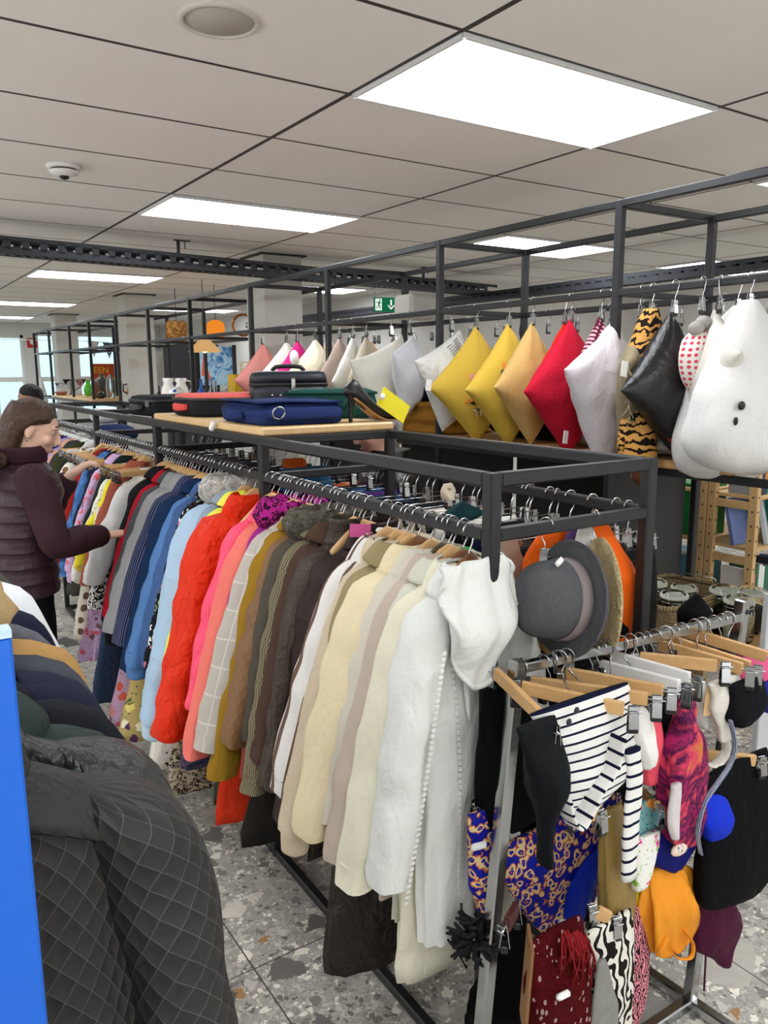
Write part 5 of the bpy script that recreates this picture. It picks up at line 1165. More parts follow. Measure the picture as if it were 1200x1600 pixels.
# baroque briefs
hung(748, 1258, 795, 1266, 1.215, 1.215, 'wooden clip hanger at the left holding the blue baroque briefs', .1, hook=False)
hung(903, 1268, 930, 1272, 1.0, .99, 'wooden hanger end showing below the striped swimsuit', .3, hook=False)
BAR = F('17219A', 'scroll', ('E8C98E', 'C7603A'), 1.7, rough=.55)
o = pdrop('baroque_briefs', 'large blue swim briefs with gold scroll print and plain blue inside', 'swimwear', BAR, 1.205, [(770, 966, 1280, .010), (768, 968, 1296), (776, 966, 1318), (794, 952, 1352), (816, 938, 1390), (838, 922, 1425), (856, 904, 1452), (868, 892, 1466)], .03, 22, n=34, m=34, fold=.03)
pdrop('lining', None, None, F('0F2FB4', rough=.5), 1.168, [(946, 960, 1312, .006), (915, 950, 1335, .008), (893, 938, 1370, .010), (884, 924, 1405, .010), (884, 914, 1435, .010), (884, 900, 1456, .006)], .008, 23, parent=o, n=22)
tag(MB().box((0, 0, 0), (.030, .010, .012), bev=.005).obj('security_tag', WHITEP, loc=P(880, 1440, Y=1.15), rot=(0, .5, 0)), 'white anti theft tag inside the blue patterned briefs', 'security tag')
o = pdrop('baroque_bra', 'blue bikini top with gold scroll print left of the chrome post', 'swimwear', BAR, 1.20, [(731, 764, 1268), (733, 768, 1310), (734, 768, 1345), (738, 764, 1385), (748, 762, 1422)], .02, 24)
tag(MB().box((0, 0, 0), (.045, .012, .018), bev=.008).obj('security_tag', WHITEP, loc=P(748, 1322, Y=1.16), rot=(0, .15, 0)), 'white anti theft tag on the blue bikini top', 'security tag')
# lower tier
pdrop('swim_vest', 'mustard yellow swim top hanging beside the orange bikini', 'swimwear', F('B0A020'), 1.05, [(984, 1000, 1370), (986, 1008, 1410), (990, 1014, 1450), (996, 1010, 1476)], .015, 25)
o = pdrop('bikini', 'bright orange bikini with tied strings', 'swimwear', F('F09A2C', rough=.6), 1.03, [(1016, 1050, 1352), (1010, 1070, 1375, .03), (1008, 1078, 1405, .035), (1014, 1082, 1440, .03), (1022, 1078, 1468), (1040, 1066, 1482)], .016, 26, fold=.34, m=40, n=40, k=6)
for pts in (((1070, 1455), (1083, 1475), (1080, 1495), (1062, 1498), (1050, 1490)), ((1042, 1465), (1030, 1488), (1036, 1496))):
    q = [P(a, b, Y=1.0)-np.array(o.location) for a, b in pts]; MB().loft([(*w, .002, .006) for w in q], 8, 20, 'p', (0, 1, 0)).obj('string', F('F09A2C', rough=.6), o)
pdrop('cap', 'grey cap hanging behind the orange bikini', 'cap', F('6E7074'), 1.10, [(1058, 1080, 1366), (1060, 1094, 1395, .04), (1062, 1098, 1420, .04), (1068, 1086, 1440)], .03, 27)
o = pdrop('bikini', 'burgundy bikini bottoms hanging at the right with a long string', 'swimwear', F('4A0F30', rough=.6), 1.06, [(1098, 1130, 1368), (1094, 1136, 1400), (1086, 1150, 1440, .025), (1094, 1156, 1465, .022), (1116, 1142, 1490), (1126, 1136, 1505)], .016, 28, fold=.1)
q = [P(a, b, Y=1.05)-np.array(o.location) for a, b in ((1104, 1470), (1102, 1510), (1100, 1548))]; MB().wire(q, .0025).obj('string', F('4A0F30', rough=.6), o)
hung(932, 1424, 952, 1434, 1.0, .985, 'wooden clip hanger holding the black and white leaf print sarong', .3, hook=False)
o = pdrop('sarong', 'white sarong with black leaf print at the bottom', 'swimwear', F('E4E0D4', 'leafy', ('1E1816',), 1.3), .985, [(920, 984, 1438), (918, 990, 1480), (920, 988, 1530), (918, 984, 1580), (916, 980, 1640)], .025, 29, fold=.1)
pdrop('lining', None, None, F('8C8C86'), .955, [(936, 944, 1500, .004), (930, 956, 1540, .006), (925, 964, 1580, .008), (920, 966, 1640, .008)], .006, 30, parent=o)
pdrop('swim_dress', 'pink swim dress with a black squiggle print', 'swimwear', F('DE8C98', 'leafy', ('2A1A20',), 4.0), 1.04, [(974, 996, 1420), (976, 1006, 1460), (978, 1009, 1520), (976, 1004, 1570), (974, 992, 1600)], .02, 31)
o = pdrop('knit_scarf', 'dark red knitted scarf flecked with white, lowest on the chrome rail', 'scarf', F('5E0C14', 'fleck', ('C8A8A4',), 1.0, rough=1.0, bump=1.0), .98, [(830, 905, 1450), (828, 915, 1490), (826, 920, 1530), (830, 920, 1580), (836, 916, 1650)], .03, 32, fold=.08, amp=.006, fr=20, m=34)
fq = MB(); rr = np.random.RandomState(4)
for k in range(40):
    a = P(878+rr.rand()*38, 1452+rr.rand()*20, Y=.95)-np.array(o.location); d = np.array([rr.uniform(.0, .03), rr.uniform(-.01, .01), -rr.uniform(.06, .12)])
    fq.wire([a, a+d*.5+[.006*rr.randn(), -.006, 0], a+d], .0018, 5)
fq.obj('fringe', F('8A1E22'), o)
tag(MB().box((0, 0, 0), (.038, .016, .016), bev=.007).obj('security_tag', WHITEP, loc=P(880, 1555, Y=.935), rot=(0, .1, 0)), 'white anti theft tag on the dark red knitted scarf', 'security tag')
pdrop('fur_scarf', 'shaggy black scarf at the bottom left of the chrome rail', 'scarf', F('08080A', 'fur', ('16161A',), 1.2, bump=1.0), 1.205, [(776, 818, 1440), (752, 826, 1500, .05), (742, 830, 1560, .06), (740, 832, 1660, .06)], .05, 33, amp=.008, fr=30)
o = MB()
rr = np.random.RandomState(9); c0 = P(742, 1468, Y=1.18)
for k in range(70):
    d = rr.normal(size=3); d /= np.linalg.norm(d); o.loft([(*(d*.012), .006, .005), (*(d*.042+rr.normal(size=3)*.006), .008, .006), (*(d*.056+rr.normal(size=3)*.01), .003, .003)], 6, None, 'p', (.3, .5, .8))
tag(o.obj('pompom', F('0C0C0E', 'heather', ('3A3A3C',)), loc=c0), 'black looped yarn pompom at the left of the chrome post', 'pompom')
tag(MB().box((0, 0, 0), (.006, .08, .20)).obj('hanger_card', plain('brown_card', '8A6238', .7), loc=P(823, 1535, Y=.99), rot=(0, .05, -.66), smooth=False), 'brown backing card hanging beside the red knitted scarf', 'card')
o = hung(806, 1420, 792, 1445, 1.02, .98, 'tangle of empty steel clip hangers behind the chrome post', .05, plain('dark_red_plastic', '4A1A1A', .4), hook=False)
# ------------------------------------------------------------------ end of the main rack: hats and bags
def rotaxis(ax):
    z = np.array(ax, float); z /= np.linalg.norm(z); x = np.cross([0, 0, 1.], z); x /= np.linalg.norm(x); y = np.cross(z, x)
    m4 = np.eye(4); m4[:3, 0] = x; m4[:3, 1] = y; m4[:3, 2] = z; return m4
FELT = F('4A4B4E', 'heather', ('606164',), .5, rough=1.0)
hc = P(888, 936, Y=1.185); M4 = rotaxis((-.985, .02, .14))
t = thing('felt_hat', 'grey felt hat hanging from the end bar by a clip', 'hat', hc)
MB().loft([(0, 0, -.004, .072, .085), (0, 0, -.004, .105, .120), (0, 0, .004, .114, .132), (0, 0, .007, .112, .130), (0, 0, .003, .098, .112), (0, 0, .004, .074, .087)], 48, 16, amp=.003).xf(M4).obj('brim', FELT, t)
MB().loft([(0, 0, 0, .076, .090), (0, 0, .045, .074, .088), (0, 0, .095, .068, .082), (0, 0, .122, .052, .066), (0, -.004, .132, .030, .038), (0, -.008, .126, .004, .004)], 40, 22, amp=.003, fr=4).xf(M4).obj('crown', FELT, t)
MB().loft([(0, 0, .006, .078, .092), (0, 0, .008, .080, .094), (0, 0, .034, .078, .092), (0, 0, .036, .075, .089)], 40, cap=False).xf(M4).obj('hat_band', F('8A7F80', rough=.6), t)
MB().box((0, 0, 0), (.034, .012, .016), bev=.007).obj('security_tag', WHITEP, t, loc=P(874, 878, Y=1.15)-hc, rot=(0, -.2, .4))
hanger((hc[0]-.01, 1.25, ZB), PI/2+.2, 'clip', 'steel clip hook holding the grey felt hat')
STRAW = F('D9C798', 'tweed', ('C9B486',), .9, rough=.8, bump=.8, wr=60)
hc2 = P(938, 932, Y=1.20); M5 = rotaxis((.90, -.42, .03))
t = thing('straw_hat', 'woven cream straw hat hanging edge on beside the grey hat', 'hat', hc2)
MB().loft([(0, 0, -.012, .004, .004), (0, 0, -.010, .06, .08), (0, 0, -.004, .095, .125), (0, 0, .003, .105, .140), (0, 0, .012, .095, .128), (0, 0, .022, .06, .085), (0, 0, .028, .004, .004)], 40, 24, amp=.002, fr=20).xf(M5).obj('brim', STRAW, t)
MB().box((0, 0, 0), (.035, .004, .05)).obj('label', BLACKP, t, loc=P(922, 900, Y=1.17)-hc2, smooth=False)
hanger((hc2[0]+.03, 1.25, ZB), PI/2-.3, 'clip', 'steel clip hook holding the straw hat')
ORG = F('F06414', rough=.55)
pdrop('tote_bag', 'orange nylon bag behind the grey hat, left of the straw hat', 'bag', ORG, 1.36, [(862, 908, 815), (838, 918, 835), (825, 925, 862), (824, 925, 905), (832, 922, 960)], .03, 51)
pdrop('tote_bag', 'orange nylon bag behind the rear post, right of the straw hat', 'bag', ORG, 1.30, [(928, 945, 812), (925, 965, 850), (928, 985, 890), (945, 1000, 925), (955, 1004, 965), (985, 1000, 992)], .03, 52)
pdrop('fabric_bag', 'black and purple fabric bag between the orange bags', 'bag', F('5A4478'), 1.32, [(892, 905, 818), (886, 910, 838), (882, 912, 868), (885, 912, 900)], .02, 53)
pdrop('fabric_bag', 'pale grey cloth bag beside the straw hat', 'bag', F('C8C5BE'), 1.28, [(905, 925, 820), (898, 935, 860), (895, 940, 900)], .02, 54)
pdrop('black_bag', 'black bag hanging low between straw hat and rear post', 'bag', F('0E0E10'), 1.30, [(955, 975, 915), (950, 978, 950), (955, 972, 985)], .03, 55)
pdrop('trousers', 'beige cotton trousers hanging just right of the white jacket', 'trousers', F('A99C8C'), 1.46, [(779, 806, 838), (779, 815, 870), (779, 828, 900), (782, 834, 960), (784, 838, 1060)], .03, 56)
pdrop('trousers', 'grey corduroy trousers behind the beige trousers', 'trousers', F('5E5750', 'vstripe', ('4A443E',), 3), 1.52, [(806, 830, 835), (812, 832, 880), (815, 836, 960)], .03, 57)
pdrop('skirt', 'dark wine red skirt behind the orange bag', 'skirt', F('3E1418'), 1.58, [(828, 862, 825), (830, 866, 880), (832, 868, 960)], .03, 58)
# ------------------------------------------------------------------ left rack with dark jackets and the blue board
LX, LZ = .02, 1.485
lr = thing('clothes_rack', 'black steel rail carrying dark jackets behind the blue board', 'clothes rack', (LX, .66, 0))
for y in (.66, 2.3):
    MB().bar((0, y-.66, 0), (0, y-.66, LZ+.015), .03).obj('post', steel(), lr, smooth=False); MB().bar((-.25, y-.66, .015), (.25, y-.66, .015), .03).obj('foot', steel(), lr, smooth=False)
MB().bar((0, .016, LZ), (0, 1.64-.016, LZ), .028).obj('hanging_bar', steel(), lr, smooth=False)
BLUE = plain('blue_board', '0560CC', .45)
ex = P(45, 1300, Y=.60)[0]
o = MB().box((0, 0, 0), (.60, .014, 1.53), bev=.002).obj('display_board', BLUE, loc=(ex-.30, .60, .80), smooth=False)
tag(o, 'plain bright blue board standing at the left edge in front of the jackets', 'board')
MB().box((0, 0, .768), (.60, .016, .006)).obj('edge_strip', plain('pale_edge', 'BBD3EA', .5), o, smooth=False)
def lj(y, name, label, cat, mat, rz=0, dx=0, hk='black', **kw):
    kw.setdefault('sh', .18); kw.setdefault('out', .06)
    kw['out'] -= .03
    o = coat(name, label, cat, (LX+dx, y, LZ), mat, rz=rz, **kw)
    hanger((LX+dx, y, LZ), rz, hk, hl(HN[hk], label)); return o
QL = F('2A2827', 'quilt', ('565350',), 5.5, rough=.5, spec=.3, bump=.22)
LE = F('312F2E', 'shine', rough=.5, spec=.3, bump=.35, wr=14)
o = lj(.735, 'quilted_jacket', 'dark grey quilted leather look jacket nearest the camera, with a zip pocket', 'jacket', QL, L=.74, sl=.68, out=.045, th=.085, sr=.058, hem=.19, collar=None, seed=201, n=56, m=64, fold=.10, yo=-.01, rz=-.04, amp=.005)
# smooth leather shoulder yoke, collar, zip pocket
for sd in (-1, 1):
    MB().sheet(lambda u, v: (sd*(.055+.140*u), (v-.5)*2*(.054-.020*u), NZ+.002-.070*u**1.15-.040*((v-.5)*2)**2-.010*u), 16, 14, .006).obj('shoulder_yoke', LE, o)
MB().loft([(0, 0, NZ-.03, .092, .058), (0, 0, NZ-.008, .080, .052), (0, 0, NZ+.012, .074, .047), (0, 0, NZ+.022, .076, .048), (0, 0, NZ+.022, .068, .042), (0, 0, NZ-.01, .056, .034)], 30, 18, amp=.004, seed=203).obj('collar', LE, o)
MB().sheet(lambda u, v: (-.02+.055*u*(1-.4*v)+.02*v, -.056-.012*math.sin(u*PI)-.01*(1-v), NZ-.02-.20*v), 8, 14, .005).obj('lapel', LE, o)
MB().sheet(lambda u, v: (.005*u+.006*v+.02*v, -.062, NZ-.25-.48*v), 3, 12, .008).obj('front_edge', LE, o)
z0 = np.array([.085, -.060, NZ-.46]); z1 = np.array([.135, -.058, NZ-.70])
MB().bar(z0, z1, .020, .008, (0, 1, 0)).obj('pocket_welt', LE, o)
MB().bar(z0+[0, -.005, 0], z1+[0, -.005, 0], .006, .004, (0, 1, 0)).obj('zip', plain('zip_black', '0C0C0D', .3, metal=.6), o)
lj(.82, 'leather_jacket', 'shiny black leather jacket with stitched shoulder seams behind the quilted one', 'jacket', F('232425', 'shine', rough=.38, spec=.55, bump=.4, wr=18), L=.66, sl=.60, out=.08, th=.06, sr=.058, seed=211, n=40, m=44, rz=.03, collar='stand')
o = lj(.88, 'rain_coat', 'dark green raincoat with a silver zip on the shoulder', 'raincoat', F('2A3733', rough=.6), L=.70, sl=.6, out=.03, th=.04, sr=.046, seed=212, sh=.165, collar='hood')
MB().wire([(.10, -.035, NZ-.055), (.125, -.045, NZ-.075), (.145, -.048, NZ-.105)], .004, 6).obj('zip', CHROME, o)
lj(.95, 'jacket', 'very dark navy jacket, third behind the quilted jacket', 'jacket', F('1A1C22'), L=.68, sl=.6, out=.07, th=.045, sr=.05, seed=213)
lj(1.0, 'blazer', 'midnight blue blazer with a sharp shoulder in the left rack', 'blazer', F('1C1F33'), L=.72, sl=.6, out=.07, th=.045, sr=.048, seed=214, collar='lapel')
lj(1.06, 'blazer', 'dark blue blazer with a white label behind the midnight blue one', 'blazer', F('25283A'), L=.72, sl=.6, out=.07, th=.045, sr=.048, seed=215)
lj(1.13, 'coat', 'charcoal wool coat with a rounded shoulder in the left rack', 'coat', F('3B3E46', 'heather', ('4A4D56',)), L=.8, sl=.6, out=.07, th=.055, sr=.055, seed=216, collar='lapel')
lj(1.21, 'coat', 'camel teddy coat showing its tan shoulder in the left rack', 'coat', F('B08A55', rough=.95), L=.8, sl=.6, out=.08, th=.05, sr=.055, seed=217, collar='sherpa', cm=F('C8AE80', 'fur', ('A88C60',), .8))
lj(1.30, 'cardigan', 'grey boucle cardigan with a dark edge in the left rack', 'cardigan', F('77787E', 'heather', ('3A3B44',), .4), L=.66, sl=.55, out=.04, th=.04, sr=.045, seed=218)
lj(1.41, 'padded_jacket', 'dark navy padded jacket in front of the white one in the left rack', 'jacket', F('1B1F33', 'hquilt', (), .6), L=.66, sl=.55, out=.03, th=.07, sr=.06, seed=219, puff=7, m=36, sh=.17)
lj(1.50, 'jacket', 'pale blue jacket in the left rack beside the white one', 'jacket', F('8FA0BE'), L=.6, sl=.5, out=.02, th=.05, sr=.05, seed=220, sh=.165)
o = lj(1.62, 'raincoat', 'white raincoat with black piping, farthest in view in the left rack', 'raincoat', F('E9ECF0', rough=.6), L=.74, sl=.62, out=.12, th=.07, sr=.07, seed=221, sh=.18, hk='white')
lj(1.76, 'coat', 'grey green coat at the far end of the left rack', 'coat', F('4A5048'), L=.8, sl=.6, out=.05, th=.07, sr=.055, seed=222)
MB().wire([(.19+.05*k/8, -.066, NZ-.12-.34*k/8) for k in range(9)], .006, 6).obj('piping', F('14201C'), o)
# ------------------------------------------------------------------ clothes on the rear bar of the main rack
def bxr(y): return bx(y)+DEP
REAR = [(1.34, '0F1012', 'black'), (1.42, '15161A', 'black'), (1.50, '0F1012', 'black'), (1.58, '12303A', 'dark teal'), (1.66, '131318', 'black'), (1.74, '1A2240', 'navy'), (1.82, '101012', 'black'), (1.90, 'E8E4DC', 'white'), (1.98, 'D9D6D0', 'pale grey'),
        (2.06, 'B4A48E', 'tan'), (2.14, 'C9BFB0', 'beige'), (2.24, '15151A', 'black'), (2.32, '0E0E10', 'black'), (2.5, '24324A', 'dark blue'), (2.6, '4A2A6A', 'purple'), (2.7, '1E4A70', 'blue'), (2.8, '20262E', 'black'), (2.9, 'E0662C', 'orange'), (3.0, '1F5C78', 'teal blue'), (3.1, '17181C', 'black'), (3.2, '6E1420', 'dark red'), (3.3, '8A1A22', 'red'), (3.4, '141416', 'black'),
        (3.65, '16171A', 'black'), (3.8, '131315', 'black'), (3.95, '1A1A1E', 'black'), (4.1, '17181C', 'black'), (4.25, '26262A', 'black'), (4.4, '141418', 'black'), (4.55, '1C1C20', 'black')]
cnt = {}
for i, (y, h, nm) in enumerate(REAR):
    cnt[nm] = cnt.get(nm, 0)+1
    lab = '%s trousers clipped on the rear bar of the long rack' % nm
    dark = nm == 'black'
    o = drop('trousers', lab, 'trousers', (bxr(y), y, ZB), F(h, rough=.8), [(0, 0, -.125, .16, .012), (0, 0, -.15, .165, .022), (0, 0, -.30, .175, .03), (0, 0, -.60, .16, .03), (0, 0, -.95, .14, .028), (0, 0, -1.0, .135, .025)], rz=R.uniform(-.1, .1), seed=300+i, fold=.06, m=16, n=18, group='black trousers on the rear bar' if dark else None)
    hanger((bxr(y), y, ZB), R.uniform(-.1, .1), 'clip_wire', 'wire clip hanger holding trousers on the rear bar of the long rack', 'wire clip hangers on the rear bar')
for k in range(26):
    y = 1.3+k*.125
    if min(abs(y-q) for q in YS) < .03: continue
    hanger((bxr(y), y, ZB), R.uniform(-.5, .5), 'clip', 'empty steel clip hook on the rear bar of the long rack', 'empty clip hooks on the rear bar')
bb = drop('t_shirt', 'black T-shirt with small white lettering behind the hangers of the cream coats', 'shirt', (bx(1.5)+.25, 1.47, ZB), F('101113'), [(0, 0, -.11, .08, .012), (0, 0, -.13, .19, .02), (0, 0, -.3, .2, .03), (0, 0, -.7, .2, .03)], rz=.1, seed=340)
text('12th Benefit', .028, WHITEP, bb, (-.08, -.034, -.185), (PI/2, 0, 0)); text('for', .024, WHITEP, bb, (-.08, -.034, -.215), (PI/2, 0, 0))
drop('vest', 'bright green vest hanging just behind the white hooded jacket', 'vest', (bx(1.4)+.04, 1.395, ZB), F('2FA83C'), [(0, 0, -.06, .02, .012), (0, 0, -.12, .10, .02), (0, 0, -.4, .14, .02), (0, 0, -.6, .14, .02)], seed=341)
pdrop('printed_blouse', 'cream blouse with a small flower print clipped on the rear bar', 'blouse', F('E0D2BC', 'floral', ('C8A080', 'E0D2BC', 'D8B8A0', 'E8DCC8', '9A8A6A'), 1.5), 1.95, [(694, 706, 756), (690, 710, 768), (694, 706, 780)], .03, 342)
pdrop('wrap', 'dark teal folded wrap clipped near the corner of the rear bar', 'wrap', F('16363A'), 1.75, [(720, 724, 784), (700, 745, 796), (692, 755, 806), (700, 740, 812)], .025, 343)
pdrop('sweater', 'purple and blue printed sweater seen under the rear bar', 'sweater', F('3A2A78', 'marble', ('5A3AA0', '2A5AA8', 'C05A8A')), 2.75, [(500, 560, 815), (495, 570, 830), (500, 570, 850), (520, 560, 860)], .06, 344)
pdrop('jacket', 'orange jacket clipped on the rear bar in the second bay', 'jacket', F('E46A28'), 2.95, [(445, 474, 716), (442, 478, 722), (446, 474, 730)], .05, 345)
pdrop('jumper', 'blue denim coloured jumper on the rear bar in the second bay', 'jumper', F('3A6A94'), 2.9, [(440, 510, 730), (438, 515, 745), (440, 520, 765)], .06, 346)
# heap of padded coats at the back of the third bay
lump('navy_coats', 'navy padded coat slung over the rack at the back', P(178, 668, Y=5.0)-[0, 0, .10], (.13, .12, .06), F('1E2C52', rough=.6), 347, .02, 4, 'coat')
lump('bucket_hat', 'white rounded hat above the navy padded coat', P(165, 654, Y=5.1)-[0, 0, .03], (.09, .09, .05), F('E6E5E2'), 348, .003, 4, 'cap')
# ------------------------------------------------------------------ basket and jars
Zs = LSZ+.015
c0 = P(1052, 958, Z=.895); c1 = P(1150, 921, Z=.895); cl_ = P(1002, 921, Z=.895)
du = c1-c0; W_ = np.linalg.norm(du); du /= W_; dw = np.array([-du[1], du[0], 0]);
if dw@(cl_-c0) < 0: dw = -dw
D_ = .30; cc = c0+du*W_/2+dw*D_/2; rzb = math.atan2(du[1], du[0])
SG = None
def seagrass():
    t = NT('seagrass'); uv = t.coord('UV'); w = t.n('TexWave', {'Vector': uv, 'Scale': 34, 'Distortion': 3.5, 'Detail': 2, 'Detail Scale': 2}, bands_direction='Y').outputs['Fac']
    w2 = t.n('TexWave', {'Vector': uv, 'Scale': 22, 'Distortion': 2.0}, bands_direction='X').outputs['Fac']
    h = t.math('MULTIPLY', w, t.math('MULTIPLY_ADD', w2, .6, .4)); nz_ = t.noise(t.coord(), 40, 3)
    return t.bsdf(col=t.mix(t.math('MULTIPLY', h, .9), lin('6E5C3A'), t.mix(nz_, lin('CDB384'), lin('AB9160'))), rough=.85, nrm=t.bump(h, .9, .01))
SG = seagrass()
bt = thing('basket', 'rectangular seagrass basket full of glass jars on the lower shelf', 'basket', (cc[0], cc[1], Zs), (0, 0, rzb))
hB = .895-Zs
def wall(rows, name): return MB().loft(rows, 48, 30, pw=.28, amp=.002, fr=14).obj(name, SG, bt)
wall([(0, 0, .0, W_/2-.02, D_/2-.02), (0, 0, .01, W_/2-.012, D_/2-.012), (0, 0, hB*.5, W_/2-.006, D_/2-.006), (0, 0, hB, W_/2, D_/2), (0, 0, hB-.002, W_/2-.014, D_/2-.014), (0, 0, hB*.5, W_/2-.022, D_/2-.022), (0, 0, .016, W_/2-.03, D_/2-.03)], 'body')
rim = MB()
k = 80; pts = []
for a in np.linspace(0, 2*PI, k, endpoint=False):
    c, s = math.cos(a), math.sin(a); pts.append((math.copysign(abs(c)**.28, c)*(W_/2-.006), math.copysign(abs(s)**.28, s)*(D_/2-.006), hB+.004))
rim.loft([(*p, .011, .009) for p in pts+pts[:1]], 10, None, 'p', (0, 0, 1), amp=.002, fr=60, cap=False).obj('rim', SG, bt)
m = MB(); m.wire([(W_/2-.02, -D_/4, hB+.01), (W_/2-.02, -D_/4, hB+.03), (W_/2-.02, D_/4, hB+.03), (W_/2-.02, D_/4, hB+.01)], .003); m.obj('wire_handle', WIRE, bt)
GLS = glassy('EFF6F2', .03)
JP = {}
def jar(loc, label, rz, s=1.0, fill=None):
    t = thing('glass_jar', label, 'jar', loc, (0, 0, rz)); t.scale = (s, s, s)
    if not JP:
        JP['b'] = MB().lathe([(.03, 0), (.052, .002), (.056, .012), (.056, .105), (.050, .122), (.047, .130), (.047, .138), (.044, .138), (.044, .128), (.052, .105), (.052, .012), (.03, .006)], n=32).mesh('body', GLS)
        JP['l'] = MB().lathe([(.048, .140), (.052, .142), (.052, .150), (.044, .158), (.030, .162), (.028, .160), (.040, .150), (.030, .146)], n=32).mesh('lid', GLS)
        JP['g'] = MB().lathe([(.047, .1375), (.051, .1375), (.051, .1425), (.047, .1425)], n=32).mesh('seal', plain('rubber_seal', 'D8D2C4', .6))
        w = MB(); w.wire([(.050*math.cos(a), .050*math.sin(a), .126) for a in np.linspace(0, 2*PI, 30)], .0015); w.wire([(.046, -.012, .126), (.066, -.012, .118), (.068, -.012, .085), (.068, .012, .085), (.066, .012, .118), (.046, .012, .126)], .0016); w.wire([(.062, -.02, .12), (.05, -.03, .155), (.02, -.02, .163), (.02, .02, .163), (.05, .03, .155), (.062, .02, .12)], .0016)
        JP['w'] = w.mesh('wire_bail', WIRE)
    for n_, q in (('body', 'b'), ('lid', 'l'), ('seal', 'g'), ('wire_bail', 'w')): link(n_, JP[q], t)
    if fill: MB().lathe([(.001, .008), (.050, .010), (.050, .09), (.001, .095)], n=24).obj('contents', F(fill, rough=.9), t)
    return t
def atb(u, v): p = cc+du*u+dw*v; return (p[0], p[1], Zs+.012)
jar(atb(-.10, .07), 'clear clip top jar at the left corner inside the seagrass basket', 1.0, .98)
jar(atb(-.08, -.065), 'clear clip top jar at the front corner inside the seagrass basket', 3.9, 1.0)
jar(atb(.02, .08), 'clear clip top jar at the back of the seagrass basket', .4, 1.0)
jar(atb(.07, -.02), 'clear clip top jar in the middle right of the seagrass basket', 4.4, .95)
j_ = P(1128, 985, Z=Zs); jar((j_[0], j_[1], Zs), 'tall clear clip top jar standing just outside the basket', 4.0, 1.1, '2A2622')
j_ = P(1150, 1000, Z=Zs); jar((j_[0], j_[1], Zs), 'clip top jar filled with pale shells beside the basket', 4.2, 1.05, 'C9BC98')
j_ = P(1170, 985, Z=Zs); jar((j_[0], j_[1], Zs), 'clip top jar with dark contents farthest right on the shelf', 4.6, 1.05, '3A3830')
j_ = P(1092, 1000, Z=Zs); jar((j_[0], j_[1], Zs), 'low clip top jar in front of the basket behind the black bra cup', 3.6, .8)
tag(MB().loft([(0, 0, 0, .05, .045), (0, 0, .03, .05, .045), (0, 0, .06, .03, .02), (0, 0, .08, .006, .006)], 20, 12, amp=.003, fr=12).obj('fabric_cup', BLKC, loc=P(1085, 972, Y=1.28)), 'black glittery bra cup sticking up behind the chrome rail', 'underwear')
# ------------------------------------------------------------------ book shelf
PINE = wood('DDBD8A', 'C49C62', 1, .55, (8, 8, 1))
sx = 3.62; ya = P(1178, 800, X=sx)[1]; yb = P(1113, 800, X=sx)[1]
bs = thing('bookcase', 'pine ladder frame bookcase full of books behind the basket', 'bookcase', (sx, ya, 0))
dpt = yb-ya
hol = plain('peg_hole', '2A2118', .8)
def upright(x, y, parent):
    u_ = MB().box((x, y, .70), (.030, .044, 1.40), bev=.002).obj('upright', PINE, parent, smooth=False)
    h_ = MB()
    for q in range(18): h_.box((x-.0152, y, .12+q*.072), (.001, .009, .009))
    for q in range(18): h_.box((x, y-.0222, .12+q*.072), (.009, .001, .009))
    h_.obj('peg_holes', hol, u_, smooth=False)
for x in (0, .86):
    for y in (0, dpt): upright(x, y, bs)
    for z in (.62, .80, 1.08, 1.28): MB().box((x, dpt/2, z), (.018, dpt-.044, .040), bev=.002).obj('rung', PINE, bs, smooth=False)
for z in (.28, .55, .86, 1.12): MB().box((.43, dpt/2, z), (.84, dpt+.02, .018), bev=.002).obj('shelf', PINE, bs, smooth=False)
b2 = thing('bookcase', 'second pine bookcase back to back with the first, holding green binders', 'bookcase', (sx, yb+.05, 0))
for y in (0, dpt): upright(0, y, b2); upright(.86, y, b2)
for z in (.28, .55, .86, 1.12): MB().box((.43, dpt/2, z), (.84, dpt, .018), bev=.002).obj('shelf', PINE, b2, smooth=False)
BC = ['1E3A6E', 'E08A2A', 'E8E2D4', '8A1E2A', '2A6E4A', 'D8C23A', '3A3A40', 'C44A7A', 'EDEDE8', '4A7AB0', '6A4A8A', 'B8482A', '16181C', '9AA0A8', '2A8A8A', 'D9D0B8']
BCN = ['navy', 'orange', 'cream', 'dark red', 'green', 'yellow', 'charcoal', 'pink', 'white', 'blue', 'purple', 'rust', 'black', 'grey', 'teal', 'beige']
PAGE = plain('pages', 'EAE3D0', .9)
def book(p, w, d, h, col, label, group=None, rot=(0, 0, 0)):
    o = MB().box((0, 0, h/2), (w, d, h), bev=.0015).obj('book', plain('book_cover', col, .55), loc=p, rot=rot, smooth=False); tag(o, label, 'book', group)
    MB().box((0, .004, h/2), (w*.8, d*.98, h*1.004-.004)).obj('pages', PAGE, o, smooth=False); return o
rr = np.random.RandomState(12)
for zi, (z, x0_, x1_) in enumerate(((.289, .04, .82), (.559, .03, .82), (.869, .36, .82), (1.129, .04, .82))):
    x = x0_
    while x < x1_-.03:
        w = rr.uniform(.014, .038); h = rr.uniform(.16, .215); c = rr.randint(len(BC))
        book((sx+x+w/2, ya+.095, z), w-.001, .15, h, BC[c], '%s spined book on the %s shelf of the pine bookcase' % (BCN[c], ('lowest', 'second lowest', 'third', 'top')[zi]), 'books in the pine bookcase: %s, shelf %d' % (BCN[c], zi+1)); x += w
book((sx+.10, ya+.10, .869), .20, .02, .24, '6A7CB0', 'large blue grey picture book leaning forward on the third shelf', rot=(-.25, 0, .0))
book((sx+.24, ya+.06, .869), .20, .02, .25, 'C8CED4', 'large picture book with white cover and pink spine on the third shelf', rot=(-.22, 0, .5))
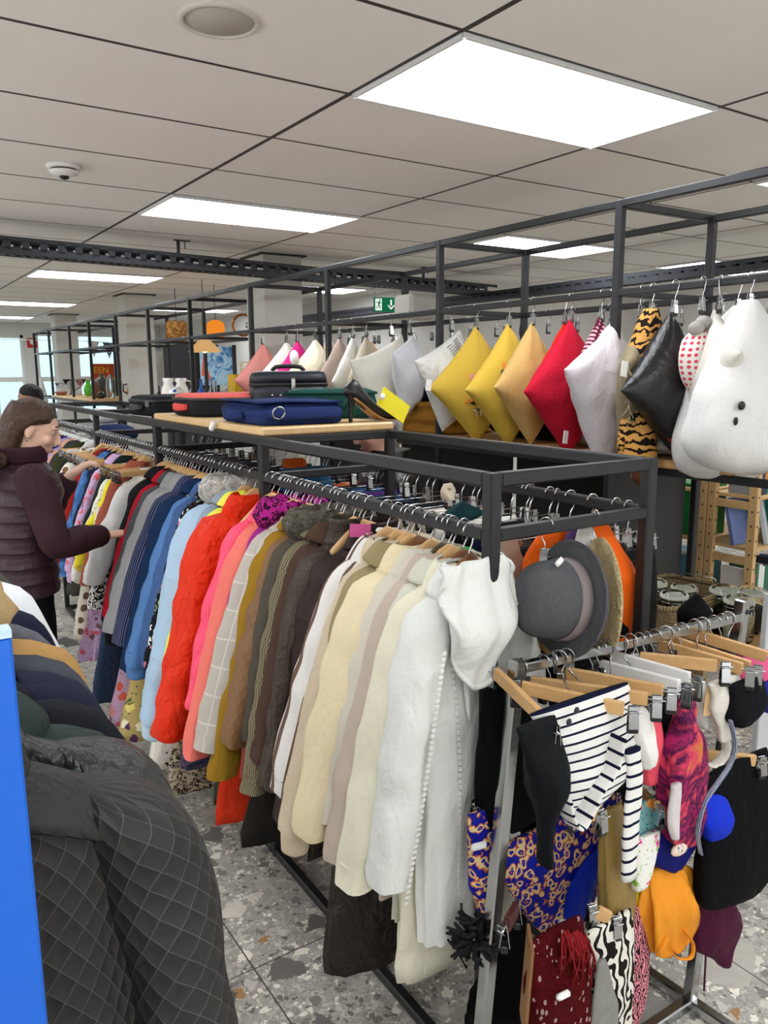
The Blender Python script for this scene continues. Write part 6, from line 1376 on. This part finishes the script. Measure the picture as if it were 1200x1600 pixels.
book((sx+.10, ya+.09, 1.129), .05, .15, .06, '2C3A4A', 'thick slate blue book lying near the end of the top shelf')
for k in range(3): tag(MB().box((0, 0, .14), (.07, .24, .28), bev=.003).obj('ring_binder', plain('binder_green', '0E7A34', .5), loc=(sx+.07+.075*k, yb+.21, (.869)), smooth=False), 'green ring binder standing in the second pine bookcase', 'binder', 'green ring binders')
for k in range(3): tag(MB().box((0, 0, .10), (.07, .24, .20), bev=.003).obj('archive_box', plain('box_blue', '4A90A8', .5), loc=(sx+.07+.075*k, yb+.21, .559), smooth=False), 'blue patterned box on the lower shelf of the second bookcase', 'box', 'blue boxes in the second bookcase')
# pale panel at the right edge
w0 = P(1192, 930, D=2.86)
tag(MB().box((0, 0, 0), (.4, .03, 1.0), bev=.004).obj('white_cabinet', plain('white_panel', 'DCDDE0', .5), loc=(w0[0]+.2*math.cos(.35)+.02, w0[1]-.2*math.sin(.35), .50), rot=(0, 0, -.35), smooth=False), 'white upright cabinet side cut off by the right edge', 'cabinet')
# ------------------------------------------------------------------ knick-knacks on the far shelves
SH = PS+.049
def lathe_thing(name, label, cat, px_, prof, mat, X=2.9, py_=622, s=1.0, n=20, rz=0, z=SH):
    y = P(px_, py_, X=X)[1]
    o = MB().lathe([(r*s, h*s) for r, h in prof], n=n).obj(name, mat, loc=(X, y, z), rot=(0, 0, rz)); return tag(o, label, cat)
VASE = [(.03, 0), (.045, .005), (.06, .06), (.055, .12), (.03, .16), (.028, .19), (.04, .21), (.036, .21), (.024, .185), (.02, .16)]
BOT = [(.035, 0), (.04, .01), (.04, .14), (.015, .19), (.013, .26), (.017, .27), (.012, .27)]
BOWL = [(.03, 0), (.035, .01), (.02, .03), (.08, .09), (.12, .16), (.115, .16), (.075, .095), (.01, .04)]
GOB = [(.035, 0), (.035, .006), (.006, .015), (.006, .09), (.035, .13), (.04, .18), (.037, .18), (.03, .13), (.004, .10)]
JUG = [(.04, 0), (.055, .01), (.075, .08), (.06, .15), (.04, .19), (.055, .24), (.05, .24), (.035, .19)]
CER = plain('white_ceramic', 'ECEAE6', .25); 
o = lathe_thing('jug', 'tall white ceramic jug beside the blue and white pot', 'jug', 264, JUG, CER, s=1.15); MB().wire([(.06, 0, .25), (.11, 0, .24), (.12, 0, .17), (.075, 0, .10)], .010, 8).obj('handle', CER, o)
o = lathe_thing('jug', 'second white ceramic jug behind the blue and white pot', 'jug', 284, JUG, CER, s=1.15, X=2.98); MB().wire([(.06, 0, .25), (.11, 0, .24), (.12, 0, .17), (.075, 0, .10)], .010, 8).obj('handle', CER, o)
o = lathe_thing('ginger_jar', 'round white pot with blue decoration', 'pot', 276, [(.05, 0), (.06, .01), (.09, .08), (.08, .15), (.05, .175), (.055, .19), (.05, .19)], F('EDEDEA', 'floral', ('2A4A9A', 'EDEDEA', 'EDEDEA', '4A6AB0', '2A4A9A'), 1.3, rough=.25), X=2.78)
o = lathe_thing('decorated_jug', 'ornate brown and yellow pitcher with a curled handle', 'pitcher', 209, [(.04, 0), (.05, .01), (.03, .03), (.07, .09), (.06, .13), (.04, .16), (.06, .21), (.05, .2)], F('C98A2C', 'marble', ('7A3A1C', 'E3C45A', '8A2A1C'), rough=.3), s=1.2)
MB().wire([(-.06, 0, .20), (-.12, 0, .19), (-.12, 0, .11), (-.07, 0, .08)], .010, 8).obj('handle', plain('brown_glaze', '5A2E1C', .3), o)
lathe_thing('vase', 'bright green vase on the far shelf', 'vase', 139, VASE, plain('green_glass', '4FA82C', .15), s=1.1)
lathe_thing('candle_lamp', 'dark bronze lantern on the far shelf', 'lantern', 161, [(.04, 0), (.05, .01), (.05, .03), (.09, .07), (.09, .20), (.05, .22), (.02, .25), (.03, .27)], plain('bronze', '4A4640', .4), s=1.2)
lathe_thing('teapot', 'small black pot on the far shelf below the lantern', 'pot', 158, [(.03, 0), (.05, .01), (.06, .05), (.03, .08), (.01, .10)], plain('black_glaze', '1C1C1E', .25), X=2.75)
lathe_thing('shell_vase', 'white fluted shell ornament on the far shelf', 'ornament', 174, [(.04, 0), (.05, .02), (.06, .12), (.05, .22), (.02, .28), (.003, .29)], glassy('F4F2EC', .2), s=1.1)
lathe_thing('glass_bowl', 'large clear cut glass bowl on the far shelf', 'bowl', 118, BOWL, glassy('F3F4F4', .1), s=1.5)
lathe_thing('glass_bowl', 'small clear glass bowl at the end of the far shelf', 'bowl', 100, BOWL, glassy('F3F4F4', .1), s=1.1)
lathe_thing('goblet', 'clear glass goblet, left one on the far shelf', 'glass', 94, GOB, glassy(), s=1.1); lathe_thing('goblet', 'pink tinted glass goblet beside the large glass bowl', 'glass', 127, GOB, glassy('F2C8D0', .05), s=1.3)
lathe_thing('bottle', 'tall slim clear glass bottle near the blue bottle', 'bottle', 331, BOT, glassy('E6EEF0', .05), X=2.75); lathe_thing('bottle', 'clear glass bottle with a wide base beside the blue balloon shape', 'bottle', 337, [(.06, 0), (.065, .01), (.05, .08), (.018, .16), (.016, .25), (.022, .26)], glassy('E6EEF0', .05), X=2.85)
lathe_thing('bottle', 'small dark bottle with a red cap beside the white jugs', 'bottle', 249, BOT, plain('dark_bottle', '231C20', .2), s=.7)
lathe_thing('bottle', 'blue glass bottle behind the black briefcase', 'bottle', 315, BOT, plain('blue_bottle', '1F5FB8', .2), s=1.0)
lathe_thing('globe_vase', 'pale blue round vase behind the grey cap', 'vase', 362, [(.04, 0), (.09, .03), (.12, .10), (.09, .17), (.03, .2), (.03, .22)], glassy('A9C8EC', .2, 'blue_glass'), X=2.85)
o = lathe_thing('cake_stand', 'green plate on a stalk stand beside the pink cushion', 'stand', 368, [(.05, 0), (.05, .008), (.008, .02), (.008, .13), (.13, .15), (.135, .165), (.13, .168), (.01, .155)], plain('green_enamel', '7FA63A', .3), X=2.72, s=1.0)
lathe_thing('candlestick', 'black candlestick beside the glass bowl', 'candlestick', 112, [(.03, 0), (.03, .01), (.008, .02), (.008, .22), (.012, .24)], BLACKP); lathe_thing('figurine', 'small black figurine on the far shelf', 'figurine', 93, [(.03, 0), (.035, .02), (.02, .08), (.03, .14), (.015, .18), (.022, .21), (.01, .24)], BLACKP)
lathe_thing('copper_pot', 'small copper coloured pot on the far shelf', 'pot', 150, VASE, plain('copper', '8A5A3A', .3, metal=.6), X=2.75); lathe_thing('bowl', 'terracotta dish on the far shelf', 'dish', 96, [(.05, 0), (.07, .01), (.1, .05), (.095, .05), (.06, .012)], plain('terracotta', '9A5A3C', .6), X=2.7)
# paper bag, picture, boards at the back
bg = MB().box((0, 0, .16), (.24, .10, .32)).obj('paper_bag', plain('yellow_paper', 'E9B81E', .6), loc=(2.80, P(381, 620, X=2.8)[1], SH), rot=(0, 0, .2), smooth=False); tag(bg, 'yellow paper bag with handles left of the pink cushion', 'bag')
MB().wire([(-.06, -.052, .31), (-.05, -.055, .42), (.05, -.055, .42), (.06, -.052, .31)], .005).obj('handle', plain('yellow_cord', 'E9B81E', .6), bg); MB().box((.02, -.0515, .10), (.10, .002, .03)).obj('print', plain('orange_print', 'D8802A', .6), bg, smooth=False)
pc = P(338, 572, D=9.2)
t = thing('painting', 'blue seascape painting with a sail leaning at the back', 'painting', pc, (0, 0, -.55))
MB().box((0, 0, 0), (.36, .02, .42)).obj('canvas', F('4A9AD8', 'marble', ('2A78C0', 'B8DCF0', '5AA8E0'), .6), t, smooth=False)
MB().prism([(-.17, -.10), (-.06, -.15), (-.14, .12)], -.014, -.011).obj('sail', plain('sail_red', 'E06A4A', .7), t, smooth=False)
MB().box((.205, 0, 0), (.04, .04, .46)).obj('frame', BLACKP, t, smooth=False)
tag(MB().box((0, 0, 1.05), (.75, .03, 2.1)).obj('grey_board', plain('grey_board', '5A5A62', .7), loc=P(300, 585, D=11.5)*[1, 1, 0], rot=(0, 0, -.5), smooth=False), 'dark grey board standing far back beside the second column', 'board')
tag(MB().box((0, 0, 1.05), (.30, .03, 2.1)).obj('black_board', plain('black_board2', '232326', .7), loc=P(325, 588, D=11.0)*[1, 1, 0], rot=(0, 0, -.5), smooth=False), 'black board standing far back beside the grey board', 'board')
for dx in (-.15, .15): MB().bar((dx, .02, -.2), (dx, .06, -pc[2]), .03).obj('easel_leg', BLACKP, t, smooth=False)
# pendant lamps
def pendant(px_, py_, D, label, kind):
    p = P(px_, py_, D=D); t = thing('pendant_lamp', label, 'pendant lamp', p)
    if kind == 'cap': MB().lathe([(.02, .11), (.06, .10), (.12, .04), (.17, -.02), (.165, -.022), (.11, .03), (.05, .09)], n=24).obj('shade', glow('amber_shade', 'E8B878', .8), t); bz = 0
    elif kind == 'rattan': MB().lathe([(.10, .10), (.115, .08), (.12, 0), (.11, -.12), (.105, -.12), (.112, 0), (.105, .085)], n=20).obj('shade', F('B98A4A', 'leopard', ('6A4420',), .8), t); bz = -.02
    else: MB().lathe([(.04, .10), (.09, .07), (.10, 0), (.09, -.09), (.085, -.09), (.09, 0), (.07, .07)], n=20).obj('shade', glow('orange_shade', 'EE8A2A', 1.0), t); bz = 0
    MB().ball((0, 0, bz), .03, 12, 8).obj('bulb', glow('bulb_warm', 'FFE2B0', 6.0), t)
    MB().wire([(0, 0, .10), (0, 0, CEIL-p[2])], .004).obj('cord', BLACKP, t)
pendant(320, 547, 8.6, 'cream fluted pendant lamp shade glowing beside the seascape painting', 'cap')
pendant(276, 516, 9.5, 'brown woven pendant lamp near the second column', 'rattan')
pendant(337, 515, 9.0, 'small glowing orange pendant lamp', 'glow')
ring = P(380, 508, D=8.0)
tag(MB().wire([(.10*math.cos(a), 0, .10*math.sin(a)) for a in np.linspace(0, 2*PI, 30)], .012).obj('copper_ring', plain('copper_ring', 'B0643A', .3, metal=.7), loc=ring, rot=(0, 0, -.5)), 'copper coloured ring hanging near the first column', 'ring')
# packaged lamps / wrapped bundles on the wall beyond the cream pillow
tag(MB().box((0, 0, 0), (.24, .2, .15), bev=.02).obj('wrapped_bundle', plain('wrapped_foil', 'A9A69C', .35), loc=(3.05, P(652, 490, X=3.05)[1], PB+.092), smooth=False), 'foil wrapped bundle lying on the rails above the white wrapped pillow', 'bundle')
# orange banner in the far window
sg = P(168, 585, Y=Y1-.12)
t = thing('banner', 'orange banner in the far window with yellow letters EEN', 'banner', sg)
MB().box((0, 0, 0), (.66, .01, .42)).obj('cloth', plain('banner_orange', 'C8431C', .7), t, smooth=False)
text('EEN', .17, plain('banner_yellow', 'F2C21E', .7), t, (-.12, -.008, .08), (PI/2, 0, 0)); MB().box((.02, -.007, -.10), (.50, .004, .06)).obj('stripe', plain('banner_yellow', 'F2C21E', .7), t, smooth=False)
m = MB(); [m.wire([(sg_*.3, 0, .2), (sg_*.3, .1, CEIL-sg[2])], .004) for sg_ in (-1, 1)]; m.obj('hanging_wire', WIRE, t)
# bunting
bp = [P(x, y, Y=Y1-.5) for x, y in ((2, 530), (14, 533), (40, 535), (66, 549), (122, 549), (150, 549), (174, 549))]
t = thing('bunting', 'string of white and patterned pennants across the far windows', 'bunting', bp[0])
bp[0] = np.array([1.0, Y1-.0, bp[0][2]]); bp.append(np.array([5.44, Y1-.4, bp[-1][2]]))
MB().wire([q-bp[0] for q in bp], .006).obj('string', WHITEP, t)
for k, q in enumerate(bp[1:-1]):
    MB().prism([(-.11, 0), (.11, 0), (0, -.30)], -.002, .002).obj('pennant', F('E4E2DC') if k % 3 != 1 else F('3A5A6A', 'dots', ('E4E2DC',), 1.0), t, loc=q-bp[0], smooth=False)
# red fire sign by the door
fp = P(50, 536, Y=Y1-.006)
t = thing('fire_sign', 'small red square fire sign beside the shop door', 'sign', fp); MB().box((0, 0, 0), (.18, .01, .18)).obj('plate', plain('sign_red', 'C8202C', .5), t, smooth=False); MB().ball((0, -.008, .02), (.04, .004, .05), 10, 6).obj('flame', WHITEP, t)
# closed parasol outside the window
pp = P(64, 600, Y=Y1-.7)
tag(MB().loft([(0, 0, -pp[2], .12, .12), (0, 0, -pp[2]+.06, .12, .12), (0, 0, -pp[2]+.07, .02, .02), (0, 0, -1.3, .02, .02), (0, 0, -1.28, .14, .14), (0, 0, -.3, .10, .10), (0, 0, .0, .05, .05), (0, 0, .12, .008, .008)], 16, 20, rip=lambda t_, l: .12*math.sin(6*t_)).obj('parasol', F('CFCBC2'), loc=pp), 'closed beige parasol standing by the far window', 'parasol')
# counter with glassware at the far left
ct = thing('glass_counter', 'wooden topped counter crowded with glasses at the far left', 'counter', (1.25, 8.7, 0))
MB().box((0, 0, 1.02), (1.5, .5, .04), bev=.005).obj('worktop', LWOOD, ct, smooth=False); MB().box((0, 0, .5), (1.46, .46, 1.0)).obj('body', plain('counter_navy', '27303E', .6), ct, smooth=False)
rr = np.random.RandomState(5)
for k in range(26):
    pr_ = [(r*rr.uniform(.9, 1.3), h*rr.uniform(.8, 1.3)) for r, h in (GOB if k % 2 else VASE)]
    tag(MB().lathe(pr_, n=14).obj('drinking_glass', glassy(['EEF4F4', 'F4E4E4', 'F4F0E0'][k % 3], .05), loc=(.62+(k % 13)*.10+rr.uniform(-.02, .02), 8.55+.2*(k//13)+rr.uniform(-.03, .03), 1.041)), 'clear drinking glass on the far left counter', 'glass', 'glasses on the far counter')
pl = MB()
for k in range(8): tag(MB().lathe([(.05, 0), (.09, .006), (.11, .014), (.108, .016), (.05, .006)], n=20).obj('plate', CER, loc=(1.93, 8.65, 1.041+k*.009)), 'white plate in the stack on the far counter', 'plate', 'stacked plates on the far counter')
# ------------------------------------------------------------------ people
SKIN = lambda h: plain('skin_'+h, h, .55)
def limb(mb, pts, r, n=14, m=24, flat_=1.0):
    mb.loft([(*p, q, q*flat_) for p, q in zip(pts, r)], n, m, 'p', (.13, .35, .93) if abs((np.array(pts[-1])-np.array(pts[0]))[2]) < .7*np.linalg.norm(np.array(pts[-1])-np.array(pts[0])) else (.2, .97, .05))
def head(mb, c, fwd, tilt):
    """lumps of a head; local axes x = face direction, y = left, z = up"""
    sub = MB()
    sub.ball((-.012, 0, .035), (.094, .074, .086), 24, 18)
    sub.ball((.030, 0, .020), (.062, .064, .072), 20, 14)
    sub.loft([(.018, 0, -.108, .020, .018), (.024, 0, -.098, .046, .034), (.020, 0, -.07, .066, .050), (.018, 0, -.03, .074, .060), (.010, 0, .02, .080, .066)], 22, 16)
    sub.ball((.066, 0, -.098), (.020, .020, .016), 12, 8)
    sub.loft([(.086, 0, .026, .010, .008), (.097, 0, .004, .013, .009), (.109, 0, -.022, .014, .013), (.100, 0, -.032, .014, .016), (.09, 0, -.036, .006, .008)], 12, 14)
    sub.ball((.083, 0, -.056), (.014, .022, .007), 12, 8); sub.ball((.081, 0, -.067), (.013, .019, .007), 12, 8)
    for s in (-1, 1):
        sub.ball((.076, s*.030, .033), (.014, .024, .008), 12, 8)
        sub.ball((.058, s*.040, -.022), (.026, .022, .024), 12, 8)
        sub.ball((-.010, s*.073, -.004), (.018, .010, .031), 12, 10); sub.ball((-.006, s*.074, -.026), (.010, .008, .012), 8, 6)
    M4 = Matrix.Translation(Vector(c))@Matrix.Rotation(fwd, 4, 'Z')@Matrix.Rotation(tilt, 4, 'Y')
    sub.xf(M4); [mb.add(v, []) for v in []]
    k = mb.k
    for v in sub.v: mb.v.append(v); mb.uv.append(np.zeros((len(v), 2)))
    mb.f += [tuple(i+k for i in f) for f in sub.f]; mb.k += sub.k
    return M4
def hand(mb, w, d, up_, s=1.0, curl=.5):
    """palm and five fingers from the wrist w along d; up_ is the back of the hand"""
    w = np.array(w, float); d = np.array(d, float); d /= np.linalg.norm(d); u_ = np.array(up_, float); u_ -= d*(u_@d); u_ /= np.linalg.norm(u_); l = np.cross(u_, d)
    mb.loft([(*(w-d*.02), .028*s, .020*s), (*(w+d*.02*s), .034*s, .018*s), (*(w+d*.06*s), .042*s, .016*s), (*(w+d*.092*s), .040*s, .014*s)], 14, 12, 'p', u_)
    for k, L in enumerate((.070, .080, .075, .058)):
        b = w+d*.082*s+l*(.030-.020*k)*s; q = [b]; a = 0
        for j in range(3):
            a += curl*(.5+.35*j); q.append(q[-1]+(d*math.cos(a)-u_*math.sin(a))*L*s*(.42, .32, .26)[j])
        mb.loft([(*p, r*s, r*s) for p, r in zip([b-d*.03*s]+q, (.009, .0095, .0088, .008, .0062))], 8, 14, 'p', l)
    b = w+d*.02*s+l*.026*s; q = [b, b+(d*.6+l*.8)*.036*s, b+(d*.95+l*.75)*.060*s-u_*.012*s, b+(d*1.35+l*.6)*.070*s-u_*.02*s]
    mb.loft([(*p, r*s, r*s) for p, r in zip(q, (.014, .0115, .0095, .007))], 8, 12, 'p', u_)
def person(name, label, loc, rz, H, skin, hair, top, bottom, hd=(.06, 0, 0), pitch=.2, hyaw=0.0, arms=None, lean=.05, hairlong=True, shoe='1A1A1C', wide=1.0, vest=None, glasses=False, puff=0, hem=None, jl=.50):
    """standing figure; local x = facing direction"""
    s = H/1.70
    t = thing(name, label, 'person', loc, (0, 0, rz))
    hc = np.array([lean+hd[0], hd[1], 1.575*s+hd[2]]); ch = np.array([lean*.8, 0, 1.30*s]); pe = np.array([0, 0, .93*s]); nk = np.array([lean+.01, 0, 1.41*s])
    mb = MB(); M4 = head(mb, hc, hyaw, pitch)
    mb.loft([(*(nk-[0, 0, .05]), .062, .066), (*nk, .054, .056), (*(hc+[-.015, 0, -.06]), .052, .054), (*(hc+[-.01, 0, .0]), .05, .05)], 16, 12)
    mb.loft([(*(pe-[0, 0, .08*s]), .10*wide, .15*wide), (*pe, .112*wide, .165*wide), (*(pe+[0.01, 0, .14*s]), .098*wide, .14*wide), (*ch, .115*wide, .165*wide), (*(ch+[0, 0, .08*s]), .10*wide, .175*wide), (*(nk-[0, 0, .02]), .06, .07)], 24, 26)
    legs = []
    for sd in (-1, 1):
        p = [(0, sd*.085, .90*s), (.01, sd*.09, .70*s), (.02, sd*.092, .48*s), (.0, sd*.095, .28*s), (-.02, sd*.098, .08*s), (-.02, sd*.098, .04)]
        limb(mb, p, (.085*wide, .078*wide, .055, .052, .036, .038)); legs.append(p)
        mb.loft([(-.06, sd*.10, .035, .03, .035), (.0, sd*.10, .045, .04, .042), (.10, sd*.105, .03, .028, .042), (.17, sd*.108, .022, .016, .03)], 12, 14, 'p', (0, 0, 1))
    ap = []
    for sd in (-1, 1):
        A = arms[0 if sd < 0 else 1]; sh_ = ch+[0, sd*.175*wide, .075*s]
        el, wr_, hdir, hup, cu = A; el, wr_ = np.array(el), np.array(wr_)
        limb(mb, [sh_, (sh_*.5+el*.5), el, (el*.5+wr_*.5), wr_], (.052, .046, .038, .036, .026)); hand(mb, wr_, hdir, hup, 1.0*s, cu); ap.append((sh_, el, wr_))
    body = link('body', fuse(mb, .0055, 4), t); body.data.materials.clear(); body.data.materials.append(SKIN(skin))
    Mh = np.array(M4)
    hm = F(hair, 'fur', (tuple_hex(hair, .6),), .6, rough=.5, spec=.4, bump=.5)
    hb = MB()
    rows = []
    cap = [(-.016, 0, .040, .104, .084)]
    tt = np.linspace(.04, PI*.56, 14)
    cb = MB().loft([(-.004-.004*k/13, 0, .092*math.cos(q), .099*math.sin(q), .0795*math.sin(q)) for k, q in enumerate(tt)], 28, amp=.0025, fr=9, cap=True)
    cb.xf(Matrix.Translation((-.012, 0, .036))@Matrix.Rotation(-.42, 4, 'Y')); hb.add(cb.v[0], cb.f)
    if hairlong:
        hb.loft([(-.045, 0, .09, .06, .06), (-.058, 0, .03, .062, .078), (-.064, 0, -.05, .052, .078), (-.068, 0, -.12, .045, .072), (-.066, 0, -.18, .034, .060), (-.062, 0, -.20, .012, .03)], 24, 22, amp=.007, fr=9)
        for sd in (-1, 1):
            hb.loft([(.030, sd*.050, .108, .02, .016), (.018, sd*.074, .066, .034, .013), (-.030, sd*.084, .036, .034, .012), (-.060, sd*.076, -.02, .026, .014), (-.064, sd*.070, -.10, .022, .016), (-.060, sd*.064, -.17, .010, .010)], 14, 20, amp=.003, fr=12)
    else:
        hb.loft([(-.070, 0, .06, .04, .066), (-.080, 0, .0, .030, .066), (-.074, 0, -.05, .02, .056), (-.07, 0, -.07, .006, .03)], 20, 14, amp=.003)
    hb.xf(Mh); hb.obj('hair', hm, t)
    ey = MB(); iris = MB(); br = MB()
    for sd in (-1, 1):
        ey.ball((.0740, sd*.030, .012), (.009, .012, .0062), 12, 8); iris.ball((.0800, sd*.0305, .011), (.0045, .0068, .0058), 10, 6)
        br.loft([(.082, sd*.014, .037, .004, .003), (.086, sd*.028, .042, .005, .0035), (.076, sd*.046, .037, .003, .003)], 8, 10, 'p', (0, 0, 1))
    ey.xf(Mh); iris.xf(Mh); br.xf(Mh)
    e = ey.obj('eyes', WHITEP, t); iris.obj('iris', plain('iris', '2A2018', .2), e); br.obj('eyebrows', F(hair), t)
    lp_ = MB(); lp_.ball((.0945, 0, -.0615), (.006, .019, .0065), 14, 8); lp_.xf(Mh); lp_.obj('lips', plain('lips_'+skin, 'B0695F', .5), t)
    if glasses:
        gm = MB()
        for sd in (-1, 1):
            gm.wire([(.100, sd*.032+.022*math.cos(a), .010+.016*math.sin(a)) for a in np.linspace(0, 2*PI, 18)], .0015); gm.wire([(.098, sd*.054, .014), (.03, sd*.078, .014), (-.015, sd*.080, .008)], .0016)
        gm.wire([(.102, -.010, .012), (.105, 0, .015), (.102, .010, .012)], .0015); gm.xf(Mh); gm.obj('glasses', WIRE, t)
    # clothes
    def q(t_, l): return (.05*abs(math.sin(l*puff*PI))**.5-.025) if puff else .02*math.sin(3*t_+5*l)
    hz = hem if hem else .86*s
    jk = MB().loft([(*(nk+[-.01, 0, .045]), .066, .070), (*(nk+[-.008, 0, .01]), .078, .085), (*(ch+[-.0, 0, .095*s]), .105*wide, .165*wide), (*(ch+[0, 0, .05*s]), .130*wide, .195*wide), (*ch, .138*wide, .192*wide), (*(pe+[.01, 0, .16*s]), .138*wide, .180*wide), (pe[0], 0, hz+.06, .146*wide, .200*wide), (pe[0], 0, hz, .142*wide, .196*wide), (pe[0], 0, hz-.004, .128*wide, .18*wide)], 32, 48, rip=q, amp=.004, fr=6).obj('jacket', top, t)
    for (sh_, el, wr_), sd in zip(ap, (-1, 1)):
        MB().loft([(*(sh_+[0, -sd*.05, .03]), .03, .03), (*sh_, .074, .070), (*(sh_*.5+el*.5), .066, .064), (*el, .060, .060), (*(el*.45+wr_*.55), .054, .054), (*(el*.06+wr_*.94), .044, .044), (*(el*.02+wr_*.98), .038, .038)], 20, 34, 'p', (.2, .97, .05) if abs(wr_-sh_)[2] > .3 else (.1, .3, .95), rip=lambda t_, l: .035*math.sin(l*30+2*t_), amp=.003).obj('sleeve', vest or top, jk)
    MB().loft([(*(nk+[-.015, 0, .02]), .085, .088), (*(nk+[-.022, 0, .055]), .094, .094), (*(nk+[-.03, 0, .085]), .090, .090), (*(nk+[-.03, 0, .08]), .074, .076)], 24, 12, amp=.008, fr=8).obj('collar', vest or top, jk)
    tr = MB()
    for p in legs: tr.loft([(*a, b, b) for a, b in zip(p[:-1], (.105*wide, .096*wide, .075, .07, .058))], 18, 22, amp=.004, fr=6)
    tr.loft([(0, 0, .98*s, .118*wide, .168*wide), (0, 0, .88*s, .122*wide, .178*wide), (0, 0, .80*s, .10*wide, .16*wide)], 24, 8)
    tr.obj('trousers', bottom, t)
    for sd in (-1, 1):
        MB().loft([(-.085, sd*.10, .04, .03, .03), (-.05, sd*.10, .045, .045, .043), (.02, sd*.10, .048, .046, .047), (.10, sd*.105, .036, .034, .047), (.17, sd*.108, .026, .022, .038), (.20, sd*.108, .022, .008, .015)], 14, 18, 'p', (0, 0, 1)).obj('shoe', plain('shoe_leather', shoe, .5), t)
    return t, jk, Mh
def tuple_hex(h, k): return ''.join('%02X' % int(int(h[i:i+2], 16)*k) for i in (0, 2, 4))
MAR = F('341F26', 'hquilt', (), 1.6, rough=.45, spec=.4, bump=.5); MAS = F('3A2329', rough=.7)
w_, jk, Mh = person('person', 'woman in a burgundy padded jacket looking through the clothes at the left', (.50, 3.45, 0), .02, 1.66, 'E0B49C', '5A4232', MAR, F('101012'),
    hd=(.035, 0, -.015), pitch=.36, hyaw=-.22, lean=.06, puff=9, vest=MAS, hem=.86, wide=1.0,
    arms=(((.10, -.26, 1.10), (.315, -.13, 1.08), (1, .25, -.05), (0, 0, 1), .35), ((.16, .22, 1.14), (.26, .16, 1.30), (.7, -.1, .5), (-.5, 0, .8), .7)))
MB().loft([(-.10, 0, 1.335, .03, .10), (-.13, 0, 1.37, .055, .125), (-.135, 0, 1.42, .05, .12), (-.11, 0, 1.45, .02, .08)], 24, 16, amp=.008, fr=7).obj('hood', MAS, jk)
er = MB(); er.ball((-.008, -.078, -.042), .006, 10, 6); er.xf(Mh); er.obj('earring', CHROME, w_)
mp = P(52, 628, D=7.6)
person('person', 'dark haired man in black seen in profile at the far left', (mp[0]+.05, mp[1], 0), PI-.2, 1.68, 'B98A6E', '1C1816', F('151517'), F('16161A'), hd=(.02, 0, -.03), pitch=.25, hairlong=False,
    arms=(((.05, -.25, 1.1), (.25, -.18, 1.05), (1, 0, 0), (0, 0, 1), .5), ((.05, .25, 1.1), (.25, .18, 1.05), (1, 0, 0), (0, 0, 1), .5)))
op = P(612, 690, D=3.45)
person('person', 'older man with glasses in a black leather jacket between the racks', (op[0]+.02, op[1]+.0, 0), PI-.35, 1.60, 'D9A48E', 'B9B4AE', F('131315', 'shine', rough=.35, spec=.5), F('15161A'), hd=(.03, 0, .015), pitch=.30, hairlong=False, glasses=True,
    arms=(((.08, -.27, 1.08), (.26, -.12, 1.12), (1, .2, 0), (0, 0, 1), .6), ((.08, .27, 1.08), (.28, .16, 1.12), (1, -.2, 0), (0, 0, 1), .6)))
